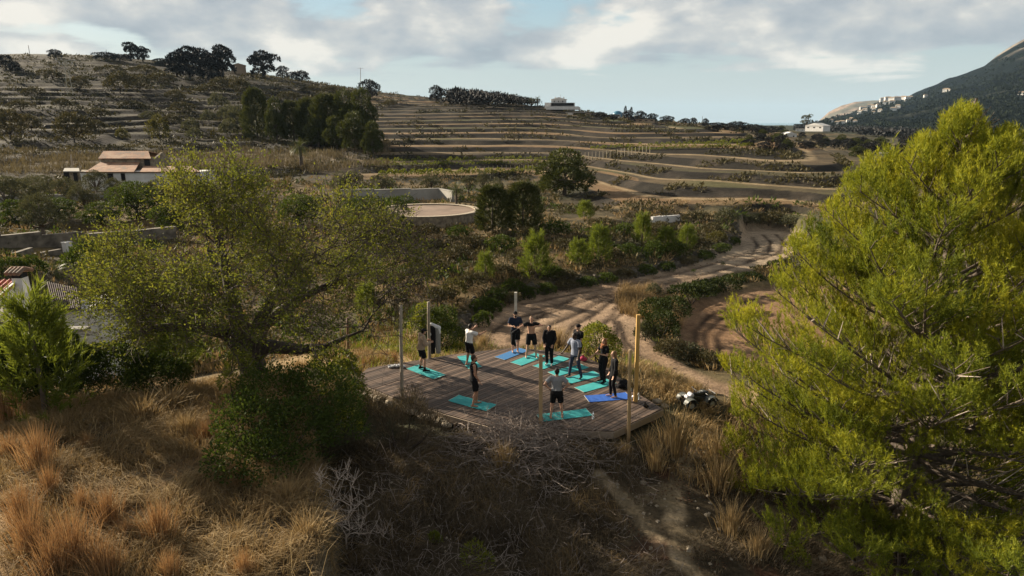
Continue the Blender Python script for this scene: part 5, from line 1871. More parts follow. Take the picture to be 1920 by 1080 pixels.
def person(label, feet_px, head_px, face, skin='fair', arms=((None), (None)), feet=((-0.11, 0), (0.11, 0)), lean=(0, 0), head=(0, 0), top=('tee', 'black'), bottom=('shorts', 'black'),
           hair='black', cap=None, beard=None, longhair=None, scarf=None, shoes=None, female=False, foot_yaw=(0.15, -0.15)):
    """face: heading in degrees (0 away from the camera, 90 right, 180 towards the camera, 270 left)"""
    P = at_z(feet_px[0], feet_px[1], 0.018)
    Dh = math.hypot(P.x, P.y)
    tall = at_d(feet_px[0], head_px, Dh).z - 0.018
    S = tall / 1.75
    o = thing('person', label, 'person', P, -math.radians(face), 'people on the yoga mats')
    o.scale = (S, S, S)
    sw = 0.172 if female else 0.19
    hipw = 0.095
    lx, ly = lean
    # joints
    pel = A3(0, 0, 0.95); wai = A3(lx * 0.3, ly * 0.3, 1.10); che = A3(lx * 0.7, ly * 0.7, 1.30); nk = A3(lx, ly, 1.475)
    hd = nk + A3(head[0] * 0.06, 0.022 + head[1] * 0.07, 0.145 - 0.03 * abs(head[1]))
    sh = [nk + A3(-sw, -0.005, -0.055), nk + A3(sw, -0.005, -0.055)]
    hip = [A3(-hipw, 0, 0.92), A3(hipw, 0, 0.92)]
    ank = []; kne = []
    for i in (0, 1):
        f = feet[i]
        a = A3(f[0], f[1], 0.075 + (f[2] if len(f) > 2 else 0)); ank.append(a)
        d = a - hip[i]; L = np.linalg.norm(d); l1, l2 = 0.435, 0.425
        L2 = min(L, l1 + l2 - 0.002)
        ca = (l1 * l1 + L2 * L2 - l2 * l2) / (2 * l1 * L2)
        h = l1 * math.sqrt(max(0, 1 - ca * ca))
        u = d / L; fw = A3(0, 1, 0.0) - u * u[1]; fw /= np.linalg.norm(fw)
        kne.append(hip[i] + u * (L * 0.5 if L > l1 + l2 else l1 * ca) + fw * h)
    elb = []; wri = []; hdir = []
    for i, sgn in ((0, -1), (1, 1)):
        q = arms[i]
        if q is None:
            e = sh[i] + A3(sgn * 0.06, -0.03, -0.285); w = e + A3(sgn * 0.02, 0.07, -0.25)
        else:
            ed = A3(*q[0]); ed /= np.linalg.norm(ed); wd = A3(*q[1]); wd /= np.linalg.norm(wd)
            e = sh[i] + ed * 0.295; w = e + wd * 0.255
        elb.append(e); wri.append(w); hd_ = (w - e); hdir.append(hd_ / np.linalg.norm(hd_))
    # ---- body: one continuous surface
    b = MB()
    bw = 0.90 if female else 1.0
    loft(b, [(pel[0], pel[1], 0.84, 0.11, 0.09), (pel[0], pel[1] - 0.01, 0.92, 0.165, 0.115), (pel[0], pel[1] - 0.005, 0.99, 0.155, 0.105), (wai[0], wai[1], 1.10, 0.132 * bw, 0.09), (che[0], che[1], 1.24, 0.155 * bw, 0.108),
             (che[0] * 1.1, che[1] * 1.1, 1.35, 0.17 * bw, 0.115), (nk[0], nk[1], 1.43, 0.13 * bw, 0.085), (nk[0], nk[1], 1.475, 0.07, 0.065)])
    rcone(b, sh[0] + A3(0.03, 0, 0.005), sh[1] - A3(0.03, 0, -0.005), 0.055, 0.055)
    rcone(b, nk + A3(0, 0, -0.02), hd + A3(0, -0.012, -0.07), 0.056, 0.052)
    b.ball(hd + A3(0, -0.008, 0.02), (0.076, 0.098, 0.10), 14, 10); b.ball(hd + A3(0, 0.018, -0.045), (0.058, 0.068, 0.072), 12, 8)
    rcone(b, hd + A3(0, 0.088, 0.012), hd + A3(0, 0.108, -0.018), 0.011, 0.015, 6)
    for s in (-1, 1): b.ball(hd + A3(s * 0.077, -0.008, -0.005), (0.012, 0.022, 0.032), 8, 6)
    for i, sgn in ((0, -1), (1, 1)):
        rcone(b, hip[i], kne[i], 0.088, 0.058); rcone(b, kne[i], ank[i] + A3(0, 0, 0.0), 0.055, 0.036)
        cm = kne[i] * 0.68 + ank[i] * 0.32
        b.ball(cm + A3(0, -0.015, 0), (0.054, 0.056, 0.10), 10, 7)
        yw = foot_yaw[i]
        fd = A3(math.sin(-yw) * 1.0, math.cos(yw), 0)
        rcone(b, ank[i] + A3(0, 0, -0.03) - fd * 0.045, ank[i] + fd * 0.11 + A3(0, 0, -0.045), 0.036, 0.027)
        rcone(b, ank[i] + fd * 0.10 + A3(0, 0, -0.046), ank[i] + fd * 0.165 + A3(0, 0, -0.05), 0.030, 0.020)
        rcone(b, sh[i], elb[i], 0.053 * bw, 0.042 * bw); rcone(b, elb[i], wri[i], 0.041 * bw, 0.027)
        # hand: palm, four unequal bent fingers and a thumb leaving the side of the palm
        hdv = hdir[i]
        sd = np.cross(hdv, A3(0, 1, 0.001)); sd = sd / (np.linalg.norm(sd) + 1e-6) if np.linalg.norm(sd) > 0.2 else A3(1, 0, 0)
        pnv = np.cross(sd, hdv)
        p0 = wri[i] + hdv * 0.015; p1 = wri[i] + hdv * 0.085
        for t in (-0.026, -0.009, 0.009, 0.026):
            rcone(b, p0 + sd * t * 0.7, p1 + sd * t, 0.016, 0.0135, 6)
        for t, fl in ((-0.029, 0.066), (-0.010, 0.078), (0.010, 0.082), (0.029, 0.072)):
            q0 = p1 + sd * t; q1 = q0 + hdv * fl * 0.5 + sd * t * 0.25 + pnv * 0.006; q2 = q1 + hdv * fl * 0.42 + pnv * 0.022
            rcone(b, q0, q1, 0.0115, 0.0108, 6); rcone(b, q1, q2, 0.0108, 0.0098, 6)
        th0 = p0 + sd * 0.022 * -sgn + hdv * 0.01; th1 = th0 - sd * 0.032 * sgn + hdv * 0.03 + pnv * 0.012; th2 = th1 + hdv * 0.032 - sd * 0.006 * sgn
        rcone(b, th0, th1, 0.0135, 0.012, 6); rcone(b, th1, th2, 0.012, 0.0105, 6)
    fuse(b, 'body', 0.0115, 0.22, SKIN[skin], o)
    for s in (-1, 1):
        MB().ball(hd + A3(s * 0.030, 0.083, 0.008), (0.012, 0.008, 0.007), 8, 6).build('eye', M_eye, o)
    # ---- clothes
    kind, colr = top
    g = {'tee': 0.018, 'tank': 0.012, 'hoodie': 0.036, 'long': 0.020, 'yoke': 0.016}[kind]
    if kind != 'yoke':
        t = MB()
        z0 = 0.87 if kind != 'hoodie' else 0.90
        loft(t, [(pel[0], pel[1], z0, 0.178 + g, 0.128 + g), (wai[0] * 0.5, wai[1] * 0.5, 1.0, 0.162 * bw + g, 0.108 + g), (wai[0], wai[1], 1.10, 0.143 * bw + g, 0.098 + g), (che[0], che[1], 1.24, 0.160 * bw + g, 0.112 + g),
                 (che[0] * 1.1, che[1] * 1.1, 1.36, 0.175 * bw + g, 0.118 + g), (nk[0], nk[1], 1.435, 0.125 * bw + g, 0.080 + g), (nk[0], nk[1], 1.472, 0.070 + g * 0.4, 0.064 + g * 0.4)])
        if kind == 'tank':
            for i, s in ((0, -1), (1, 1)):
                rcone(t, nk + A3(s * 0.10, -0.03, -0.03), nk + A3(s * 0.10, 0.03, -0.03), 0.052, 0.052)
        else:
            rcone(t, sh[0] + A3(0.02, 0, 0.0), sh[1] - A3(0.02, 0, 0), 0.055 + g, 0.055 + g)
            for i in (0, 1):
                if kind == 'tee':
                    e = sh[i] + (elb[i] - sh[i]) * 0.68
                    t.ball(sh[i], 0.053 + g, 10, 6); t.tube([sh[i], e], [0.054 + g, 0.062 + g], 12)
                else:
                    rcone(t, sh[i], elb[i], 0.052 + g, 0.046 + g); t.tube([elb[i], wri[i]], [0.045 + g, 0.036 + g * 0.8], 12)
        if kind == 'hoodie':
            t.ball(nk + A3(0, -0.075, 0.03), (0.11, 0.075, 0.085), 12, 8)
        fuse(t, {'tee': 'shirt', 'tank': 'tank_top', 'hoodie': 'hoodie', 'long': 'jacket'}[kind], 0.017, 0.45, CL[colr], o)
    else:
        t = MB()
        rcone(t, sh[0] + A3(0.0, 0, 0.0), sh[1] - A3(0.0, 0, 0), 0.074, 0.074)
        loft(t, [(che[0], che[1], 1.34, 0.19, 0.137), (che[0], che[1], 1.40, 0.18, 0.125), (nk[0], nk[1], 1.45, 0.12, 0.09)])
        for i in (0, 1):
            t.tube([sh[i], sh[i] + (elb[i] - sh[i]) * 0.55], [0.07, 0.066], 12)
        fuse(t, 'shirt', 0.017, 0.45, CL[colr], o)
    kind, colr = bottom
    t = MB()
    g = {'shorts': 0.020, 'pants': 0.020, 'leggings': 0.008}[kind]
    loft(t, [(0, 0, 0.80, 0.13 + g, 0.10 + g), (0, -0.01, 0.90, 0.172 + g, 0.122 + g), (0, -0.004, 0.99, 0.158 + g, 0.108 + g), (wai[0] * .4, wai[1] * .4, 1.02, 0.152 + g, 0.103 + g)])
    for i in (0, 1):
        if kind == 'shorts':
            e = hip[i] + (kne[i] - hip[i]) * 0.86
            t.tube([hip[i], e], [0.092 + g, 0.082 + g], 14); t.ball(hip[i], 0.09 + g, 12, 7)
        else:
            rcone(t, hip[i], kne[i], 0.089 + g, 0.060 + g); rcone(t, kne[i], kne[i] * 0.66 + ank[i] * 0.34 + A3(0, -0.012, 0), 0.057 + g, 0.057 + g)
            t.tube([kne[i] * 0.66 + ank[i] * 0.34 + A3(0, -0.012, 0), ank[i] + A3(0, 0, 0.0)], [0.056 + g, 0.042 + g * 1.2], 12)
    fuse(t, kind, 0.017, 0.45, CL[colr], o)
    # ---- hair, cap, beard, scarf
    if hair:
        h = MB(); h.ball(hd + A3(0, -0.020, 0.030), (0.084, 0.096, 0.100), 14, 10)
        h.ball(hd + A3(0, -0.052, -0.015), (0.070, 0.055, 0.070), 12, 8)
        if longhair:
            loft(h, [(hd[0], hd[1] - 0.055, hd[2] - 0.02, 0.085, 0.055), (hd[0], hd[1] - 0.07, hd[2] - 0.12, 0.085, 0.045), (hd[0], hd[1] - 0.085, hd[2] - 0.12 - longhair, 0.06, 0.03)])
            for s in (-1, 1): rcone(h, hd + A3(s * 0.078, -0.01, 0.02), hd + A3(s * 0.085, -0.015, -0.12), 0.026, 0.020, 8)
        fuse(h, 'hair', 0.012, 0.4, HAIR[hair], o)
    if cap:
        c = MB(); c.ball(hd + A3(0, -0.012, 0.045), (0.091, 0.108, 0.082), 14, 8)
        c.box(hd + A3(0, 0.125 if cap != 'back' else -0.135, 0.035), (0.13, 0.09, 0.012))
        fuse(c, 'cap', 0.010, 0.4, CL['black'], o)
    if beard:
        c = MB(); c.ball(hd + A3(0, 0.042, -0.075), (0.058, 0.050, 0.050), 12, 8); fuse(c, 'beard', 0.010, 0.5, HAIR[beard], o)
    if scarf:
        c = MB()
        for k in range(10):
            a = 2 * math.pi * k / 10
            c.ball(nk + A3(0.088 * math.cos(a), 0.02 + 0.082 * math.sin(a), 0.018 + 0.018 * math.sin(a * 3)), (0.050, 0.048, 0.045), 8, 6)
        c.ball(nk + A3(0.02, 0.115, -0.07), (0.075, 0.035, 0.085), 10, 7)
        fuse(c, 'scarf', 0.014, 0.5, CL[scarf], o)
    if shoes:
        for i in (0, 1):
            yw = foot_yaw[i]; fd = A3(math.sin(-yw), math.cos(yw), 0)
            s = MB()
            rcone(s, ank[i] + A3(0, 0, -0.025) - fd * 0.05, ank[i] + fd * 0.12 + A3(0, 0, -0.038), 0.046, 0.036); rcone(s, ank[i] + fd * 0.11 + A3(0, 0, -0.04), ank[i] + fd * 0.185 + A3(0, 0, -0.044), 0.038, 0.028)
            s.tube([ank[i] + A3(0, 0, -0.02), ank[i] + A3(0, 0, 0.13 if shoes[0] == 'boot' else 0.07)], [0.046, 0.044], 10)
            fuse(s, 'shoe' if shoes[0] == 'boot' else 'sock', 0.014, 0.5, CL[shoes[1]], o)
    return o, dict(nk=nk, che=che, wai=wai, wri=wri, hdir=hdir, hd=hd)


DN = ((0.10, 0.02, -1), (0.05, 0.25, -1))
person('man in beige hoodie, black cap and shorts with bowed head', (791, 694.5), 615, 62, 'fair', arms=(((-0.35, 0.15, -1), (0.45, 0.9, 0.05)), ((0.35, 0.15, -1), (-0.45, 0.9, 0.05))),
       feet=((-0.20, 0.02), (0.20, 0.05)), lean=(0, 0.05), head=(0, 0.9), top=('hoodie', 'beige'), hair='black', cap='front', shoes=('boot', 'black'))
person('man in white shirt and black shorts drinking with raised arm', (880, 686), 607, 50, 'tan', arms=(((-0.5, 0.8, -0.45), (0.55, 0.75, 0.75)), ((0.5, 0.85, -0.35), (-0.2, 0.9, 0.15))),
       feet=((-0.13, -0.04), (0.14, 0.06)), lean=(0, 0.05), head=(0.2, 0.2), top=('tee', 'white'), hair='black')
person('bearded man in black tank top standing sideways on folded mat', (889, 760), 665, 78, 'tan', arms=(((-0.14, 0.12, -1), (0.05, 0.45, -1)), ((0.12, 0.1, -1), (0.0, 0.55, -1))),
       feet=((-0.13, 0.10), (0.13, -0.06)), top=('tank', 'black'), hair='brown', beard='brown')
person('man in navy shirt and black cap with hands joined, beside the pale post', (966, 660), 583, 172, 'fair', arms=(((-0.28, 0.1, -1), (0.75, 0.85, 0.0)), ((0.28, 0.1, -1), (-0.6, 0.85, 0.12))),
       feet=((-0.10, 0.04), (0.10, -0.03)), top=('tee', 'navy'), hair='black', cap='front', beard='black')
bp, bj = person('bare chested man pulling a black jacket over his shoulders', (996, 669.5), 592, 176, 'fair', arms=(((-0.75, 0.55, -0.10), (0.9, 0.35, -0.05)), ((0.85, 0.35, -0.32), (0.8, 0.25, -0.55))),
                feet=((-0.20, 0.03), (0.20, -0.02)), top=('yoke', 'black'), hair='blond', lean=(0, 0))
# the jacket hanging from his hand: a sleeve and a bunched body (on his left, to the viewer's right as built he faces us, so the picture's left)
jk = MB()
w = bj['wri'][1]
rcone(jk, w + A3(-0.10, 0, 0.05), w + A3(0.10, 0.02, -0.10), 0.06, 0.085); rcone(jk, w + A3(0.06, 0.02, -0.08), w + A3(0.12, 0.0, -0.52), 0.10, 0.075); rcone(jk, w + A3(0.12, 0.03, -0.2), w + A3(0.02, 0.0, -0.62), 0.06, 0.045)
fuse(jk, 'jacket', 0.018, 0.5, CL['black'], bp)
person('man in black tracksuit and white socks looking down', (1030, 683), 607, 196, 'tan', arms=(((-0.22, 0.1, -1), (0.3, 0.5, -0.85)), ((0.22, 0.1, -1), (-0.3, 0.55, -0.8))),
       feet=((-0.10, 0.0), (0.10, 0.03)), head=(0, 0.9), lean=(0, 0.02), top=('long', 'black'), bottom=('pants', 'black'), hair='black', shoes=('sock', 'white'))
person('man in black shirt and cap behind the man in pale blue shirt', (1083, 687), 607, 232, 'fair', arms=(DN, DN), feet=((-0.10, 0), (0.10, 0)), top=('tee', 'black'), bottom=('shorts', 'black'), hair='brown', cap='back')
person('dark skinned man in pale blue shirt and leggings with parted legs', (1078, 707), 622, 226, 'dark', arms=(((-0.25, 0.1, -1), (-0.1, 0.5, -1)), ((0.55, 0.05, -1), (0.45, 0.4, -0.9))),
       feet=((-0.25, -0.06), (0.20, 0.10)), lean=(0, 0.04), head=(0, 0.35), top=('tee', 'pale'), bottom=('leggings', 'bluegrey'), hair='black')
person('woman with auburn hair and orange scarf, arms folded at the waist', (1131, 716), 634, 238, 'fair', arms=(((-0.2, 0.15, -1), (0.9, 0.6, 0.05)), ((0.4, 0.35, -1), (0.25, 0.75, -0.6))),
       feet=((-0.12, 0.05), (0.12, -0.02)), top=('tee', 'black'), bottom=('pants', 'black'), hair='auburn', longhair=0.05, scarf='orange', female=True, shoes=('boot', 'black'))
person('woman in loose black top and leggings standing barefoot on blue mat', (1150, 744), 657, 262, 'fair', arms=(((-0.16, 0.05, -1), (-0.05, 0.3, -1)), ((0.16, 0.08, -1), (0.0, 0.35, -1))),
       feet=((-0.09, -0.05), (0.09, 0.08)), head=(0.2, 0.2), top=('long', 'black'), bottom=('leggings', 'black'), hair='blond', longhair=0.12, female=True)
gp, gj = person('man in grey shirt seen from behind with hands on hips', (1043, 784.5), 690, 2, 'fair', arms=(((-0.80, -0.12, -0.85), (0.62, 0.28, -0.75)), ((0.80, -0.12, -0.85), (-0.62, 0.28, -0.75))),
                feet=((-0.18, 0.0), (0.20, 0.05)), top=('tee', 'grey'), hair='black')
# printed mark low on the back of the grey shirt: a slash and a small peak
lg = MB()
for tri in ([(-0.100, 0), (-0.082, 0), (-0.091, 0.045)], [(-0.060, 0), (-0.012, 0), (-0.036, 0.062)]):
    lg.add([(x, -0.150, 1.035 + z) for x, z in tri], None, [(0, 1, 2)])
lg.build('printed_mark', CL['white'], gp)['kind'] = 'stuff'
# ------------------------------------------------------------------ small things on and by the deck
def lump(name, lobes, mat, loc, label, cat, voxel=0.02, group=None, crumple=0.0):
    mb = MB()
    for c, r in lobes: mb.ball(c, r, 10, 7)
    o = fuse(mb, name, voxel, 0.6, mat, None, crumple == 0)
    if crumple:
        co = np.empty(len(o.data.vertices) * 3); o.data.vertices.foreach_get('co', co); co = co.reshape(-1, 3)
        co += (np.stack([vnoise(co[:, 1] * 22, co[:, 2] * 22, 3), vnoise(co[:, 0] * 22, co[:, 2] * 22, 4), vnoise(co[:, 0] * 22, co[:, 1] * 22, 5)], -1) - 0.5) * crumple
        o.data.vertices.foreach_set('co', co.ravel()); o.data.update()
    o.location = loc
    return tag(o, label, cat, group)


p = at_z(1170, 727, 0.0)
bag = thing('backpack', 'black backpack lying on the deck behind the woman in black', 'backpack', p, 0.4)
mb = MB()
for c, r in [((0, 0, .15), (.22, .17, .15)), ((.17, .04, .12), (.13, .14, .12)), ((-.15, .02, .10), (.12, .12, .10))]: mb.ball(c, r, 12, 8)
fuse(mb, 'bag_body', 0.02, 0.6, CL['black'], bag)
MB().ball((0.05, -0.15, 0.12), (.12, .04, .08), 10, 7).build('pocket', cloth('charcoal_cloth', (0.03, 0.03, 0.033)), bag, smooth=True)
for s in (-0.08, 0.08):
    MB().tube([(s, 0.0, 0.29), (s - 0.02, 0.12, 0.27), (s, 0.2, 0.12), (s, 0.21, 0.02)], 0.017, 6).build('strap', CL['black'], bag)
p = at_z(1093, 677, 0.0)
lump('pink_bag', [((0, 0, .11), (.13, .10, .11)), ((.08, .02, .08), (.10, .09, .08)), ((0, 0, .22), (.04, .04, .05))], CL['pink'], p, 'small pink bag on the back edge of the deck', 'bag', 0.018, crumple=0.03)
p = at_z(1101, 815, -0.42)
lump('white_bag', [((0, 0, .09), (.17, .13, .09)), ((-.14, .02, .10), (.12, .11, .10)), ((.12, -.02, .08), (.15, .11, .08)), ((0.0, .03, .15), (.10, .09, .06))], CL['white'], (p.x, p.y, gnd(p.x, p.y)), 'crumpled white bag on the ground in front of the deck', 'bag', 0.018, crumple=0.05)
p = at_z(1140, 818, -0.42)
lump('paper_scrap', [((0, 0, .04), (.09, .06, .03)), ((.13, .02, .03), (.07, .05, .03))], CL['palecloth'], (p.x, p.y, gnd(p.x, p.y)), 'small white paper scrap right of the crumpled white bag', 'litter', 0.015, crumple=0.03)
p = at_z(743, 689, 0.0)
lump('towel', [((-.22, 0, .05), (.14, .10, .05)), ((0, .02, .06), (.16, .10, .06)), ((.22, 0, .05), (.15, .10, .05)), ((.1, 0, .10), (.07, .06, .05))], CL['palecloth'], p, 'rumpled pale grey towel on the far left edge of the deck', 'towel', 0.02, crumple=0.05)
p = at_z(1209, 764, 0.0)
lump('black_pouch', [((0, 0, .07), (.09, .08, .07)), ((.06, 0, .05), (.08, .07, .05)), ((0, 0, .16), (.03, .03, .05))], CL['black'], p, 'small black pouch on the right corner of the deck', 'bag', 0.018, crumple=0.02)
M_sole = matte('white_rubber', (0.6, 0.6, 0.58), (0.5, 0.5, 0.48), 10, 0.6, 0)
for i, (x, y) in enumerate(((855, 789), (863, 786))):
    p = at_z(x, y, -0.3)
    s = thing('shoe', ['left', 'right'][i] + ' one of the pair of black shoes below the deck edge', 'shoe', (p.x, p.y, gnd(p.x, p.y) + 0.02), 0.6 + 0.5 * i)
    MB().box((0, 0, 0.015), (0.27, 0.095, 0.03)).build('sole', M_sole, s)
    u = MB(); rcone(u, A3(-.09, 0, .06), A3(.05, 0, .045), .042, .04); rcone(u, A3(.05, 0, .045), A3(.10, 0, .04), .04, .032); fuse(u, 'upper', 0.014, 0.6, CL['black'], s)


def glassy(name, c):
    m, nt, b = nodes_of(name)
    b.inputs['Base Color'].default_value = (*c, 1); b.inputs['Roughness'].default_value = 0.12
    b.inputs['Transmission Weight'].default_value = 0.55; b.inputs['IOR'].default_value = 1.3
    return m


M_bottle = glassy('clear_plastic', (0.75, 0.8, 0.85))
for px, py, l in ((1112, 786, 'clear water bottle by the corner of the nearest mat'), (1196.5, 750, 'clear water bottle at the foot of the tall yellow post'), (1186, 746, 'clear water bottle lying near the bright blue mat')):
    p = at_z(px, py, 0.0)
    b_ = thing('water_bottle', l, 'bottle', p, 0, 'water bottles on the deck')
    MB().tube([(0, 0, 0), (0, 0, .02), (0, 0, .19), (0, 0, .225), (0, 0, .24)], [.036, .04, .04, .02, .014], 12).build('bottle_body', M_bottle, b_, smooth=True)
    MB().tube([(0, 0, .24), (0, 0, .262)], [.017, .017], 10).build('cap', CL['palecloth'], b_)
    if 'lying' in l: b_.rotation_euler = (0, math.radians(90), 0.7); b_.location.z = 0.041

# clothes hung on the second post
p = at_z(815, 668, 0.0)
hc = thing('hanging_clothes', 'dark jacket and pale cloth hanging behind the grey post', 'clothes', p, 0.25)
mb = MB(); loft(mb, [(-0.10, 0, 0.12, .13, .07), (-.09, 0, .6, .15, .085), (-.08, 0, 1.1, .16, .09), (-.07, 0, 1.36, .13, .08), (-.06, 0, 1.42, .08, .05)]); fuse(mb, 'dark_jacket', 0.025, 0.5, CL['black'], hc)
mb = MB(); loft(mb, [(.16, .03, 0.1, .11, .06), (.15, .03, .6, .12, .075), (.15, .03, 1.0, .13, .08), (.13, .02, 1.22, .13, .08), (.1, 0, 1.3, .09, .06)]); fuse(mb, 'grey_blanket', 0.025, 0.5, CL['greycloth'], hc)
mb = MB(); rcone(mb, A3(-.10, -.02, 1.40), A3(.22, .02, 1.22), .075, .085); rcone(mb, A3(.2, 0, 1.2), A3(.24, 0, 1.0), .07, .05); rcone(mb, A3(-.22, -.10, 1.12), A3(-.18, -.08, .98), .05, .06); fuse(mb, 'pale_cloth', 0.022, 0.5, CL['palecloth'], hc)

# ------------------------------------------------------------------ quad bike
def quad_bike():
    p = at_z(1305, 782, -0.9)
    g = gnd(p.x, p.y)
    o = thing('quad_bike', 'grey and black quad bike parked in the grass right of the deck', 'quad bike', (p.x, p.y, g), math.radians(196))
    Mb = matte('black_plastic', (0.02, 0.02, 0.022), (0.015, 0.015, 0.016), 20, 0.45, 0.1, 0.004, 0.5); Mg = matte('grey_fender', (0.10, 0.11, 0.10), (0.075, 0.08, 0.075), 20, 0.5, 0, spec=0.4)
    Mw = matte('white_hood', (0.5, 0.5, 0.53), (0.36, 0.36, 0.4), 8, 0.5, 0, spec=0.5); Mr = matte('rubber_tyre', (0.025, 0.024, 0.022), (0.018, 0.017, 0.016), 20, 0.9, 0.5, 0.02); Ms = matte('steel_rim', (0.34, 0.34, 0.33), (0.25, 0.25, 0.25), 10, 0.4, 0, spec=0.5)
    for x in (-0.62, 0.62):
        for y in (-0.44, 0.44):
            w = MB()
            n = 20
            prof = [(-.11, .15), (-.12, .22), (-.09, .275), (0, .285), (.09, .275), (.12, .22), (.11, .15)]
            V = [(x + r_ * math.cos(2 * math.pi * j / n), y + t_, .285 + r_ * math.sin(2 * math.pi * j / n)) for t_, r_ in prof for j in range(n)]
            m = len(prof)
            Q = [(i * n + j, ((i + 1) % m) * n + j, ((i + 1) % m) * n + (j + 1) % n, i * n + (j + 1) % n) for i in range(m) for j in range(n)]
            w.add(V, Q)
            wo = w.build('wheel', Mr, o, smooth=True)
            MB().tube([(x, y - .09, .285), (x, y - .03, .285), (x, y + .03, .285), (x, y + .09, .285)], [.16, .09, .09, .16], 16).build('rim', Ms, wo)
            MB().tube([(x, y * 0.35, .32), (x, y, .285)], .03, 8).build('axle', Mb, o)
    b = MB()
    rcone(b, A3(-.5, 0, .42), A3(.5, 0, .42), .17, .16); rcone(b, A3(-.1, 0, .5), A3(.3, 0, .55), .16, .15); fuse(b, 'engine_body', 0.03, 0.6, Mb, o)
    s = MB(); rcone(s, A3(-.55, 0, .72), A3(-.05, 0, .70), .13, .12); rcone(s, A3(-.05, 0, .70), A3(.15, 0, .74), .12, .10); fuse(s, 'seat', 0.03, 0.6, Mb, o)
    for x, n_ in ((-0.62, 'rear_fender'), (0.62, 'front_fender')):
        for y in (-.42, .42):
            f = MB(); m = 9
            V = []; 
            for i in range(m):
                a = math.radians(10 + 160 * i / (m - 1))
                for (dy, rr) in ((-.17, .37), (.17, .37), (.17, .34), (-.17, .34)):
                    V.append((x + rr * math.cos(a), y + dy, .31 + rr * math.sin(a)))
            Q = [(4 * i + k, 4 * i + 4 + k, 4 * i + 4 + (k + 1) % 4, 4 * i + (k + 1) % 4) for i in range(m - 1) for k in range(4)] + [(0, 1, 2, 3), (4 * m - 4, 4 * m - 1, 4 * m - 2, 4 * m - 3)]
            f.add(V, Q); f.build(n_, Mg, o)
    h = MB(); rcone(h, A3(.42, -.12, .72), A3(.42, .12, .72), .13, .13); rcone(h, A3(.65, -.1, .62), A3(.65, .1, .62), .11, .11); fuse(h, 'hood', 0.03, 0.6, Mw, o)
    MB().tube([(.28, 0, .6), (.2, 0, .98)], .03, 8).build('steering_column', Mb, o)
    MB().tube([(.12, -.38, .98), (.2, -.15, 1.0), (.2, .15, 1.0), (.12, .38, .98)], .018, 8).build('handlebar', Mb, o)
    for y in (-.36, .36): MB().tube([(.12, y - .06, .98), (.12, y + .06, .98)], .026, 8).build('grip', Mb, o)
    for y in (-.18, .18): MB().ball((.74, y, .64), (.05, .07, .06), 10, 7).build('headlight', Ms, o, smooth=True)
    for y in np.linspace(-.3, .3, 5): MB().tube([(-.9, y, .76), (-.4, y, .76)], .011, 6).build('rack_bar', Mb, o)
    for x in (-.9, -.4): MB().tube([(x, -.34, .76), (x, .34, .76)], .014, 6).build('rack_bar', Mb, o)
    o.scale = (0.66,) * 3


quad_bike()
M_rock = matte('field_stone', (0.34, 0.29, 0.22), (0.2, 0.165, 0.125), 3, 0.95, 0.6, 0.05)
M_drystone = matte('dry_stone', (0.22, 0.19, 0.15), (0.07, 0.06, 0.048), 1.6, 0.95, 0.7, 0.08)


def rock_mesh(seed, sx=1, sy=0.8, sz=0.6):
    mb = MB().ball((0, 0, 0), 1.0, 8, 6)
    me_ = mb.mesh('stone')
    co = np.empty(len(me_.vertices) * 3); me_.vertices.foreach_get('co', co); co = co.reshape(-1, 3)
    co *= (0.72 + 0.5 * vnoise(co[:, 0:1] * 1.7 + seed * 5 + co[:, 2:] * 1.3, co[:, 1:2] * 1.7 + seed, seed)); co *= (sx, sy, sz)
    me_.vertices.foreach_set('co', co.ravel()); me_.update()
    return me_


ROCKS = [rock_mesh(i) for i in range(4)]
for r_ in ROCKS: r_.materials.append(M_rock)


def rock(px, py, s, label, group=None):
    p = hit(px, py)
    o = link('stone', ROCKS[random.randrange(4)], None, None, (p.x, p.y, p.z + s * 0.15))
    o.scale = (s, s, s); o.rotation_euler = (random.uniform(-.3, .3), random.uniform(-.3, .3), random.uniform(0, 6))
    return tag(o, label, 'stone', group)


for px, py, s, l in [(1232, 756, .24, 'grey boulder at the right corner of the deck'), (1246, 764, .18, 'smaller boulder beside the grey one at the deck corner'), (210, 875, .10, 'white pebble in the dark trampled litter'),
                     (1195, 740, .12, 'stone at the foot of the tall yellow post')]:
    rock(px, py, s, l)

# ------------------------------------------------------------------ buildings and walls
M_white = matte('white_render', (0.72, 0.71, 0.69), (0.58, 0.56, 0.53), 0.9, 0.85, 0.2, 0.02)
M_rubble = matte('rubble_masonry', (0.34, 0.28, 0.20), (0.13, 0.105, 0.08), 2.6, 0.95, 0.7, 0.08)
M_concrete = matte('grey_concrete', (0.34, 0.325, 0.295), (0.26, 0.245, 0.22), 0.7, 0.9, 0.2, 0.02)
M_dark = matte('dark_opening', (0.012, 0.012, 0.013), (0.01, 0.01, 0.01), 5, 0.7, 0)
M_wood_old = matte('old_wood', (0.10, 0.075, 0.055), (0.06, 0.045, 0.035), 5, 0.8, 0.2)
M_ochre = matte('ochre_render', (0.36, 0.28, 0.20), (0.28, 0.215, 0.155), 0.5, 0.9, 0.2, 0.03)


def tile_mat(name, c0, c1, c2):
    m, nt, b = nodes_of(name)
    n = tex_noise(nt, 0.7, 6, 0.7); n2 = tex_noise(nt, 9, 3)
    c = ramp(nt, n.outputs[0], [(0.38, c2), (0.5, c0), (0.6, c1)])
    c = mixc(nt, 0.5, c, ramp(nt, n2.outputs[0], [(0.3, 0.5), (0.7, 1.4)]), 'MULTIPLY')
    nt.links.new(c, b.inputs['Base Color']); b.inputs['Roughness'].default_value = 0.85
    bump(nt, b, n2.outputs[0], 0.5, 0.03)
    return m


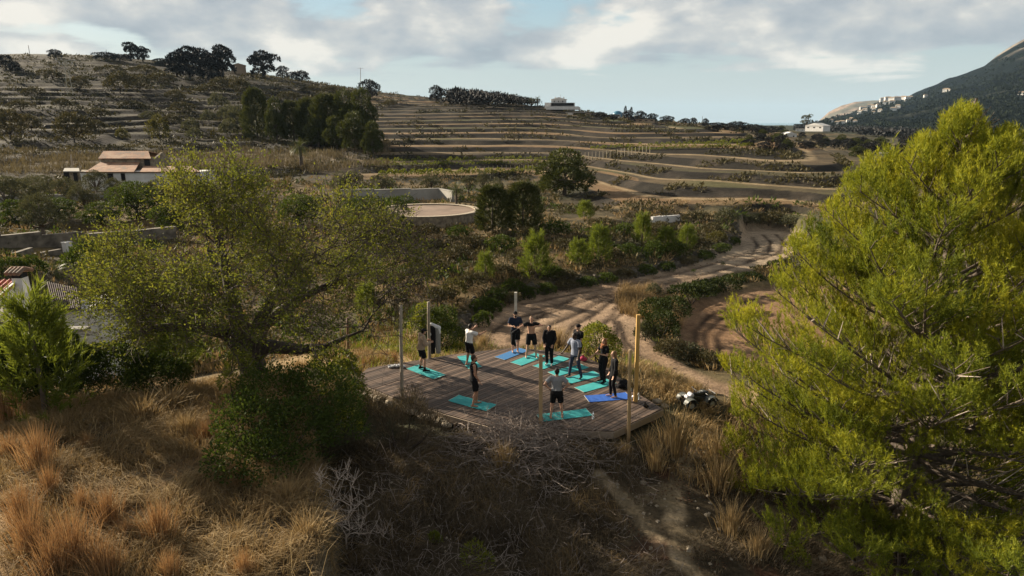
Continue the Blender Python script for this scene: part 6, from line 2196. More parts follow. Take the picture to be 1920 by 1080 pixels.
M_tile = tile_mat('terracotta_tiles', (0.31, 0.155, 0.085), (0.36, 0.235, 0.15), (0.17, 0.12, 0.085))
M_tile_red = tile_mat('red_tiles', (0.32, 0.06, 0.04), (0.40, 0.10, 0.06), (0.22, 0.05, 0.035))
M_tile_dark = tile_mat('dark_tiles', (0.075, 0.048, 0.042), (0.10, 0.065, 0.055), (0.045, 0.032, 0.03))


def frame_at(px, py, D, yaw=0.0, flat=False):
    """origin, right vector and away vector of a house front facing the camera"""
    P = at_d(px, py, D); P.z = gnd(P.x, P.y)
    az = math.atan2(P.x, P.y) + math.radians(yaw)
    return P, (0.0 if flat else -az)


def roof_strip(parent, corners, mat, n, name='roof', rib=0.06, part='tile_row'):
    """pitched roof slab made of rows of barrel tiles; corners: eave_left, eave_right, ridge_right, ridge_left"""
    a, b, c, d = [np.array(k, float) for k in corners]
    nrm = np.cross(b - a, d - a); nrm /= np.linalg.norm(nrm)
    mb = MB()
    P = [a, b, c, d]; Q_ = [p - nrm * 0.10 for p in P]
    mb.add(P + Q_, [(0, 1, 2, 3), (7, 6, 5, 4), (0, 4, 5, 1), (1, 5, 6, 2), (2, 6, 7, 3), (3, 7, 4, 0)])
    ro = mb.build(name, mat, parent)
    if n:
        for i in range(n):
            u0, u1 = i / n, (i + 0.62) / n
            p0, p1 = a + (b - a) * u0, a + (b - a) * u1; q0, q1 = d + (c - d) * u0, d + (c - d) * u1
            m0, m1 = (p0 + p1) / 2 + nrm * rib, (q0 + q1) / 2 + nrm * rib
            e = nrm * 0.004
            t = MB().add([p0 + e, p0 * .72 + p1 * .28 + nrm * rib * .8, m0 * .5 + (p0 * .28 + p1 * .72 + nrm * rib * .8) * .5, p1 + e, q0 + e, q0 * .72 + q1 * .28 + nrm * rib * .8, m1 * .5 + (q0 * .28 + q1 * .72 + nrm * rib * .8) * .5, q1 + e],
                         [(0, 1, 5, 4), (1, 2, 6, 5), (2, 3, 7, 6), (0, 3, 2, 1), (4, 5, 6, 7)])
            t.build(part, mat, ro)
    return ro


def window(parent, x, y, z, w, h, wallface_y=None, shutter=None):
    f = MB().box((x, y, z), (w, 0.06, h)).build('window', M_wood_old if shutter is None else shutter, parent)
    MB().box((x, y - 0.035, z), (w * 0.82, 0.02, h * 0.86)).build('pane', M_dark, f)
    return f


def front_frame(P):
    """local x and z of the photo column px and row py on the plane y metres behind the front of a house at P"""
    def F(px, py, y):
        d = ray(px, py); t = (P.y + y) / d.y
        return (d.x * t - P.x, y, CAM_H + d.z * t - P.z)
    return F


def slab(mb, pts, thick, axis):
    """a flat polygon given thickness along an axis"""
    n = len(pts); k = np.array(pts, float); o = np.zeros(3); o[axis] = thick
    T = [(0, i, i + 1) for i in range(1, n - 1)] + [(n, n + i + 1, n + i) for i in range(1, n - 1)]
    return mb.add(np.concatenate([k, k + o]), [(i, n + i, n + (i + 1) % n, (i + 1) % n) for i in range(n)], T)


def farmhouse():
    P, rz = frame_at(262, 362, 104, 0, True)
    o = thing('farmhouse', 'old low farmhouse with white front and orange tiled roofs in the left valley', 'house', P, 0)
    F = front_frame(P)
    def blk(name, px0, px1, pyt, y0, y1, m, pyb=372):
        a, b = F(px0, pyt, y0), F(px1, pyt, y0)
        zb = F(px0, pyb, y0)[2]
        return MB().box(((a[0] + b[0]) / 2, (y0 + y1) / 2, (a[2] + zb) / 2), (b[0] - a[0], y1 - y0, a[2] - zb)).build(name, m, o)
    blk('wall', 150, 374, 322.5, 0, 4.2, M_white)
    blk('upper_wall', 188, 288, 298, 4.4, 9.0, M_rubble)
    blk('side_shed_wall', 122, 148.6, 322, 0.5, 4.2, M_rubble)
    roof_strip(o, [F(118, 321, .2), F(149, 321, .2), F(148, 315, 4.3), F(121, 315, 4.3)], M_concrete, 0, 'shed_roof')
    roof_strip(o, [F(160, 322, -.3), F(251, 322, -.3), F(262, 304, 4.4), F(188, 304, 4.4)], M_tile, 0, 'front_roof')
    roof_strip(o, [F(262, 322, -.3), F(376, 322, -.3), F(356, 311, 3.8), F(270, 311, 3.8)], M_tile, 0, 'right_roof')
    roof_strip(o, [F(184, 297, 4.1), F(283, 297, 4.1), F(278, 283, 7.2), F(194, 283, 7.2)], M_tile, 0, 'upper_roof')
    a, b, c, d = F(184, 297, 4.1), F(283, 297, 4.1), F(278, 283, 7.2), F(194, 283, 7.2)
    roof_strip(o, [(b[0], 10.2, b[2]), (a[0], 10.2, a[2]), (d[0], 7.22, d[2]), (c[0], 7.22, c[2])], M_tile, 0, 'rear_roof')
    gx = F(287.8, 298, 4.4)[0]
    slab(MB(), [(gx, 4.4, b[2] - .2), (gx, 9.0, b[2] - .2), (gx, 7.2, c[2] - .15)], -.3, 0).build('gable', M_rubble, o)
    p = F(276, 305, 4.36); MB().box(p, (.75, .08, 1.0)).build('upper_window', M_dark, o)
    for px, w_ in ((231, .55), (207, .8), (330, .6), (367, .5)):
        p = F(px, 332, -.02); window(o, p[0], -.02, p[2], w_, 1.0 if px != 367 else .5)
    p = F(126, 335, .47); MB().box(p, (.7, .06, 1.7)).build('doorway', M_dark, o)
    p = F(142, 333, .47); MB().box(p, (.5, .06, 1.3)).build('doorway', M_dark, o)
    p, q = F(150, 323, -.12), F(375, 323, -.12); MB().box(((p[0] + q[0]) / 2, -.12, p[2]), (q[0] - p[0], .2, .14)).build('eave_beam', M_wood_old, o)
    return o


farmhouse()


def near_house():
    """the house at the left edge, mostly hidden by trees"""
    P, rz = frame_at(40, 600, 36, 0, True)
    o = thing('white_house', 'white house with red and dark tiled roofs at the left edge', 'house', P, 0)
    F = front_frame(P)
    zb = -1.0
    def pr(name, pts, th, ax, m): return slab(MB(), pts, th, ax).build(name, m, o)
    rl_, rr, er, el_ = F(-140, 525, 4.0), F(35, 525, 4.0), F(-8, 564, .5), F(-200, 564, .5)
    roof_strip(o, [el_, er, rr, rl_], M_tile_red, 18, 'red_roof', .07)
    w0, w1, w2 = F(-8, 566, .6), F(35, 528, 4.0), F(52, 541, 7.0)
    pr('gable', [(w0[0] - .05, .6, zb), (w0[0] - .05, .6, w0[2]), (w1[0] - .05, 4.0, w1[2]), (w2[0], 7.0, w2[2]), (w2[0], 7.0, zb)], -.3, 0, M_white)
    pr('verge', [(w0[0] + .02, .5, w0[2] - .05), (w0[0] + .02, .5, w0[2] + .12), (w1[0] + .02, 4.0, w1[2] + .12), (w1[0] + .02, 4.0, w1[2] - .05)], -.14, 0, M_white)
    MB().box(((el_[0] + w0[0]) / 2 - .3, .75, (w0[2] + zb) / 2 - .1), (w0[0] - el_[0] - .4, .3, w0[2] - zb)).build('wall', M_white, o)
    pe0, pe1, pr1, pr0 = F(-200, 603, -1.4), F(21, 604, -1.4), F(12, 573, .5), F(-200, 573, .5)
    roof_strip(o, [pe0, pe1, pr1, pr0], M_tile_dark, 16, 'porch_roof', .07)
    MB().box(((pe0[0] + pe1[0]) / 2, -1.38, pe1[2] - .22), (pe1[0] - pe0[0], .12, .2)).build('porch_beam', M_white, o)
    for px in (-90, -40, 16):
        q = F(px, 606, -1.3); MB().box((q[0], -1.3, (q[2] + zb) / 2 - .15), (.24, .24, q[2] - zb - .2)).build('porch_pillar', M_white, o)
    d0, d1, d2, d3 = F(101, 582, 1.3), F(152, 578, 1.3), F(146, 541, 5.0), F(88, 529, 5.0)
    roof_strip(o, [d0, d1, d2, d3], M_tile_dark, 14, 'dark_roof', .07)
    s0, s1 = F(98, 590, 1.6), F(156, 590, 1.6)
    MB().box(((s0[0] + s1[0]) / 2, 3.4, (d0[2] + zb) / 2 - .15), (s1[0] - s0[0], 3.4, d0[2] - zb - .1)).build('side_wall', M_white, o)
    c0, c1, cz, ct = F(29, 530, 3.6), F(49, 530, 3.6), F(40, 548, 3.6)[2], F(40, 520, 3.6)[2]
    xm = (c0[0] + c1[0]) / 2; cw = c1[0] - c0[0]
    ch = MB().box((xm, 3.6, (cz + ct) / 2), (cw, cw, ct - cz), taper=.92).build('chimney', M_white, o)
    t1, t2 = F(38, 512, 3.6)[2], F(38, 503, 3.6)[2]
    MB().box((xm, 3.6, (ct + t1) / 2), (cw * .86, cw * .86, t1 - ct)).build('smoke_opening', M_dark, ch)
    for k in range(4):
        x = xm + (k - 1.5) * cw * .36
        MB().tube([(x, 3.1, t1 + .05), (x, 3.6, t2), (x, 4.1, t1 + .05)], cw * .2, 8).build('cap_tile', M_tile, ch)
    w = F(96, 615, -1.0); v = F(160, 615, -1.0)
    yw = MB().box(((w[0] + v[0]) / 2, -1.0, (w[2] + zb) / 2 - .1), (v[0] - w[0], .3, w[2] - zb)).build('yard_wall', M_white, o)
    MB().box(((w[0] + v[0]) / 2, -1.0, w[2] - .04), (v[0] - w[0] + .2, .44, .12)).build('coping', M_concrete, yw)
    q = F(144, 636, -1.17); MB().box((q[0], -1.17, q[2]), (.2, .06, .5)).build('doorway', M_dark, o)


near_house()


def simple_house(name, label, px, py, D, wpx, hpx, depth, wallm, roofm, cat='house', gable=True, group=None, wins=2, roof_h=0.35, yaw=0, z_in=0.5):
    P, rz = frame_at(px, py, D, yaw)
    o = thing(name, label, cat, P, rz, group)
    u = (P.y * CP - (P.z - CAM_H) * SP) / FPX
    w, h = wpx * u, hpx * u
    zb = at_d(px, py, math.hypot(P.x, P.y)).z - P.z
    MB().box((0, depth / 2, zb + h / 2 - z_in), (w, depth, h + 2 * z_in)).build('wall', wallm, o)
    zt = zb + h
    if gable:
        rh = w * roof_h * .5
        g = MB(); e = .25
        g.add([(-w / 2 - e, -e, zt), (w / 2 + e, -e, zt), (0, -e, zt + rh), (-w / 2 - e, depth + e, zt), (w / 2 + e, depth + e, zt), (0, depth + e, zt + rh)], [(0, 2, 5, 3), (2, 1, 4, 5), (0, 3, 4, 1)], [(0, 1, 2), (3, 5, 4)])
        g.build('roof', roofm, o)
    else:
        MB().box((0, depth / 2, zt + .1), (w + .3, depth + .3, .2)).build('roof', roofm, o)
    for i in range(wins):
        x = (i + .5) / wins * w - w / 2
        f = MB().box((x, -.03, zb + h * .55), (min(1.1, w * .12), .06, h * .3)).build('window', M_dark, o)
    return o


simple_house('ridge_house', 'ochre house with a gable beside the pines on the left ridge', 448, 137, 385, 26, 14, 8, M_ochre, M_ochre, roof_h=.3, wins=0)


def villa():
    P, rz = frame_at(1048, 204, 285, 0)
    o = thing('white_villa', 'white villa with gable and dark veranda on the skyline', 'house', P, rz)
    u = (P.y * CP - (P.z - CAM_H) * SP) / FPX
    D0 = math.hypot(P.x, P.y); X = lambda px: (px - 1048) * u; Zr = lambda py: at_d(1048, py, D0).z - P.z
    def bx(n, x0, x1, y0, y1, py0, py1, m): return MB().box(((X(x0) + X(x1)) / 2, (y0 + y1) / 2, (Zr(py0) + Zr(py1)) / 2), (X(x1) - X(x0), y1 - y0, abs(Zr(py1) - Zr(py0)))).build(n, m, o)
    bx('gable_wall', 1033, 1062, 4, 11, 205, 186, M_white)
    g = MB(); zt = Zr(186); rh = Zr(181.5)
    g.add([(X(1031.5), 3.7, zt), (X(1063.5), 3.7, zt), (X(1047.5), 3.7, rh), (X(1031.5), 11.3, zt), (X(1063.5), 11.3, zt), (X(1047.5), 11.3, rh)], [(0, 2, 5, 3), (2, 1, 4, 5), (0, 3, 4, 1)], [(0, 1, 2), (3, 5, 4)]); g.build('roof', M_white, o)
    bx('left_wing', 1021, 1032.7, 3, 10, 205, 192, M_white); bx('veranda', 1033.5, 1076, 2.4, 3.9, 197.5, 192.8, M_dark); bx('right_wing', 1062.5, 1078, 4, 10, 207, 192, M_white)
    bx('terrace_wall', 1024, 1085, -1, 2.2, 205.5, 199.5, M_white); bx('stair_wall', 1079, 1088, 1, 6, 205.5, 200.5, M_white)
    for px in (1041, 1057): bx('chimney', px - 1, px + 1, 7, 7.6, 185, 180.5, M_white)
    MB().tube([(X(1050.5), 7, Zr(184)), (X(1050.5), 7, Zr(176))], .05, 5).build('aerial', M_concrete, o)
    for px in (1039, 1047, 1055): bx('window', px - .8, px + .8, 3.94, 3.99, 191, 188.5, M_dark)


villa()


def garage():
    P, rz = frame_at(1081, 222, 262, 0)
    o = thing('garage_shed', 'small white shed with dark open bays below the villa', 'shed', P, rz)
    u = (P.y * CP - (P.z - CAM_H) * SP) / FPX
    D0 = math.hypot(P.x, P.y); X = lambda px: (px - 1081) * u; Zr = lambda py: at_d(1081, py, D0).z - P.z
    def bx(n, x0, x1, y0, y1, py0, py1, m): return MB().box(((X(x0) + X(x1)) / 2, (y0 + y1) / 2, (Zr(py0) + Zr(py1)) / 2), (X(x1) - X(x0), y1 - y0, abs(Zr(py1) - Zr(py0)))).build(n, m, o)
    bx('wall', 1061, 1075, 0, 5, 224, 211.5, M_white); bx('roof', 1060, 1101, -.3, 5.4, 211.3, 209.8, M_concrete); bx('back_wall', 1075.2, 1099, 4.7, 5, 224, 211.4, M_rubble)
    for px in (1077, 1086.5, 1099): bx('pillar', px - .8, px + .8, .1, .5, 224, 211.4, M_rubble)


garage()
simple_house('low_house', 'low white house under a blue dome right of the villa', 1155, 222, 300, 16, 6, 6, M_white, M_white, gable=False, wins=1)
pd = at_d(1158, 215, 303)
tag(MB().ball((0, 0, 0), (2.2, 2.2, 1.6), 14, 8).build('blue_dome', matte('blue_dome_tiles', (0.07, 0.20, 0.30), (0.05, 0.15, 0.24), 4, 0.4, 0), None, pd, True), 'small blue dome rising behind the low white house', 'dome')
simple_house('long_house', 'long brownish house with a dark roof beside the cypresses', 1206, 229, 290, 42, 5, 8, M_ochre, M_tile_dark, gable=False, wins=4)
simple_house('bungalow', 'bright white house below the tall bare tree on the right skyline', 1526, 243, 430, 34, 7, 9, M_white, M_white, gable=True, roof_h=.3, wins=3, yaw=25)
simple_house('bungalow', 'white house with two gables left of the valley trees', 1482, 260, 330, 22, 8, 8, M_white, M_white, gable=True, roof_h=.4, wins=2, yaw=-15)
simple_house('bungalow', 'tiny white house left of the one with gables', 1461, 257, 340, 7, 5, 6, M_white, M_white, gable=False, wins=1)
simple_house('bungalow', 'pale low house among trees left of the bright white house', 1500, 246, 470, 16, 4, 8, M_white, M_concrete, gable=False, wins=2)
simple_house('white_tank', 'low pale plastic sheeted shed behind the tip of the pine', 1652, 297, 190, 30, 8, 6, matte('pale_sheeting', (0.5, 0.53, 0.56), (0.4, 0.43, 0.46), 2, 0.6, 0), M_concrete, cat='shed', gable=False, wins=0)

# villages on the far flank of the mountain: each house stands on the slope
def slope_hit(px, py):
    d = ray(px, py); az = math.atan2(d.x, d.y)
    azs = np.arctan2(MV[0, :, 0], MV[0, :, 1]); j = int(np.argmin(np.abs(azs - az)))
    sl = (MV[:, j, 2] - CAM_H) / np.hypot(MV[:, j, 0], MV[:, j, 1]); want = d.z / math.hypot(d.x, d.y)
    i = int(np.argmax(sl >= want)); i = max(i, 1)
    return Vector(MV[i, j])


VIL = [(1617, 206, 9), (1630, 202, 7), (1638, 203, 8), (1646, 202, 7), (1655, 190, 10), (1663, 189, 10), (1672, 190, 10), (1683, 188, 10), (1694, 187, 9), (1700, 188, 8), (1706, 187, 7), (1659, 197, 7),
       (1671, 195, 8), (1733, 184, 5), (1771, 174, 8), (1777, 174, 6), (1676, 209, 9), (1684, 205, 7), (1640, 209, 6), (1649, 214, 6), (1612, 213, 8), (1622, 211, 7), (1604, 232, 6), (1580, 233, 9), (1590, 230, 7), (1570, 235, 8), (1560, 232, 5), (1597, 227, 6), (1636, 217, 5), (1827, 198, 8), (1913, 180, 8)]
hp = None
VLAB = where_labels('white villa', [(a, b) for a, b, _ in VIL], {'the tall grey tree': (1511, 235), 'the headland top': (1600, 195), 'the notch in the ridge': (1673, 185), 'the long pale row of villas': (1692, 189), 'the pine tip': (1830, 185), 'the right picture edge': (1915, 185)})
for i, (px, py, w_) in enumerate(VIL):
    p = slope_hit(px, py)
    D0 = math.hypot(p.x, p.y); u = D0 / FPX * 1.05
    o = thing('hillside_villa', VLAB[i], 'house', p, -math.atan2(p.x, p.y) + random.uniform(-.5, .5), 'white villas on the mountain flank')
    if hp is None:
        a = MB().box((0, 0, 0.3), (1, .7, 1.4)).mesh('wall'); a.materials.append(M_white)
        b = MB().add([(-.56, -.42, 1), (.56, -.42, 1), (.56, .42, 1), (-.56, .42, 1), (-.3, 0, 1.35), (.3, 0, 1.35)], [(0, 1, 5, 4), (2, 3, 4, 5), (0, 3, 2, 1)], [(1, 2, 5), (3, 0, 4)]).mesh('roof'); b.materials.append(M_white if i else M_ochre)
        hp = (a, b)
    link('wall', hp[0], None, o); link('roof', hp[1], None, o)
    o.scale = (w_ * u, w_ * u * .8, 4.2 * u)


# walls in the middle distance
def wall_line(name, label, pxs, hm_, thick, mat, cat='wall', coping=None, brick=None, sink=.5, D=None, group=None):
    """wall along photo base pixels, hm_ metres high, following the ground"""
    pts = [hit(a, b) if D is None else at_d(a, b, D) for a, b in pxs]
    base = Vector((pts[0].x, pts[0].y, gnd(pts[0].x, pts[0].y)))
    o = thing(name, label, cat, base, 0, group)
    mb = MB(); cp = MB()
    for a, b in zip(pts[:-1], pts[1:]):
        d = Vector((b.x - a.x, b.y - a.y, 0)); L = d.length; d.normalize()
        m = (Vector((a.x, a.y, 0)) + Vector((b.x, b.y, 0))) / 2
        z = (gnd(a.x, a.y) + gnd(b.x, b.y)) / 2
        mb.box((m.x - base.x, m.y - base.y, z - base.z + hm_ / 2 - sink / 2), (L + .01, thick, hm_ + sink), math.atan2(d.y, d.x))
        if coping: cp.box((m.x - base.x, m.y - base.y, z - base.z + hm_ + .04), (L + .06, thick + .08, .08), math.atan2(d.y, d.x))
    mb.build('wall_body', mat, o)
    if coping: cp.build('coping', coping, o)
    return o


wall_line('concrete_wall', 'long grey rendered wall of a raised pool in the valley', [(640, 376), (700, 376), (770, 375), (824, 374), (850, 379)], 1.35, .35, M_concrete, coping=M_concrete)
wall_line('white_wall', 'short bright white wall above the bend of the dirt field', [(1222, 417), (1238, 416), (1247, 416), (1273, 414)], 0.6, .3, M_white)
wall_line('gate_pillar', 'white gate pillar by the road beside the round green bush', [(122, 474), (134, 473)], 0.75, .5, M_white, cat='pillar', coping=M_white)
wall_line('stone_wall', 'long grey dry stone wall along the road on the left', [(-120, 466), (0, 464), (80, 463), (160, 461), (240, 458), (330, 446)], 1.05, .5, M_drystone)
wall_line('garden_wall', 'pale wall in front of the farmhouse olive trees', [(-40, 382), (40, 380), (110, 378), (150, 376), (215, 373)], 0.8, .3, M_concrete)
wall_line('low_kerb_wall', 'low pale kerb wall between the road and the shrubs on the left', [(-120, 486), (0, 482), (60, 480), (115, 478)], 0.3, .3, M_drystone)


def round_terrace():
    c = at_d(800, 418, 73); r = 5.6
    g = gnd(c.x, c.y - r * .7)
    zt = at_d(840, 404, math.hypot(c.x, c.y) - r * .8).z
    o = thing('round_terrace', 'round stone walled terrace with pinkish floor in the middle of the valley', 'terrace', (c.x, c.y, g))
    H_ = zt - g
    n = 56
    w = MB()
    for ring in (r, r - .4): pass
    V = []
    for j in range(n):
        a = 2 * math.pi * j / n
        for rr, z in ((r + .12, -.6), (r, H_), (r - .4, H_), (r - .4, -.6)): V.append((rr * math.cos(a), rr * math.sin(a), z))
    Q = [(4 * j + k, 4 * ((j + 1) % n) + k, 4 * ((j + 1) % n) + (k + 1) % 4, 4 * j + (k + 1) % 4) for j in range(n) for k in range(3)]
    w.add(V, Q); w.build('ring_wall', M_rubble, o)
    pv = matte('pink_paving', (0.25, 0.18, 0.135), (0.16, 0.115, 0.085), 0.6, 0.85, 0.2, 0.01)
    f = MB(); f.prism([((r - .4) * math.cos(2 * math.pi * j / n), (r - .4) * math.sin(2 * math.pi * j / n)) for j in range(n)], H_ - .4, H_ - .06); f.build('floor', pv, o)
    cpg = MB(); V = []
    for j in range(n):
        a = 2 * math.pi * j / n
        for rr, z in ((r + .08, H_ + .004), (r + .08, H_ + .07), (r - .46, H_ + .07), (r - .46, H_ + .004)): V.append((rr * math.cos(a), rr * math.sin(a), z))
    cpg.add(V, [(4 * j + k, 4 * ((j + 1) % n) + k, 4 * ((j + 1) % n) + (k + 1) % 4, 4 * j + (k + 1) % 4) for j in range(n) for k in range(4)]); cpg.build('coping', M_stone, o)


round_terrace()


# poles and masts
def pylon():
    p = hit(132, 178); P = Vector((p.x, p.y, p.z)); D0 = math.hypot(P.x, P.y)
    t = at_d(128, 112, D0); h = t.z - P.z
    o = thing('lattice_pylon', 'pale lattice electricity pylon on the left hillside', 'pylon', P, -math.atan2(P.x, P.y))
    M = matte('galvanised_steel', (0.46, 0.43, 0.36), (0.36, 0.34, 0.28), 4, 0.6, 0)
    w0, w1 = .85, .35
    for sx in (-1, 1):
        for sy in (-1, 1): MB().tube([(sx * w0, sy * w0, -.3), (sx * w1, sy * w1, h)], .10, 4).build('leg', M, o)
    k = 9
    br = MB()
    for i in range(k):
        a, b = i / k, (i + 1) / k; wa, wb = w0 + (w1 - w0) * a, w0 + (w1 - w0) * b
        for s in (-1, 1):
            br.tube([(-wa * (1 if i % 2 else -1), s * wa, h * a), (wb * (1 if i % 2 else -1), s * wb, h * b)], .05, 3); br.tube([(s * wa, -wa * (1 if i % 2 else -1), h * a), (s * wb, wb * (1 if i % 2 else -1), h * b)], .05, 3)
    b_ = br.build('lattice', M, o); b_['kind'] = 'stuff'
    for z, w in ((h - .2, 2.8), (h - 1.4, 2.0)):
        MB().box((0, 0, z), (w * 2, .18, .18)).build('crossarm', M, o)
        for x in (-w + .2, -w * .4, w * .4, w - .2): MB().tube([(x, 0, z + .1), (x, 0, z + .6)], .14, 6).build('insulator', M_white, o)


pylon()


def mast(px, ytop, ybase, label, r, mat, bar=0, name='utility_pole', D=None, lean=0):
    p = hit(px, ybase) if D is None else at_d(px, ybase, D)
    D0 = math.hypot(p.x, p.y); t = at_d(px + lean, ytop, D0)
    o = thing(name, label, 'pole', (p.x, p.y, p.z - .4), -math.atan2(p.x, p.y), None)
    v = t - Vector((p.x, p.y, p.z - .4))
    M = Matrix.Rotation(math.atan2(p.x, p.y), 3, 'Z'); v = M @ v
    MB().tube([(0, 0, 0), tuple(v)], [r, r * .7], 8).build('shaft', mat, o)
    for k in range(bar):
        MB().box((v.x, v.y, v.z - .25 - .8 * k), (1.6 * r * 12, .12, .12)).build('crossarm', mat, o)
    return o


mast(140, 290, 349, 'leaning wooden utility pole in front of the farmhouse', .14, M_post_g, name='utility_pole', lean=-7)
mast(57, 85, 109, 'thin mast on the skyline at the far left', .14, M_wood_old, lean=-4)
mast(199, 93, 112, 'thin faint mast on the left skyline near the tall ridge pines', .12, M_wood_old)
mast(676, 127, 170, 'grey mast with crossarms behind the hillside pine grove', .16, M_concrete, 1)
mast(1317, 218, 236, 'faint pole on the skyline right of the cypresses', .12, M_wood_old)
# ------------------------------------------------------------------ plant kinds used again and again
rt = np.random.default_rng(77)


def yp(seed):
    r = np.random.default_rng(seed)
    me_ = pine_cone('crown', 260, 1.85, 0.78, 0.1, 20, 0.20, 0.024, M_ypine, r=r, tuft=0.42, up=0.62)
    mb = MB().tube([(0, 0, -.3), (0.02, 0, .8), (0, 0.02, 1.7)], [.06, .045, .015], 6)
    return Proto('young_pine', 'tree', me_, M_ypine, mb.mesh('trunk', True), M_bark, 2.15, 1.5)


YP = [yp(1), yp(2), yp(3)]


def med_pine(seed, mat):
    r = np.random.default_rng(seed)
    me_ = pine_cone('crown', 1300, 5.8, 2.3, 0.3, 16, 0.36, 0.06, mat, r=r, tuft=0.55, up=0.5, blunt=True)
    mb = MB().tube([(0, 0, -.5), (0.05, 0, 2.5), (0, 0.05, 5)], [.18, .13, .04], 6)
    return Proto('pine_tree', 'tree', me_, mat, mb.mesh('trunk', True), M_bark, 6.2, 4.7)


MP = [med_pine(11, M_hillpine), med_pine(12, M_hillpine)]
ROUNDP = [ellip_tree('pine_tree', 'tree', rl(9, 1.9, 1.7, 4.3, 1.3, r=np.random.default_rng(s)) + [(0, 0, 4.9, 1.5, 1.5, 1.0), (0, 0, 2.4, 1.9, 1.9, 1.5)] + rl(5, 2.0, .7, 1.6, .9, r=np.random.default_rng(s + 5)), 7000, 0.34, 0.12, M_hillpine, M_bark, 2.2, .2, up=.5, r=np.random.default_rng(s), h=6.0, w=6.0) for s in (21, 22)]
UMB = [ellip_tree('umbrella_pine', 'tree', rl(8, 1.9, 3.9, 6.2, 1.35, 1.1, np.random.default_rng(s)) + [(0, 0, 6.3, 1.6, 1.6, 1.1), (0, 0, 4.4, 1.9, 1.9, 1.3)] + rl(6, 2.0, 1.3, 3.0, 1.2, .9, np.random.default_rng(s + 9)), 3600, 0.45, 0.24, M_dark, M_bark_dark, 3.4, .28, up=.4, r=np.random.default_rng(s), h=7.6, w=7.2) for s in (31, 32, 33)]
DARKT = [ellip_tree('broad_tree', 'tree', rl(8, 1.5, .8, 3.2, 1.1, r=np.random.default_rng(s)) + [(0, 0, 3.3, 1.3, 1.3, 1.1), (0, 0, 1.5, 1.7, 1.7, 1.2)], 2600, 0.32, 0.15, M_dark, M_bark_dark, 1.3, .18, r=np.random.default_rng(s), h=4.6, w=5.0) for s in (41, 42)]
VDK = [ellip_tree('broad_tree', 'tree', rl(8, 1.5, .8, 3.2, 1.1, r=np.random.default_rng(s)) + [(0, 0, 3.3, 1.3, 1.3, 1.1), (0, 0, 1.5, 1.7, 1.7, 1.2)], 5000, 0.22, 0.10, M_lentisk, M_bark_dark, 1.3, .18, r=np.random.default_rng(s), h=4.6, w=5.0) for s in (43, 44)]
OLV = [ellip_tree('olive_tree', 'tree', rl(9, 1.25, 1.5, 2.9, 0.8, r=np.random.default_rng(s)) + [(0, 0, 3.0, .9, .9, .75)], 4200, 0.19, 0.055, M_olive, M_bark, 1.0, .17, up=.5, r=np.random.default_rng(s), h=3.8, w=4.1) for s in (51, 52, 53)]
M_must = foliage('mustard_green_leaves', [(0.0, (0.045, 0.045, 0.016)), (0.5, (0.085, 0.08, 0.026)), (1.0, (0.13, 0.115, 0.04))], 0.6, 0.25)
BSH = [ellip_tree('hill_bush', 'bush', rl(7, .9, .5, 1.1, .65, r=np.random.default_rng(s)) + [(0, 0, .9, .9, .9, .8)], 1500, 0.20, 0.09, m, M_bark_dark, .4, .06, r=np.random.default_rng(s), h=1.8, w=3.0) for s, m in ((61, M_scrub), (62, M_lentisk), (63, M_olive), (64, M_must))]


def frond_palm(name, n, fl, droop, trunk_h, tr, mat, skirt=0, r=rt):
    A_, L_, W_ = [], [], []
    Vs, Qs = [], []
    off_ = 0
    for i in range(n):
        az = i * 2.39996; el = r.uniform(-0.3, 1.25)
        p = np.array((0, 0, trunk_h)); d = np.array((math.cos(az) * math.cos(el), math.sin(az) * math.cos(el), math.sin(el)))
        for k in range(9):
            e = p + d * fl / 9
            side = np.cross(d, [0, 0, 1]); side /= np.linalg.norm(side) + 1e-6
            ll = fl * 0.28 * math.sin(math.pi * (k + 1.2) / 10.5)
            for s in (-1, 1):
                for q_ in (0.25, .75):
                    a = p + (e - p) * q_
                    tip = a + (side * s * 0.8 + d * 0.55 + np.array((0, 0, -.15))) * ll
                    w = d * fl * 0.012
                    Vs += [a - w, a + w, tip]; Qs.append((off_, off_ + 1, off_ + 2)); off_ += 3
            d = d + np.array((0, 0, -droop)); d /= np.linalg.norm(d); p = e
    crown = new_mesh('fronds', Vs, tris=Qs, v=np.repeat(r.random(len(Qs)), 3))
    mb = MB().tube([(0, 0, -.3), (.04, 0, trunk_h * .5), (0, 0, trunk_h)], [tr * 1.2, tr, tr * .9], 8)
    return crown, mb.mesh('trunk', True)


c_, t_ = frond_palm('palm_tree', 46, 1.5, .16, 2.6, .20, M_palm)
PALM = Proto('palm_tree', 'palm', c_, M_palm, t_, M_bark, 3.6, 2.7, 'fronds')
c_, t_ = frond_palm('palm_tree', 40, 1.5, .20, .25, .2, M_palm)
LOWPALM = Proto('low_palm', 'palm', c_, M_palm, t_, M_bark, 1.5, 2.6, 'fronds')
cy = bush_mesh('crown', [(0, 0, 3.2, .5, .5, 3.1)], 700, .35, .12, 1.2, np.random.default_rng(3), shell=(.75, 1.02))
CYP = Proto('cypress', 'tree', cy, M_dark, MB().tube([(0, 0, -.3), (0, 0, 2)], .1, 5).mesh('trunk'), M_bark_dark, 6.4, 1.1)
tb = ellip_tree('tall_tree', 'tree', rl(8, 1.3, 3.5, 6.2, .8, r=np.random.default_rng(81)), 1100, .38, .14, M_olive, M_bark, 3.0, .2, r=np.random.default_rng(81), h=7, w=4.2)

DSAP = ellip_tree('sapling', 'tree', rl(4, .25, .5, 1.1, .28, r=np.random.default_rng(91)), 260, .16, .08, M_lentisk, M_bark_dark, .9, .025, r=np.random.default_rng(91), h=1.4, w=1.0)
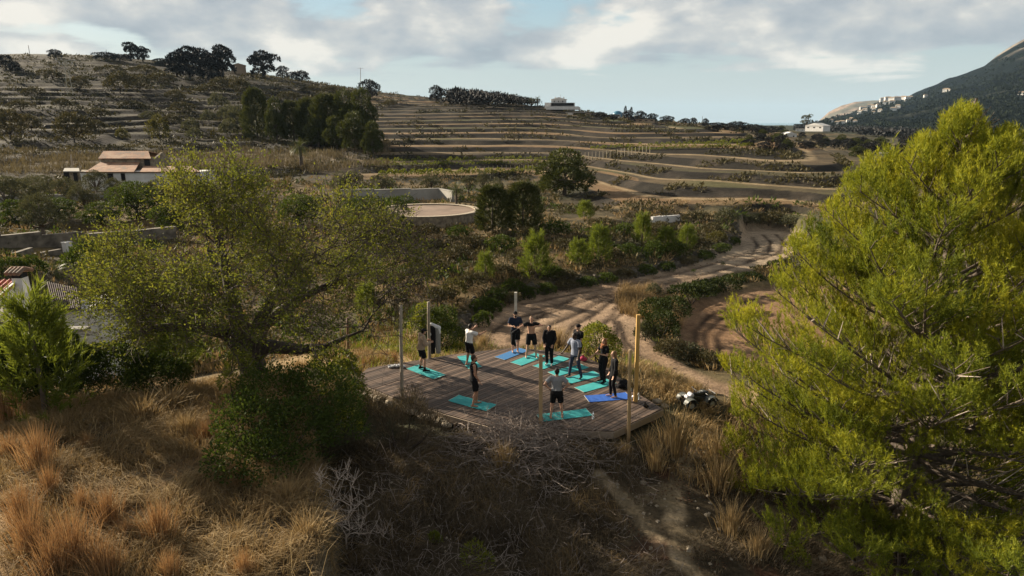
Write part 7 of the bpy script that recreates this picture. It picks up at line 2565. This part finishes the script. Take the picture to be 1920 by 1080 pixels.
# ---- single trees and bushes, from the photograph, near to far
for px, py, h, w, l in [(910, 524, 50, 38, 'smallest bright young pine above the left end of the dirt field'), (1005, 522, 84, 58, 'tallest bright young pine on the bank above the dirt field'),
                        (1083, 500, 50, 42, 'bright young pine between the two tall ones above the dirt field'), (1122, 494, 70, 48, 'bright broad young pine right of the three above the dirt field'),
                        (1097, 411, 34, 34, 'lone round young pine below the big dark pine'), (1203, 462, 62, 38, 'young pine with a dark skirt left of the round green bushes'),
                        (1247, 472, 46, 46, 'left one of two round bright pines above the bend of the field'), (1287, 470, 48, 38, 'right one of two bright pines above the bend of the field')]:
    YP[len(l) % 3].px(px, py, h, w, l, 'bright young pines above the dirt field')
for px, py, h, w, l, k in [(924, 436, 88, 62, 'left of two pines growing against the round terrace', 0), (981, 434, 92, 66, 'right of two pines growing against the round terrace', 1)]:
    MP[k].px(px, py, h, w, l, 'pines beside the round terrace')
ROUNDP[0].px(1058, 366, 84, 112, 'large dark rounded pine standing alone below the terraces')
o_ = YP[1].px(72, 700, 235, 150, 'small bright green pine before the white house', D=26.0, rz=1.0)
YP[0].px(335, 700, 96, 90, 'young pine in the shade behind the spreading tree')
YP[2].px(690, 590, 60, 50, 'yellow green young pine seen through the right twigs of the spreading tree')
YP[0].px(20, 700, 70, 90, 'low young pine at the left edge beside the taller one', D=29.0)
for px, py, h, w, l in [(1093, 537, 20, 9, 'lone sapling near the far edge of the dirt field'), (1263, 511, 15, 8, 'sapling on the dirt field left of the bend'), (1355, 500, 10, 9, 'tiny sapling closest to the bend of the dirt field'), (1300, 512, 8, 10, 'tiny sapling between two others on the dirt field')]:
    DSAP.px(px, py, h, w, l, 'saplings on the dirt field')
BSH[1].px(166, 514, 70, 74, 'clipped round bright green bush beside the white gate pillar')
LOWPALM.px(106, 516, 40, 62, 'low spreading palm left of the round clipped bush')
BSH[1].px(60, 520, 42, 60, 'dark bush in the garden left of the low palm')
BSH[1].px(15, 512, 30, 50, 'dark bush at the left edge above the chimney')
OLV[0].px(82, 446, 82, 88, 'silvery olive tree on the roadside verge at the left')
for px, py, h, w, l in [(18, 402, 70, 80, 'leafless grey olive at the left edge of the valley'), (70, 392, 62, 74, 'silver olive second from the left edge in the valley row'), (130, 384, 50, 60, 'silver olive beside the leaning utility pole'),
                        (182, 366, 46, 50, 'dark stemmed olive in front of the white farmhouse wall'), (215, 372, 38, 40, 'small olive right of the dark stemmed one before the farmhouse'), (345, 392, 60, 70, 'silver olive at the right end of the farmhouse'), (160, 392, 52, 64, 'round silver olive before the left end of the farmhouse'), (238, 394, 54, 70, 'round silver olive before the middle of the farmhouse'), (300, 396, 58, 70, 'round silver olive before the low right roof of the farmhouse'), (20, 372, 40, 80, 'upper olive at the left edge behind the pale wall'), (85, 366, 36, 60, 'upper olive behind the pale wall left of the utility pole'),
                        (395, 398, 56, 66, 'silver olive behind the top of the spreading tree'), (640, 364, 42, 46, 'first olive in the row behind the pool wall'), (665, 366, 44, 44, 'second olive in the row behind the pool wall'), (718, 362, 36, 50, 'third olive in the row behind the pool wall'),
                        (808, 358, 32, 50, 'dense olive behind the middle of the pool wall'), (878, 364, 34, 34, 'small pale olive right of the pool wall'), (905, 362, 40, 38, 'bare stemmed olive next to the two pines by the terrace'), (932, 366, 32, 32, 'last olive hidden behind the two pines by the terrace')]:
    OLV[(px // 7) % 3].px(px, py, h, w, l, 'olive trees in the valley')
for px, py, h, w, l in [(258, 412, 72, 92, 'large dark tree in front of the farmhouse'), (335, 425, 66, 96, 'dark spreading tree right of the large one before the farmhouse'), (190, 418, 40, 80, 'dark bushy tree left of the large one before the farmhouse'), (110, 410, 40, 80, 'dark bushy tree under the utility pole'),
                        (30, 424, 50, 80, 'dark tree at the left edge behind the silver olive'), (455, 428, 62, 90, 'dark tree behind the spreading tree crown'), (560, 420, 56, 100, 'dark tree left of the pool wall'), (680, 408, 40, 90, 'dark tree under the pool wall'), (760, 392, 26, 60, 'dark shrub under the right part of the pool wall'), (742, 452, 84, 74, 'dark bushy tree hiding the left of the round terrace'), (698, 456, 90, 76, 'dark bushy tree left of the one hiding the round terrace')]:
    VDK[(px // 3) % 2].px(px, py, h, w, l, 'dark trees in the valley')
PALM.px(565, 318, 58, 42, 'shaggy palm with a thick dry skirt below the hillside pine grove')
PALM.px(856, 392, 52, 30, 'slim palm at the right end of the pool wall')
# pine grove at the foot of the left hill
for px, py, h, w, l in [(483, 262, 92, 46, 'tall pale pine at the left end of the hillside grove'), (520, 268, 82, 42, 'slender pine second from the left in the hillside grove'), (552, 266, 74, 50, 'lower pine third from the left in the hillside grove'),
                        (585, 268, 80, 56, 'pine fourth from the left in the hillside grove'), (618, 270, 90, 62, 'broad pine in the middle of the hillside grove'), (650, 274, 100, 70, 'largest pine of the hillside grove'), (682, 280, 108, 64, 'dark pine at the right end of the hillside grove'),
                        (665, 284, 70, 60, 'lower dark pine in front of the right end of the grove'), (632, 280, 60, 60, 'lower dark pine in front of the middle of the grove'), (598, 276, 54, 56, 'lower dark pine in front of the palm side of the grove'), (700, 290, 60, 44, 'dark bushy pine at the gully right of the grove')]:
    (MP if px % 3 == 0 else ROUNDP)[px % 2].px(px, py, h, w, l, 'pines of the hillside grove')
# trees on the skyline
for px, py, h, w, l, k in [(246, 112, 33, 30, 'tall twin crowned pine left of the ridge clump', 0), (268, 114, 27, 26, 'lower pine right against the twin crowned one', 1), (332, 143, 44, 44, 'leftmost pine of the big ridge clump', 2), (356, 146, 58, 46, 'second pine of the big ridge clump', 0),
                           (382, 146, 54, 46, 'middle pine of the big ridge clump', 1), (418, 146, 60, 48, 'tallest pine at the right end of the ridge clump', 2), (398, 150, 44, 40, 'lower pine inside the ridge clump', 0), (494, 144, 48, 54, 'round headed pine alone right of the ochre house', 1)]:
    UMB[k].px(px, py + 2, h, w * 1.2, l, 'pines on the left ridge')
for px, py, h, w, l in [(530, 146, 22, 28, 'small dark tree right of the lone ridge pine'), (567, 153, 20, 32, 'flat round tree at the end of the ridge trees'), (548, 149, 14, 24, 'low tree between two small ridge trees'), (104, 109, 16, 30, 'small round tree alone on the left skyline'), (12, 132, 28, 40, 'dark tree on the slope at the left edge'), (30, 136, 20, 26, 'small conical tree beside the one at the left edge'),
                        (692, 186, 36, 44, 'bushy dark tree on the skyline above the pine grove'), (818, 193, 32, 30, 'round dark tree alone on the middle skyline'), (198, 112, 14, 50, 'low dark clump left of the twin crowned pine'), (225, 114, 12, 40, 'low dark clump under the twin crowned pine'), (305, 124, 14, 36, 'low tree left of the big ridge clump')]:
    DARKT[px % 2].px(px, py, h, w, l, 'dark trees on the skyline')
for px, h in ((1172, 24), (1183, 22)):
    CYP.px(px, 224, h, 5, ('left' if px < 1180 else 'right') + ' of two thin cypresses on the right skyline', 'cypresses on the skyline')
PALM.px(1008, 198, 18, 14, 'tall palm left of the white villa'); PALM.px(996, 200, 16, 16, 'shorter palm left of the white villa'); PALM.px(1112, 216, 9, 10, 'tiny palm right of the garage shed')
tb.px(1511, 247, 34, 26, 'tall grey tree on the skyline beside the bright white house')
for px, py, h, w, l in [(1178, 228, 20, 26, 'dark tree behind the two cypresses'), (1200, 226, 18, 26, 'rounded tree right of the cypresses'), (1222, 229, 16, 26, 'dark tree at the end of the long house'), (1250, 231, 14, 30, 'low tree right of the long house'), (1148, 224, 10, 30, 'low trees round the blue dome'), (1125, 222, 12, 30, 'shrubby tree right of the garage shed'),
                        (1285, 234, 12, 22, 'small dark tree on the right skyline'), (1300, 235, 14, 16, 'upright dark tree on the right skyline'), (1322, 237, 15, 14, 'dark tree by the faint pole'), (1345, 246, 16, 60, 'dark hedge like tree at the end of the skyline terraces'), (1380, 246, 18, 50, 'dark tree left of the sea'), (1410, 248, 15, 50, 'dark tree below the sea'), (1440, 250, 14, 50, 'dark tree below the right end of the sea')]:
    DARKT[px % 2].px(px, py, h, w, l, 'dark trees on the right skyline')

# bushes on the left hill that stand out in the photograph
HB = [(225, 176, 40, 58, 0), (262, 172, 30, 50, 0), (140, 268, 56, 68, 0), (300, 264, 48, 48, 3), (360, 248, 26, 34, 2), (392, 232, 24, 36, 2), (432, 258, 34, 40, 2), (408, 205, 30, 40, 2), (430, 226, 28, 50, 2), (365, 262, 22, 36, 2), (345, 214, 22, 40, 0), (455, 180, 32, 40, 0),
      (150, 170, 24, 44, 0), (20, 262, 56, 60, 0), (60, 246, 30, 40, 0), (330, 190, 20, 40, 0), (300, 158, 22, 60, 0), (180, 250, 24, 40, 0), (230, 262, 22, 30, 3), (480, 205, 22, 40, 2), (445, 240, 40, 46, 2), (100, 150, 18, 50, 0), (60, 180, 16, 40, 0), (390, 178, 20, 50, 0), (420, 168, 22, 50, 0), (275, 140, 16, 60, 0), (210, 140, 16, 60, 0), (120, 205, 20, 40, 0), (40, 210, 20, 46, 0), (500, 240, 34, 40, 2), (250, 205, 16, 44, 0), (190, 220, 16, 40, 0), (320, 235, 20, 40, 0), (280, 225, 16, 40, 2), (540, 190, 18, 44, 0), (580, 176, 14, 44, 0), (620, 176, 14, 40, 0), (730, 200, 12, 30, 0)]
HL = where_labels([['brownish hillside bush', '', 'silvery hillside bush', 'mustard green hillside bush'][b[4]] for b in HB], [(b[0], b[1] - b[2] / 2) for b in HB],
                  {'the lattice pylon': (130, 150), 'the pine grove': (590, 225), 'the big ridge pine clump': (375, 125), 'the farmhouse roof': (236, 290), 'the left picture edge': (5, 200), 'the ochre ridge house': (450, 128), 'the twin crowned pine': (250, 100)})
for (px, py, h, w, k), l in zip(HB, HL):
    BSH[k].px(px, py, h, w, l, 'bushes on the left hillside')

# scrub between the wall, the fields and the terraces: individuals that show
SB = [(905, 612, 30, 44, 1), (925, 588, 28, 44, 1), (955, 572, 24, 44, 0), (990, 560, 24, 44, 1), (1025, 551, 22, 44, 1), (1062, 545, 20, 44, 0), (1100, 538, 20, 44, 1), (1138, 531, 20, 44, 1), (1175, 524, 20, 44, 0), (1212, 516, 20, 44, 1), (1250, 508, 18, 40, 1), (1288, 498, 18, 40, 0), (1322, 487, 18, 40, 1), (1352, 474, 18, 36, 1), (1376, 460, 16, 30, 1),
      (880, 545, 36, 60, 0), (850, 560, 40, 70, 3), (820, 575, 36, 60, 0), (905, 590, 34, 50, 1), (930, 565, 26, 50, 1), (960, 545, 22, 50, 1), (1035, 520, 22, 50, 1), (1065, 525, 20, 50, 0), (1150, 490, 26, 50, 0), (1180, 480, 24, 44, 1), (1225, 480, 30, 46, 1), (1265, 480, 30, 50, 1), (1310, 470, 26, 50, 0), (1345, 455, 22, 44, 3), (1330, 440, 22, 44, 0), (1360, 420, 30, 46, 2), (1300, 420, 24, 50, 0), (1240, 440, 24, 50, 0), (1170, 440, 22, 50, 1), (1130, 430, 22, 50, 0), (1040, 440, 26, 60, 1), (1000, 452, 26, 60, 0), (940, 470, 30, 60, 1), (890, 470, 28, 60, 0), (850, 490, 30, 60, 0), (800, 510, 34, 70, 0), (770, 545, 36, 70, 0), (740, 580, 40, 70, 0), (720, 540, 34, 70, 0), (712, 440, 60, 60, 3), (800, 446, 26, 50, 0), (860, 446, 24, 50, 1), (690, 470, 50, 70, 0), (660, 520, 50, 70, 1), (640, 560, 46, 80, 3), (975, 500, 26, 50, 0), (945, 520, 26, 50, 0), (1060, 470, 22, 50, 0), (1095, 462, 22, 44, 0),
      (1210, 640, 40, 60, 2), (1250, 668, 34, 60, 0), (1290, 680, 40, 70, 2), (1330, 690, 34, 60, 0), (1225, 560, 30, 40, 2), (1440, 425, 26, 60, 0), (1400, 422, 22, 50, 2), (1480, 428, 22, 50, 2)]
SL_ = where_labels([['brownish scrub bush', 'dark green scrub bush', 'pale wispy bush', 'mustard green scrub bush'][b[4]] for b in SB], [(b[0], b[1] - b[2] / 2) for b in SB],
                   {'the round terrace': (830, 410), 'the tallest young pine': (1005, 480), 'the broad young pine': (1122, 460), 'the short white wall': (1248, 410), 'the bend of the dirt field': (1390, 450), 'the pale square post': (967, 560), 'the tall yellow post': (1195, 620), 'the tall bush behind the deck': (815, 610), 'the big dark rounded pine': (1058, 330)})
for (px, py, h, w, k), l in zip(SB, SL_):
    BSH[k].px(px, py, h, w, l, 'scrub bushes around the dirt fields')

# valley trees on the right, in front of the mountain: those that can be told apart
k = 0
VT = []
for _ in range(400):
    if k >= 95: break
    px = rt.uniform(1400, 1900); py = rt.uniform(248, 300) if px < 1640 else rt.uniform(250, 330)
    if px < 1600 and py > 283: continue
    if abs(px - 1482) < 16 and py > 255 and py < 275 or abs(px - 1526) < 22 and 238 < py < 256 or abs(px - 1652) < 22 and py > 290: continue
    s = 0.55 + (py - 245) / 60.0
    VT.append((px, py, 17 * s * rt.uniform(.7, 1.3), 24 * s * rt.uniform(.7, 1.3), k)); k += 1
VL_ = where_labels(['dark valley tree' if v[4] % 3 else 'olive green valley pine' for v in VT], [(v[0], v[1]) for v in VT],
                   {'the bright white house': (1526, 240), 'the white house with gables': (1482, 256), 'the pale sheeted shed': (1652, 292), 'the tall grey tree': (1511, 228), 'the left slope of the pine': (1600, 310), 'the pine tip': (1830, 200), 'the mountain foot': (1560, 240), 'the second pine leader': (1890, 250), 'the end of the terraces': (1580, 290), 'the pine shoulder': (1700, 270)})
for (px, py, h, w, k), l in zip(VT, VL_):
    (DARKT[k % 2] if k % 3 else ROUNDP[k % 2]).px(px, py, h, w, l, 'dark trees on the valley floor')


# ------------------------------------------------------------------ masses that nobody could count
def clump_stuff(name, pts, size, per, L, Wd, mat, r, up=0.3, flat=0.75, vf=None):
    n = len(pts)
    k = np.repeat(np.arange(n), per)
    d = rdir(len(k), r); d[:, 2] = np.abs(d[:, 2]) - 0.12
    s = size[k]
    P = pts[k] + d * s[:, None] * np.array([1, 1, flat]) * (0.55 + 0.5 * r.random(len(k)))[:, None]
    dd = unit(d + rdir(len(k), r) * 0.8 + np.array([0, 0, up]))
    Ls = L * s * (0.6 + .8 * r.random(len(k)))
    V, Q = leaf_quads(P, dd, Ls, Ls * Wd, r)
    vb = (r.random(n) if vf is None else vf(pts))
    v = np.clip(vb[k] * 0.7 + 0.3 * r.random(len(k)), 0, 1)
    o = link(name, new_mesh(name, V, Q, v=np.repeat(v, 4)), mat)
    tag(o, kind='stuff')
    return o


def polar_pts(n, r, az0, az1, d0, d1, ok=None):
    az = np.radians(r.uniform(az0, az1, n)); D = np.exp(r.uniform(math.log(d0), math.log(d1), n))
    x, y = D * np.sin(az), D * np.cos(az)
    z = H(x, y)
    P = np.stack([x, y, z], -1)
    if ok is not None: P = P[ok(x, y, D, np.degrees(az))]
    return P


nofield = lambda x, y: (poly_sd(x, y, FIELD_A) > 0.8) & (poly_sd(x, y, FIELD_B) > 0.8) & (line_d(x, y, ROAD) > 3.0) & (poly_sd(x, y, DECK) > 1.0) & (np.hypot(x - at_d(790, 415, 74).x, y - at_d(790, 415, 74).y) > 7)
P = polar_pts(5200, rt, -38, 27, 34, 112, lambda x, y, D, a: nofield(x, y) & (fbm(x / 6, y / 6, 3, 101) > 0.44) & ~((D > 84) & (a > 4)))
clump_stuff('scrub', P, rt.uniform(.25, .75, len(P)) * (0.6 + np.hypot(P[:, 0], P[:, 1]) / 150), 26, .55, .35, M_scrub, rt, vf=lambda p: np.clip(1.5 * fbm(p[:, 0] / 9, p[:, 1] / 9, 3, 102) - 0.25, 0, 1))
P = polar_pts(2600, rt, -38, 27, 34, 112, lambda x, y, D, a: nofield(x, y) & (fbm(x / 5, y / 5, 3, 103) > 0.52) & ~((D > 84) & (a > 4)))
clump_stuff('dark_scrub', P, rt.uniform(.3, .8, len(P)) * (0.6 + np.hypot(P[:, 0], P[:, 1]) / 150), 24, .55, .4, M_lentisk, rt)
P = polar_pts(5200, rt, -38, 27, 32, 120, lambda x, y, D, a: nofield(x, y) & (fbm(x / 4, y / 4, 3, 104) > 0.46) & ~((D > 84) & (a > 4)))
clump_stuff('dry_tussocks', P, rt.uniform(.2, .45, len(P)), 14, 1.0, .16, M_straw, rt, 1.2, vf=lambda p: np.clip(1.3 * fbm(p[:, 0] / 7, p[:, 1] / 7, 3, 105) - 0.3, 0, .8))
# risers of the terraces and the wild left hill
P = polar_pts(30000, rt, -38, 26, 90, 440)
zq = _rbf(P[:, 0], P[:, 1]); _, fr = terrace(P[:, 0], P[:, 1], zq + (fbm(P[:, 0] / 30, P[:, 1] / 30, 4, 4) - 0.5) * 2.5 * sstep(150, 320, np.hypot(P[:, 0], P[:, 1])))
azp = np.degrees(np.arctan2(P[:, 0], P[:, 1]))
hmp = hill_mask(P[:, 0], P[:, 1], zq)
ris_ = (fr > 0.62) & (hmp > .5)
wildp = (azp < -12) & (fbm(P[:, 0] / 12, P[:, 1] / 12, 3, 106) > 0.50)
sel = (ris_ & (fbm(P[:, 0] / 8, P[:, 1] / 8, 3, 107) > 0.52)) | (wildp & (np.hypot(P[:, 0], P[:, 1]) > 165))
P = P[sel]
print('riser scrub', len(P))
D_ = np.hypot(P[:, 0], P[:, 1])
clump_stuff('terrace_scrub', P, rt.uniform(.3, .75, len(P)) * (0.6 + D_ / 300), 9, .75, .5, M_scrub, rt, flat=.6, vf=lambda p: np.clip(1.4 * fbm(p[:, 0] / 25, p[:, 1] / 25, 3, 108) - 0.35, 0, .75))
# reeds and straw at the foot of the left hill
P = polar_pts(2600, rt, -37, -10, 128, 172, lambda x, y, D, a: fbm(x / 14, y / 5, 3, 109) > 0.42)
M_reed = foliage('grey_reeds', [(0.0, (0.08, 0.065, 0.045)), (0.5, (0.16, 0.13, 0.09)), (1.0, (0.24, 0.20, 0.14))], 0.8, 0.15, 0.1)
clump_stuff('reed_field', P, rt.uniform(.5, 1.0, len(P)), 12, 1.1, .12, M_reed, rt, 2.0, vf=lambda p: 0.15 + .6 * fbm(p[:, 0] / 10, p[:, 1] / 10, 2, 110))


# vine rows: young vines and stakes on the lower terraces
def vine_mesh(seed):
    r = np.random.default_rng(seed)
    me_ = bush_mesh('vine', [(0, 0, .55, .42, .42, .40), (.1, 0, .9, .3, .3, .25)], 80, .24, .16, .3, r, shell=(.4, 1.05))
    me_.materials.append(M_lime)
    return me_


VINES = [vine_mesh(i) for i in range(3)]
cnt = 0
for (x0, y0, x1, y1, n, sc, l) in [(700, 313, 1090, 307, 60, .8, 'front row on the orange terrace'), (708, 305, 1100, 299, 60, .8, 'back row on the orange terrace'),
                                  (712, 331, 960, 327, 48, 1.05, 'bright row behind the olive trees'), (960, 326, 1010, 322, 10, 1.0, 'short row left of the dark rounded pine'),
                                  (1110, 281, 1400, 268, 55, .8, 'upper row above the nose terraces'), (1180, 284, 1420, 276, 45, .8, 'second row above the nose terraces')]:
    for i in range(n):
        u = (i + rt.uniform(-.15, .15)) / n
        p = hit(x0 + (x1 - x0) * u, y0 + (y1 - y0) * u)
        o = link('vine', VINES[cnt % 3], None, None, (p.x, p.y, p.z - .05)); cnt += 1
        s = sc * rt.uniform(.6, 1.15); o.scale = (s, s, s); o.rotation_euler = (0, 0, rt.uniform(0, 6))
        tag(o, nth(i + 1) + ' vine from the left in the ' + l, 'vine', 'vines in the ' + l)
M_stake = matte('vine_stake', (0.46, 0.40, 0.30), (0.36, 0.31, 0.23), 5, 0.8, 0)
SK = MB().box((0, 0, .75), (.09, .09, 1.7)).mesh('stake'); SK.materials.append(M_stake)
for (x0, y0, x1, y1, n, l) in [(900, 329, 1015, 323, 14, 'left of the dark rounded pine'), (1090, 303, 1225, 288, 20, 'right of the dark rounded pine')]:
    for i in range(n):
        u = i / n; p = hit(x0 + (x1 - x0) * u, y0 + (y1 - y0) * u)
        o = link('vine_stake', SK, None, None, (p.x, p.y, p.z)); tag(o, nth(i + 1) + ' stake from the left in the line ' + l, 'stake', 'vine stakes ' + l)

# pine wood on the middle skyline
pw = []
for px in np.arange(832, 1002, 1.6):
    for rep in range(2):
        p = hit(px + rt.uniform(-1, 1), 199 + rt.uniform(-1, 6) - (1 if px > 950 else 0))
        pw.append((p.x + rt.normal() * 2, p.y + rt.uniform(0, 40), p.z))
pw = np.array(pw); pw[:, 2] = H(pw[:, 0], pw[:, 1])
Dp = np.hypot(pw[:, 0], pw[:, 1])
rowh = np.interp(960 + FPX * pw[:, 0] / (pw[:, 1] * CP), [830, 880, 950, 1000], [21, 22, 17, 12]) * Dp / FPX
pw2 = np.concatenate([pw + np.array([0, 0, 1.0]) * (rowh * q)[:, None] for q in (.35, .7)])
clump_stuff('pine_wood', pw2, np.concatenate([rowh, rowh]) * .38, 34, .55, .42, M_dark, rt, flat=1.0)
# far wood on the valley floor and the foot of the mountain
P = polar_pts(4200, rt, 22, 40, 420, 1100, lambda x, y, D, a: (fbm(x / 60, y / 60, 3, 111) > 0.40))
sz = rt.uniform(1.3, 2.6, len(P)); P[:, 2] += sz * .5
clump_stuff('valley_wood', P, sz, 16, .7, .55, M_dark, rt, flat=.9)
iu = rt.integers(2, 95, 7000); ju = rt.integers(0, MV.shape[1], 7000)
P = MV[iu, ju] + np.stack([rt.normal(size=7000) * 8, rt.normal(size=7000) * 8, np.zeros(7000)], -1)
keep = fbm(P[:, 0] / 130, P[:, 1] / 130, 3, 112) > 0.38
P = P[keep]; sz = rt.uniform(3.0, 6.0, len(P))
M_far = foliage('far_pine_wood', [(0.0, (0.008, 0.011, 0.008)), (1.0, (0.024, 0.030, 0.020))], 0.9, 0.1, 0.0)  # foliage colour lowered to carry the mountain's cloud shade
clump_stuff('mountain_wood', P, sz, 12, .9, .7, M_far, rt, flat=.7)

# tufts of dug soil along the wheel ruts
P = []
for rl_ in RUTS:
    for (ax, ay), (bx_, by_) in zip(rl_[:-1], rl_[1:]):
        L = math.hypot(bx_ - ax, by_ - ay)
        for _ in range(int(L * 3)):
            u = rt.random(); P.append((ax + (bx_ - ax) * u + rt.normal() * .25, ay + (by_ - ay) * u + rt.normal() * .25))
P = np.array(P); P = np.c_[P, H(P[:, 0], P[:, 1])]
M_clod = matte('soil_clods', (0.19, 0.13, 0.085), (0.10, 0.07, 0.045), 5, 0.95, 0.4)
mbv, mbq = [], []
base_v = np.array([(-1, -1, -.3), (1, -1, -.3), (1, 1, -.3), (-1, 1, -.3), (-.5, -.6, .6), (.6, -.5, .5), (.5, .6, .65), (-.6, .5, .5)])
bq = np.array([(4, 5, 6, 7), (0, 1, 5, 4), (1, 2, 6, 5), (2, 3, 7, 6), (3, 0, 4, 7)])
s_ = rt.uniform(.02, .075, len(P)); th = rt.uniform(0, 6.3, len(P))
cz, sz2 = np.cos(th), np.sin(th)
VV = base_v[None] * s_[:, None, None]
VV = np.stack([VV[..., 0] * cz[:, None] - VV[..., 1] * sz2[:, None], VV[..., 0] * sz2[:, None] + VV[..., 1] * cz[:, None], VV[..., 2]], -1) + P[:, None, :]
QQ = (np.arange(len(P)) * 8)[:, None, None] + bq[None]
tag(link('soil_clods', new_mesh('soil_clods', VV.reshape(-1, 3), QQ.reshape(-1, 4)), M_clod), kind='stuff')

# loose stones and flints in the hollow and along the paths
P = sample_area(900, rt, -5, 12, 10.5, 21, lambda x, y: front_ok(x, y) & (x > BANK_LINE(y) + .3) & (poly_sd(x, y, DECK) > .4))
P2 = sample_area(260, rt, -20, -4, 10.5, 24, knoll_ok)
P = np.concatenate([P, P2])
s_ = rt.uniform(.015, .06, len(P)) * (1 + 1.2 * (rt.random(len(P)) > .93)); th = rt.uniform(0, 6.3, len(P)); cz, sz2 = np.cos(th), np.sin(th)
VV = base_v[None] * s_[:, None, None]
VV = np.stack([VV[..., 0] * cz[:, None] - VV[..., 1] * sz2[:, None], VV[..., 0] * sz2[:, None] + VV[..., 1] * cz[:, None], VV[..., 2]], -1) + P[:, None, :]
QQ = (np.arange(len(P)) * 8)[:, None, None] + bq[None]
tag(link('loose_stones', new_mesh('loose_stones', VV.reshape(-1, 3), QQ.reshape(-1, 4)), M_rock), kind='stuff')
# rubble of the dry stone bank along the back of the dirt field
P = []
bl = zpoly([(868, 640), (888, 604), (930, 574), (1000, 552), (1090, 534), (1190, 518), (1290, 496), (1360, 470), (1392, 444)], -1.8)
for (ax, ay), (bx_, by_) in zip(bl[:-1], bl[1:]):
    L = math.hypot(bx_ - ax, by_ - ay); nx, ny = -(by_ - ay) / L, (bx_ - ax) / L
    for _ in range(int(L * 22)):
        u = rt.random(); q_ = abs(rt.normal()) * .55 + .1; P.append((ax + (bx_ - ax) * u + nx * q_, ay + (by_ - ay) * u + ny * q_))
P = np.array(P); P = np.c_[P, H(P[:, 0], P[:, 1])]
s_ = rt.uniform(.06, .20, len(P)); th = rt.uniform(0, 6.3, len(P)); cz, sz2 = np.cos(th), np.sin(th)
VV = base_v[None] * s_[:, None, None]
VV = np.stack([VV[..., 0] * cz[:, None] - VV[..., 1] * sz2[:, None], VV[..., 0] * sz2[:, None] + VV[..., 1] * cz[:, None], VV[..., 2]], -1) + P[:, None, :]
QQ = (np.arange(len(P)) * 8)[:, None, None] + bq[None]
tag(link('bank_rubble', new_mesh('bank_rubble', VV.reshape(-1, 3), QQ.reshape(-1, 4)), matte('dark_bank_stone', (0.13, 0.11, 0.085), (0.04, 0.036, 0.028), 2.2, 0.95, 0.5, 0.05)), kind='stuff')  # stone tone darker than the dry stone walls

# ------------------------------------------------------------------ air
hz_ = MB().box((0, 13000, 300), (32000, 34000, 760)).mesh('haze')
mh = bpy.data.materials.new('pale_air'); mh.use_nodes = True
nt = mh.node_tree; nt.nodes.clear()
pv_ = nt.nodes.new('ShaderNodeVolumePrincipled'); pv_.inputs['Color'].default_value = (0.50, 0.72, 0.95, 1); pv_.inputs['Density'].default_value = 0.000042
nt.links.new(pv_.outputs[0], nt.nodes.new('ShaderNodeOutputMaterial').inputs['Volume'])
haze = link('haze', hz_, mh)
tag(haze, kind='stuff')
tot = sum(len(m.polygons) for m in bpy.data.meshes)
print('polygons', tot)
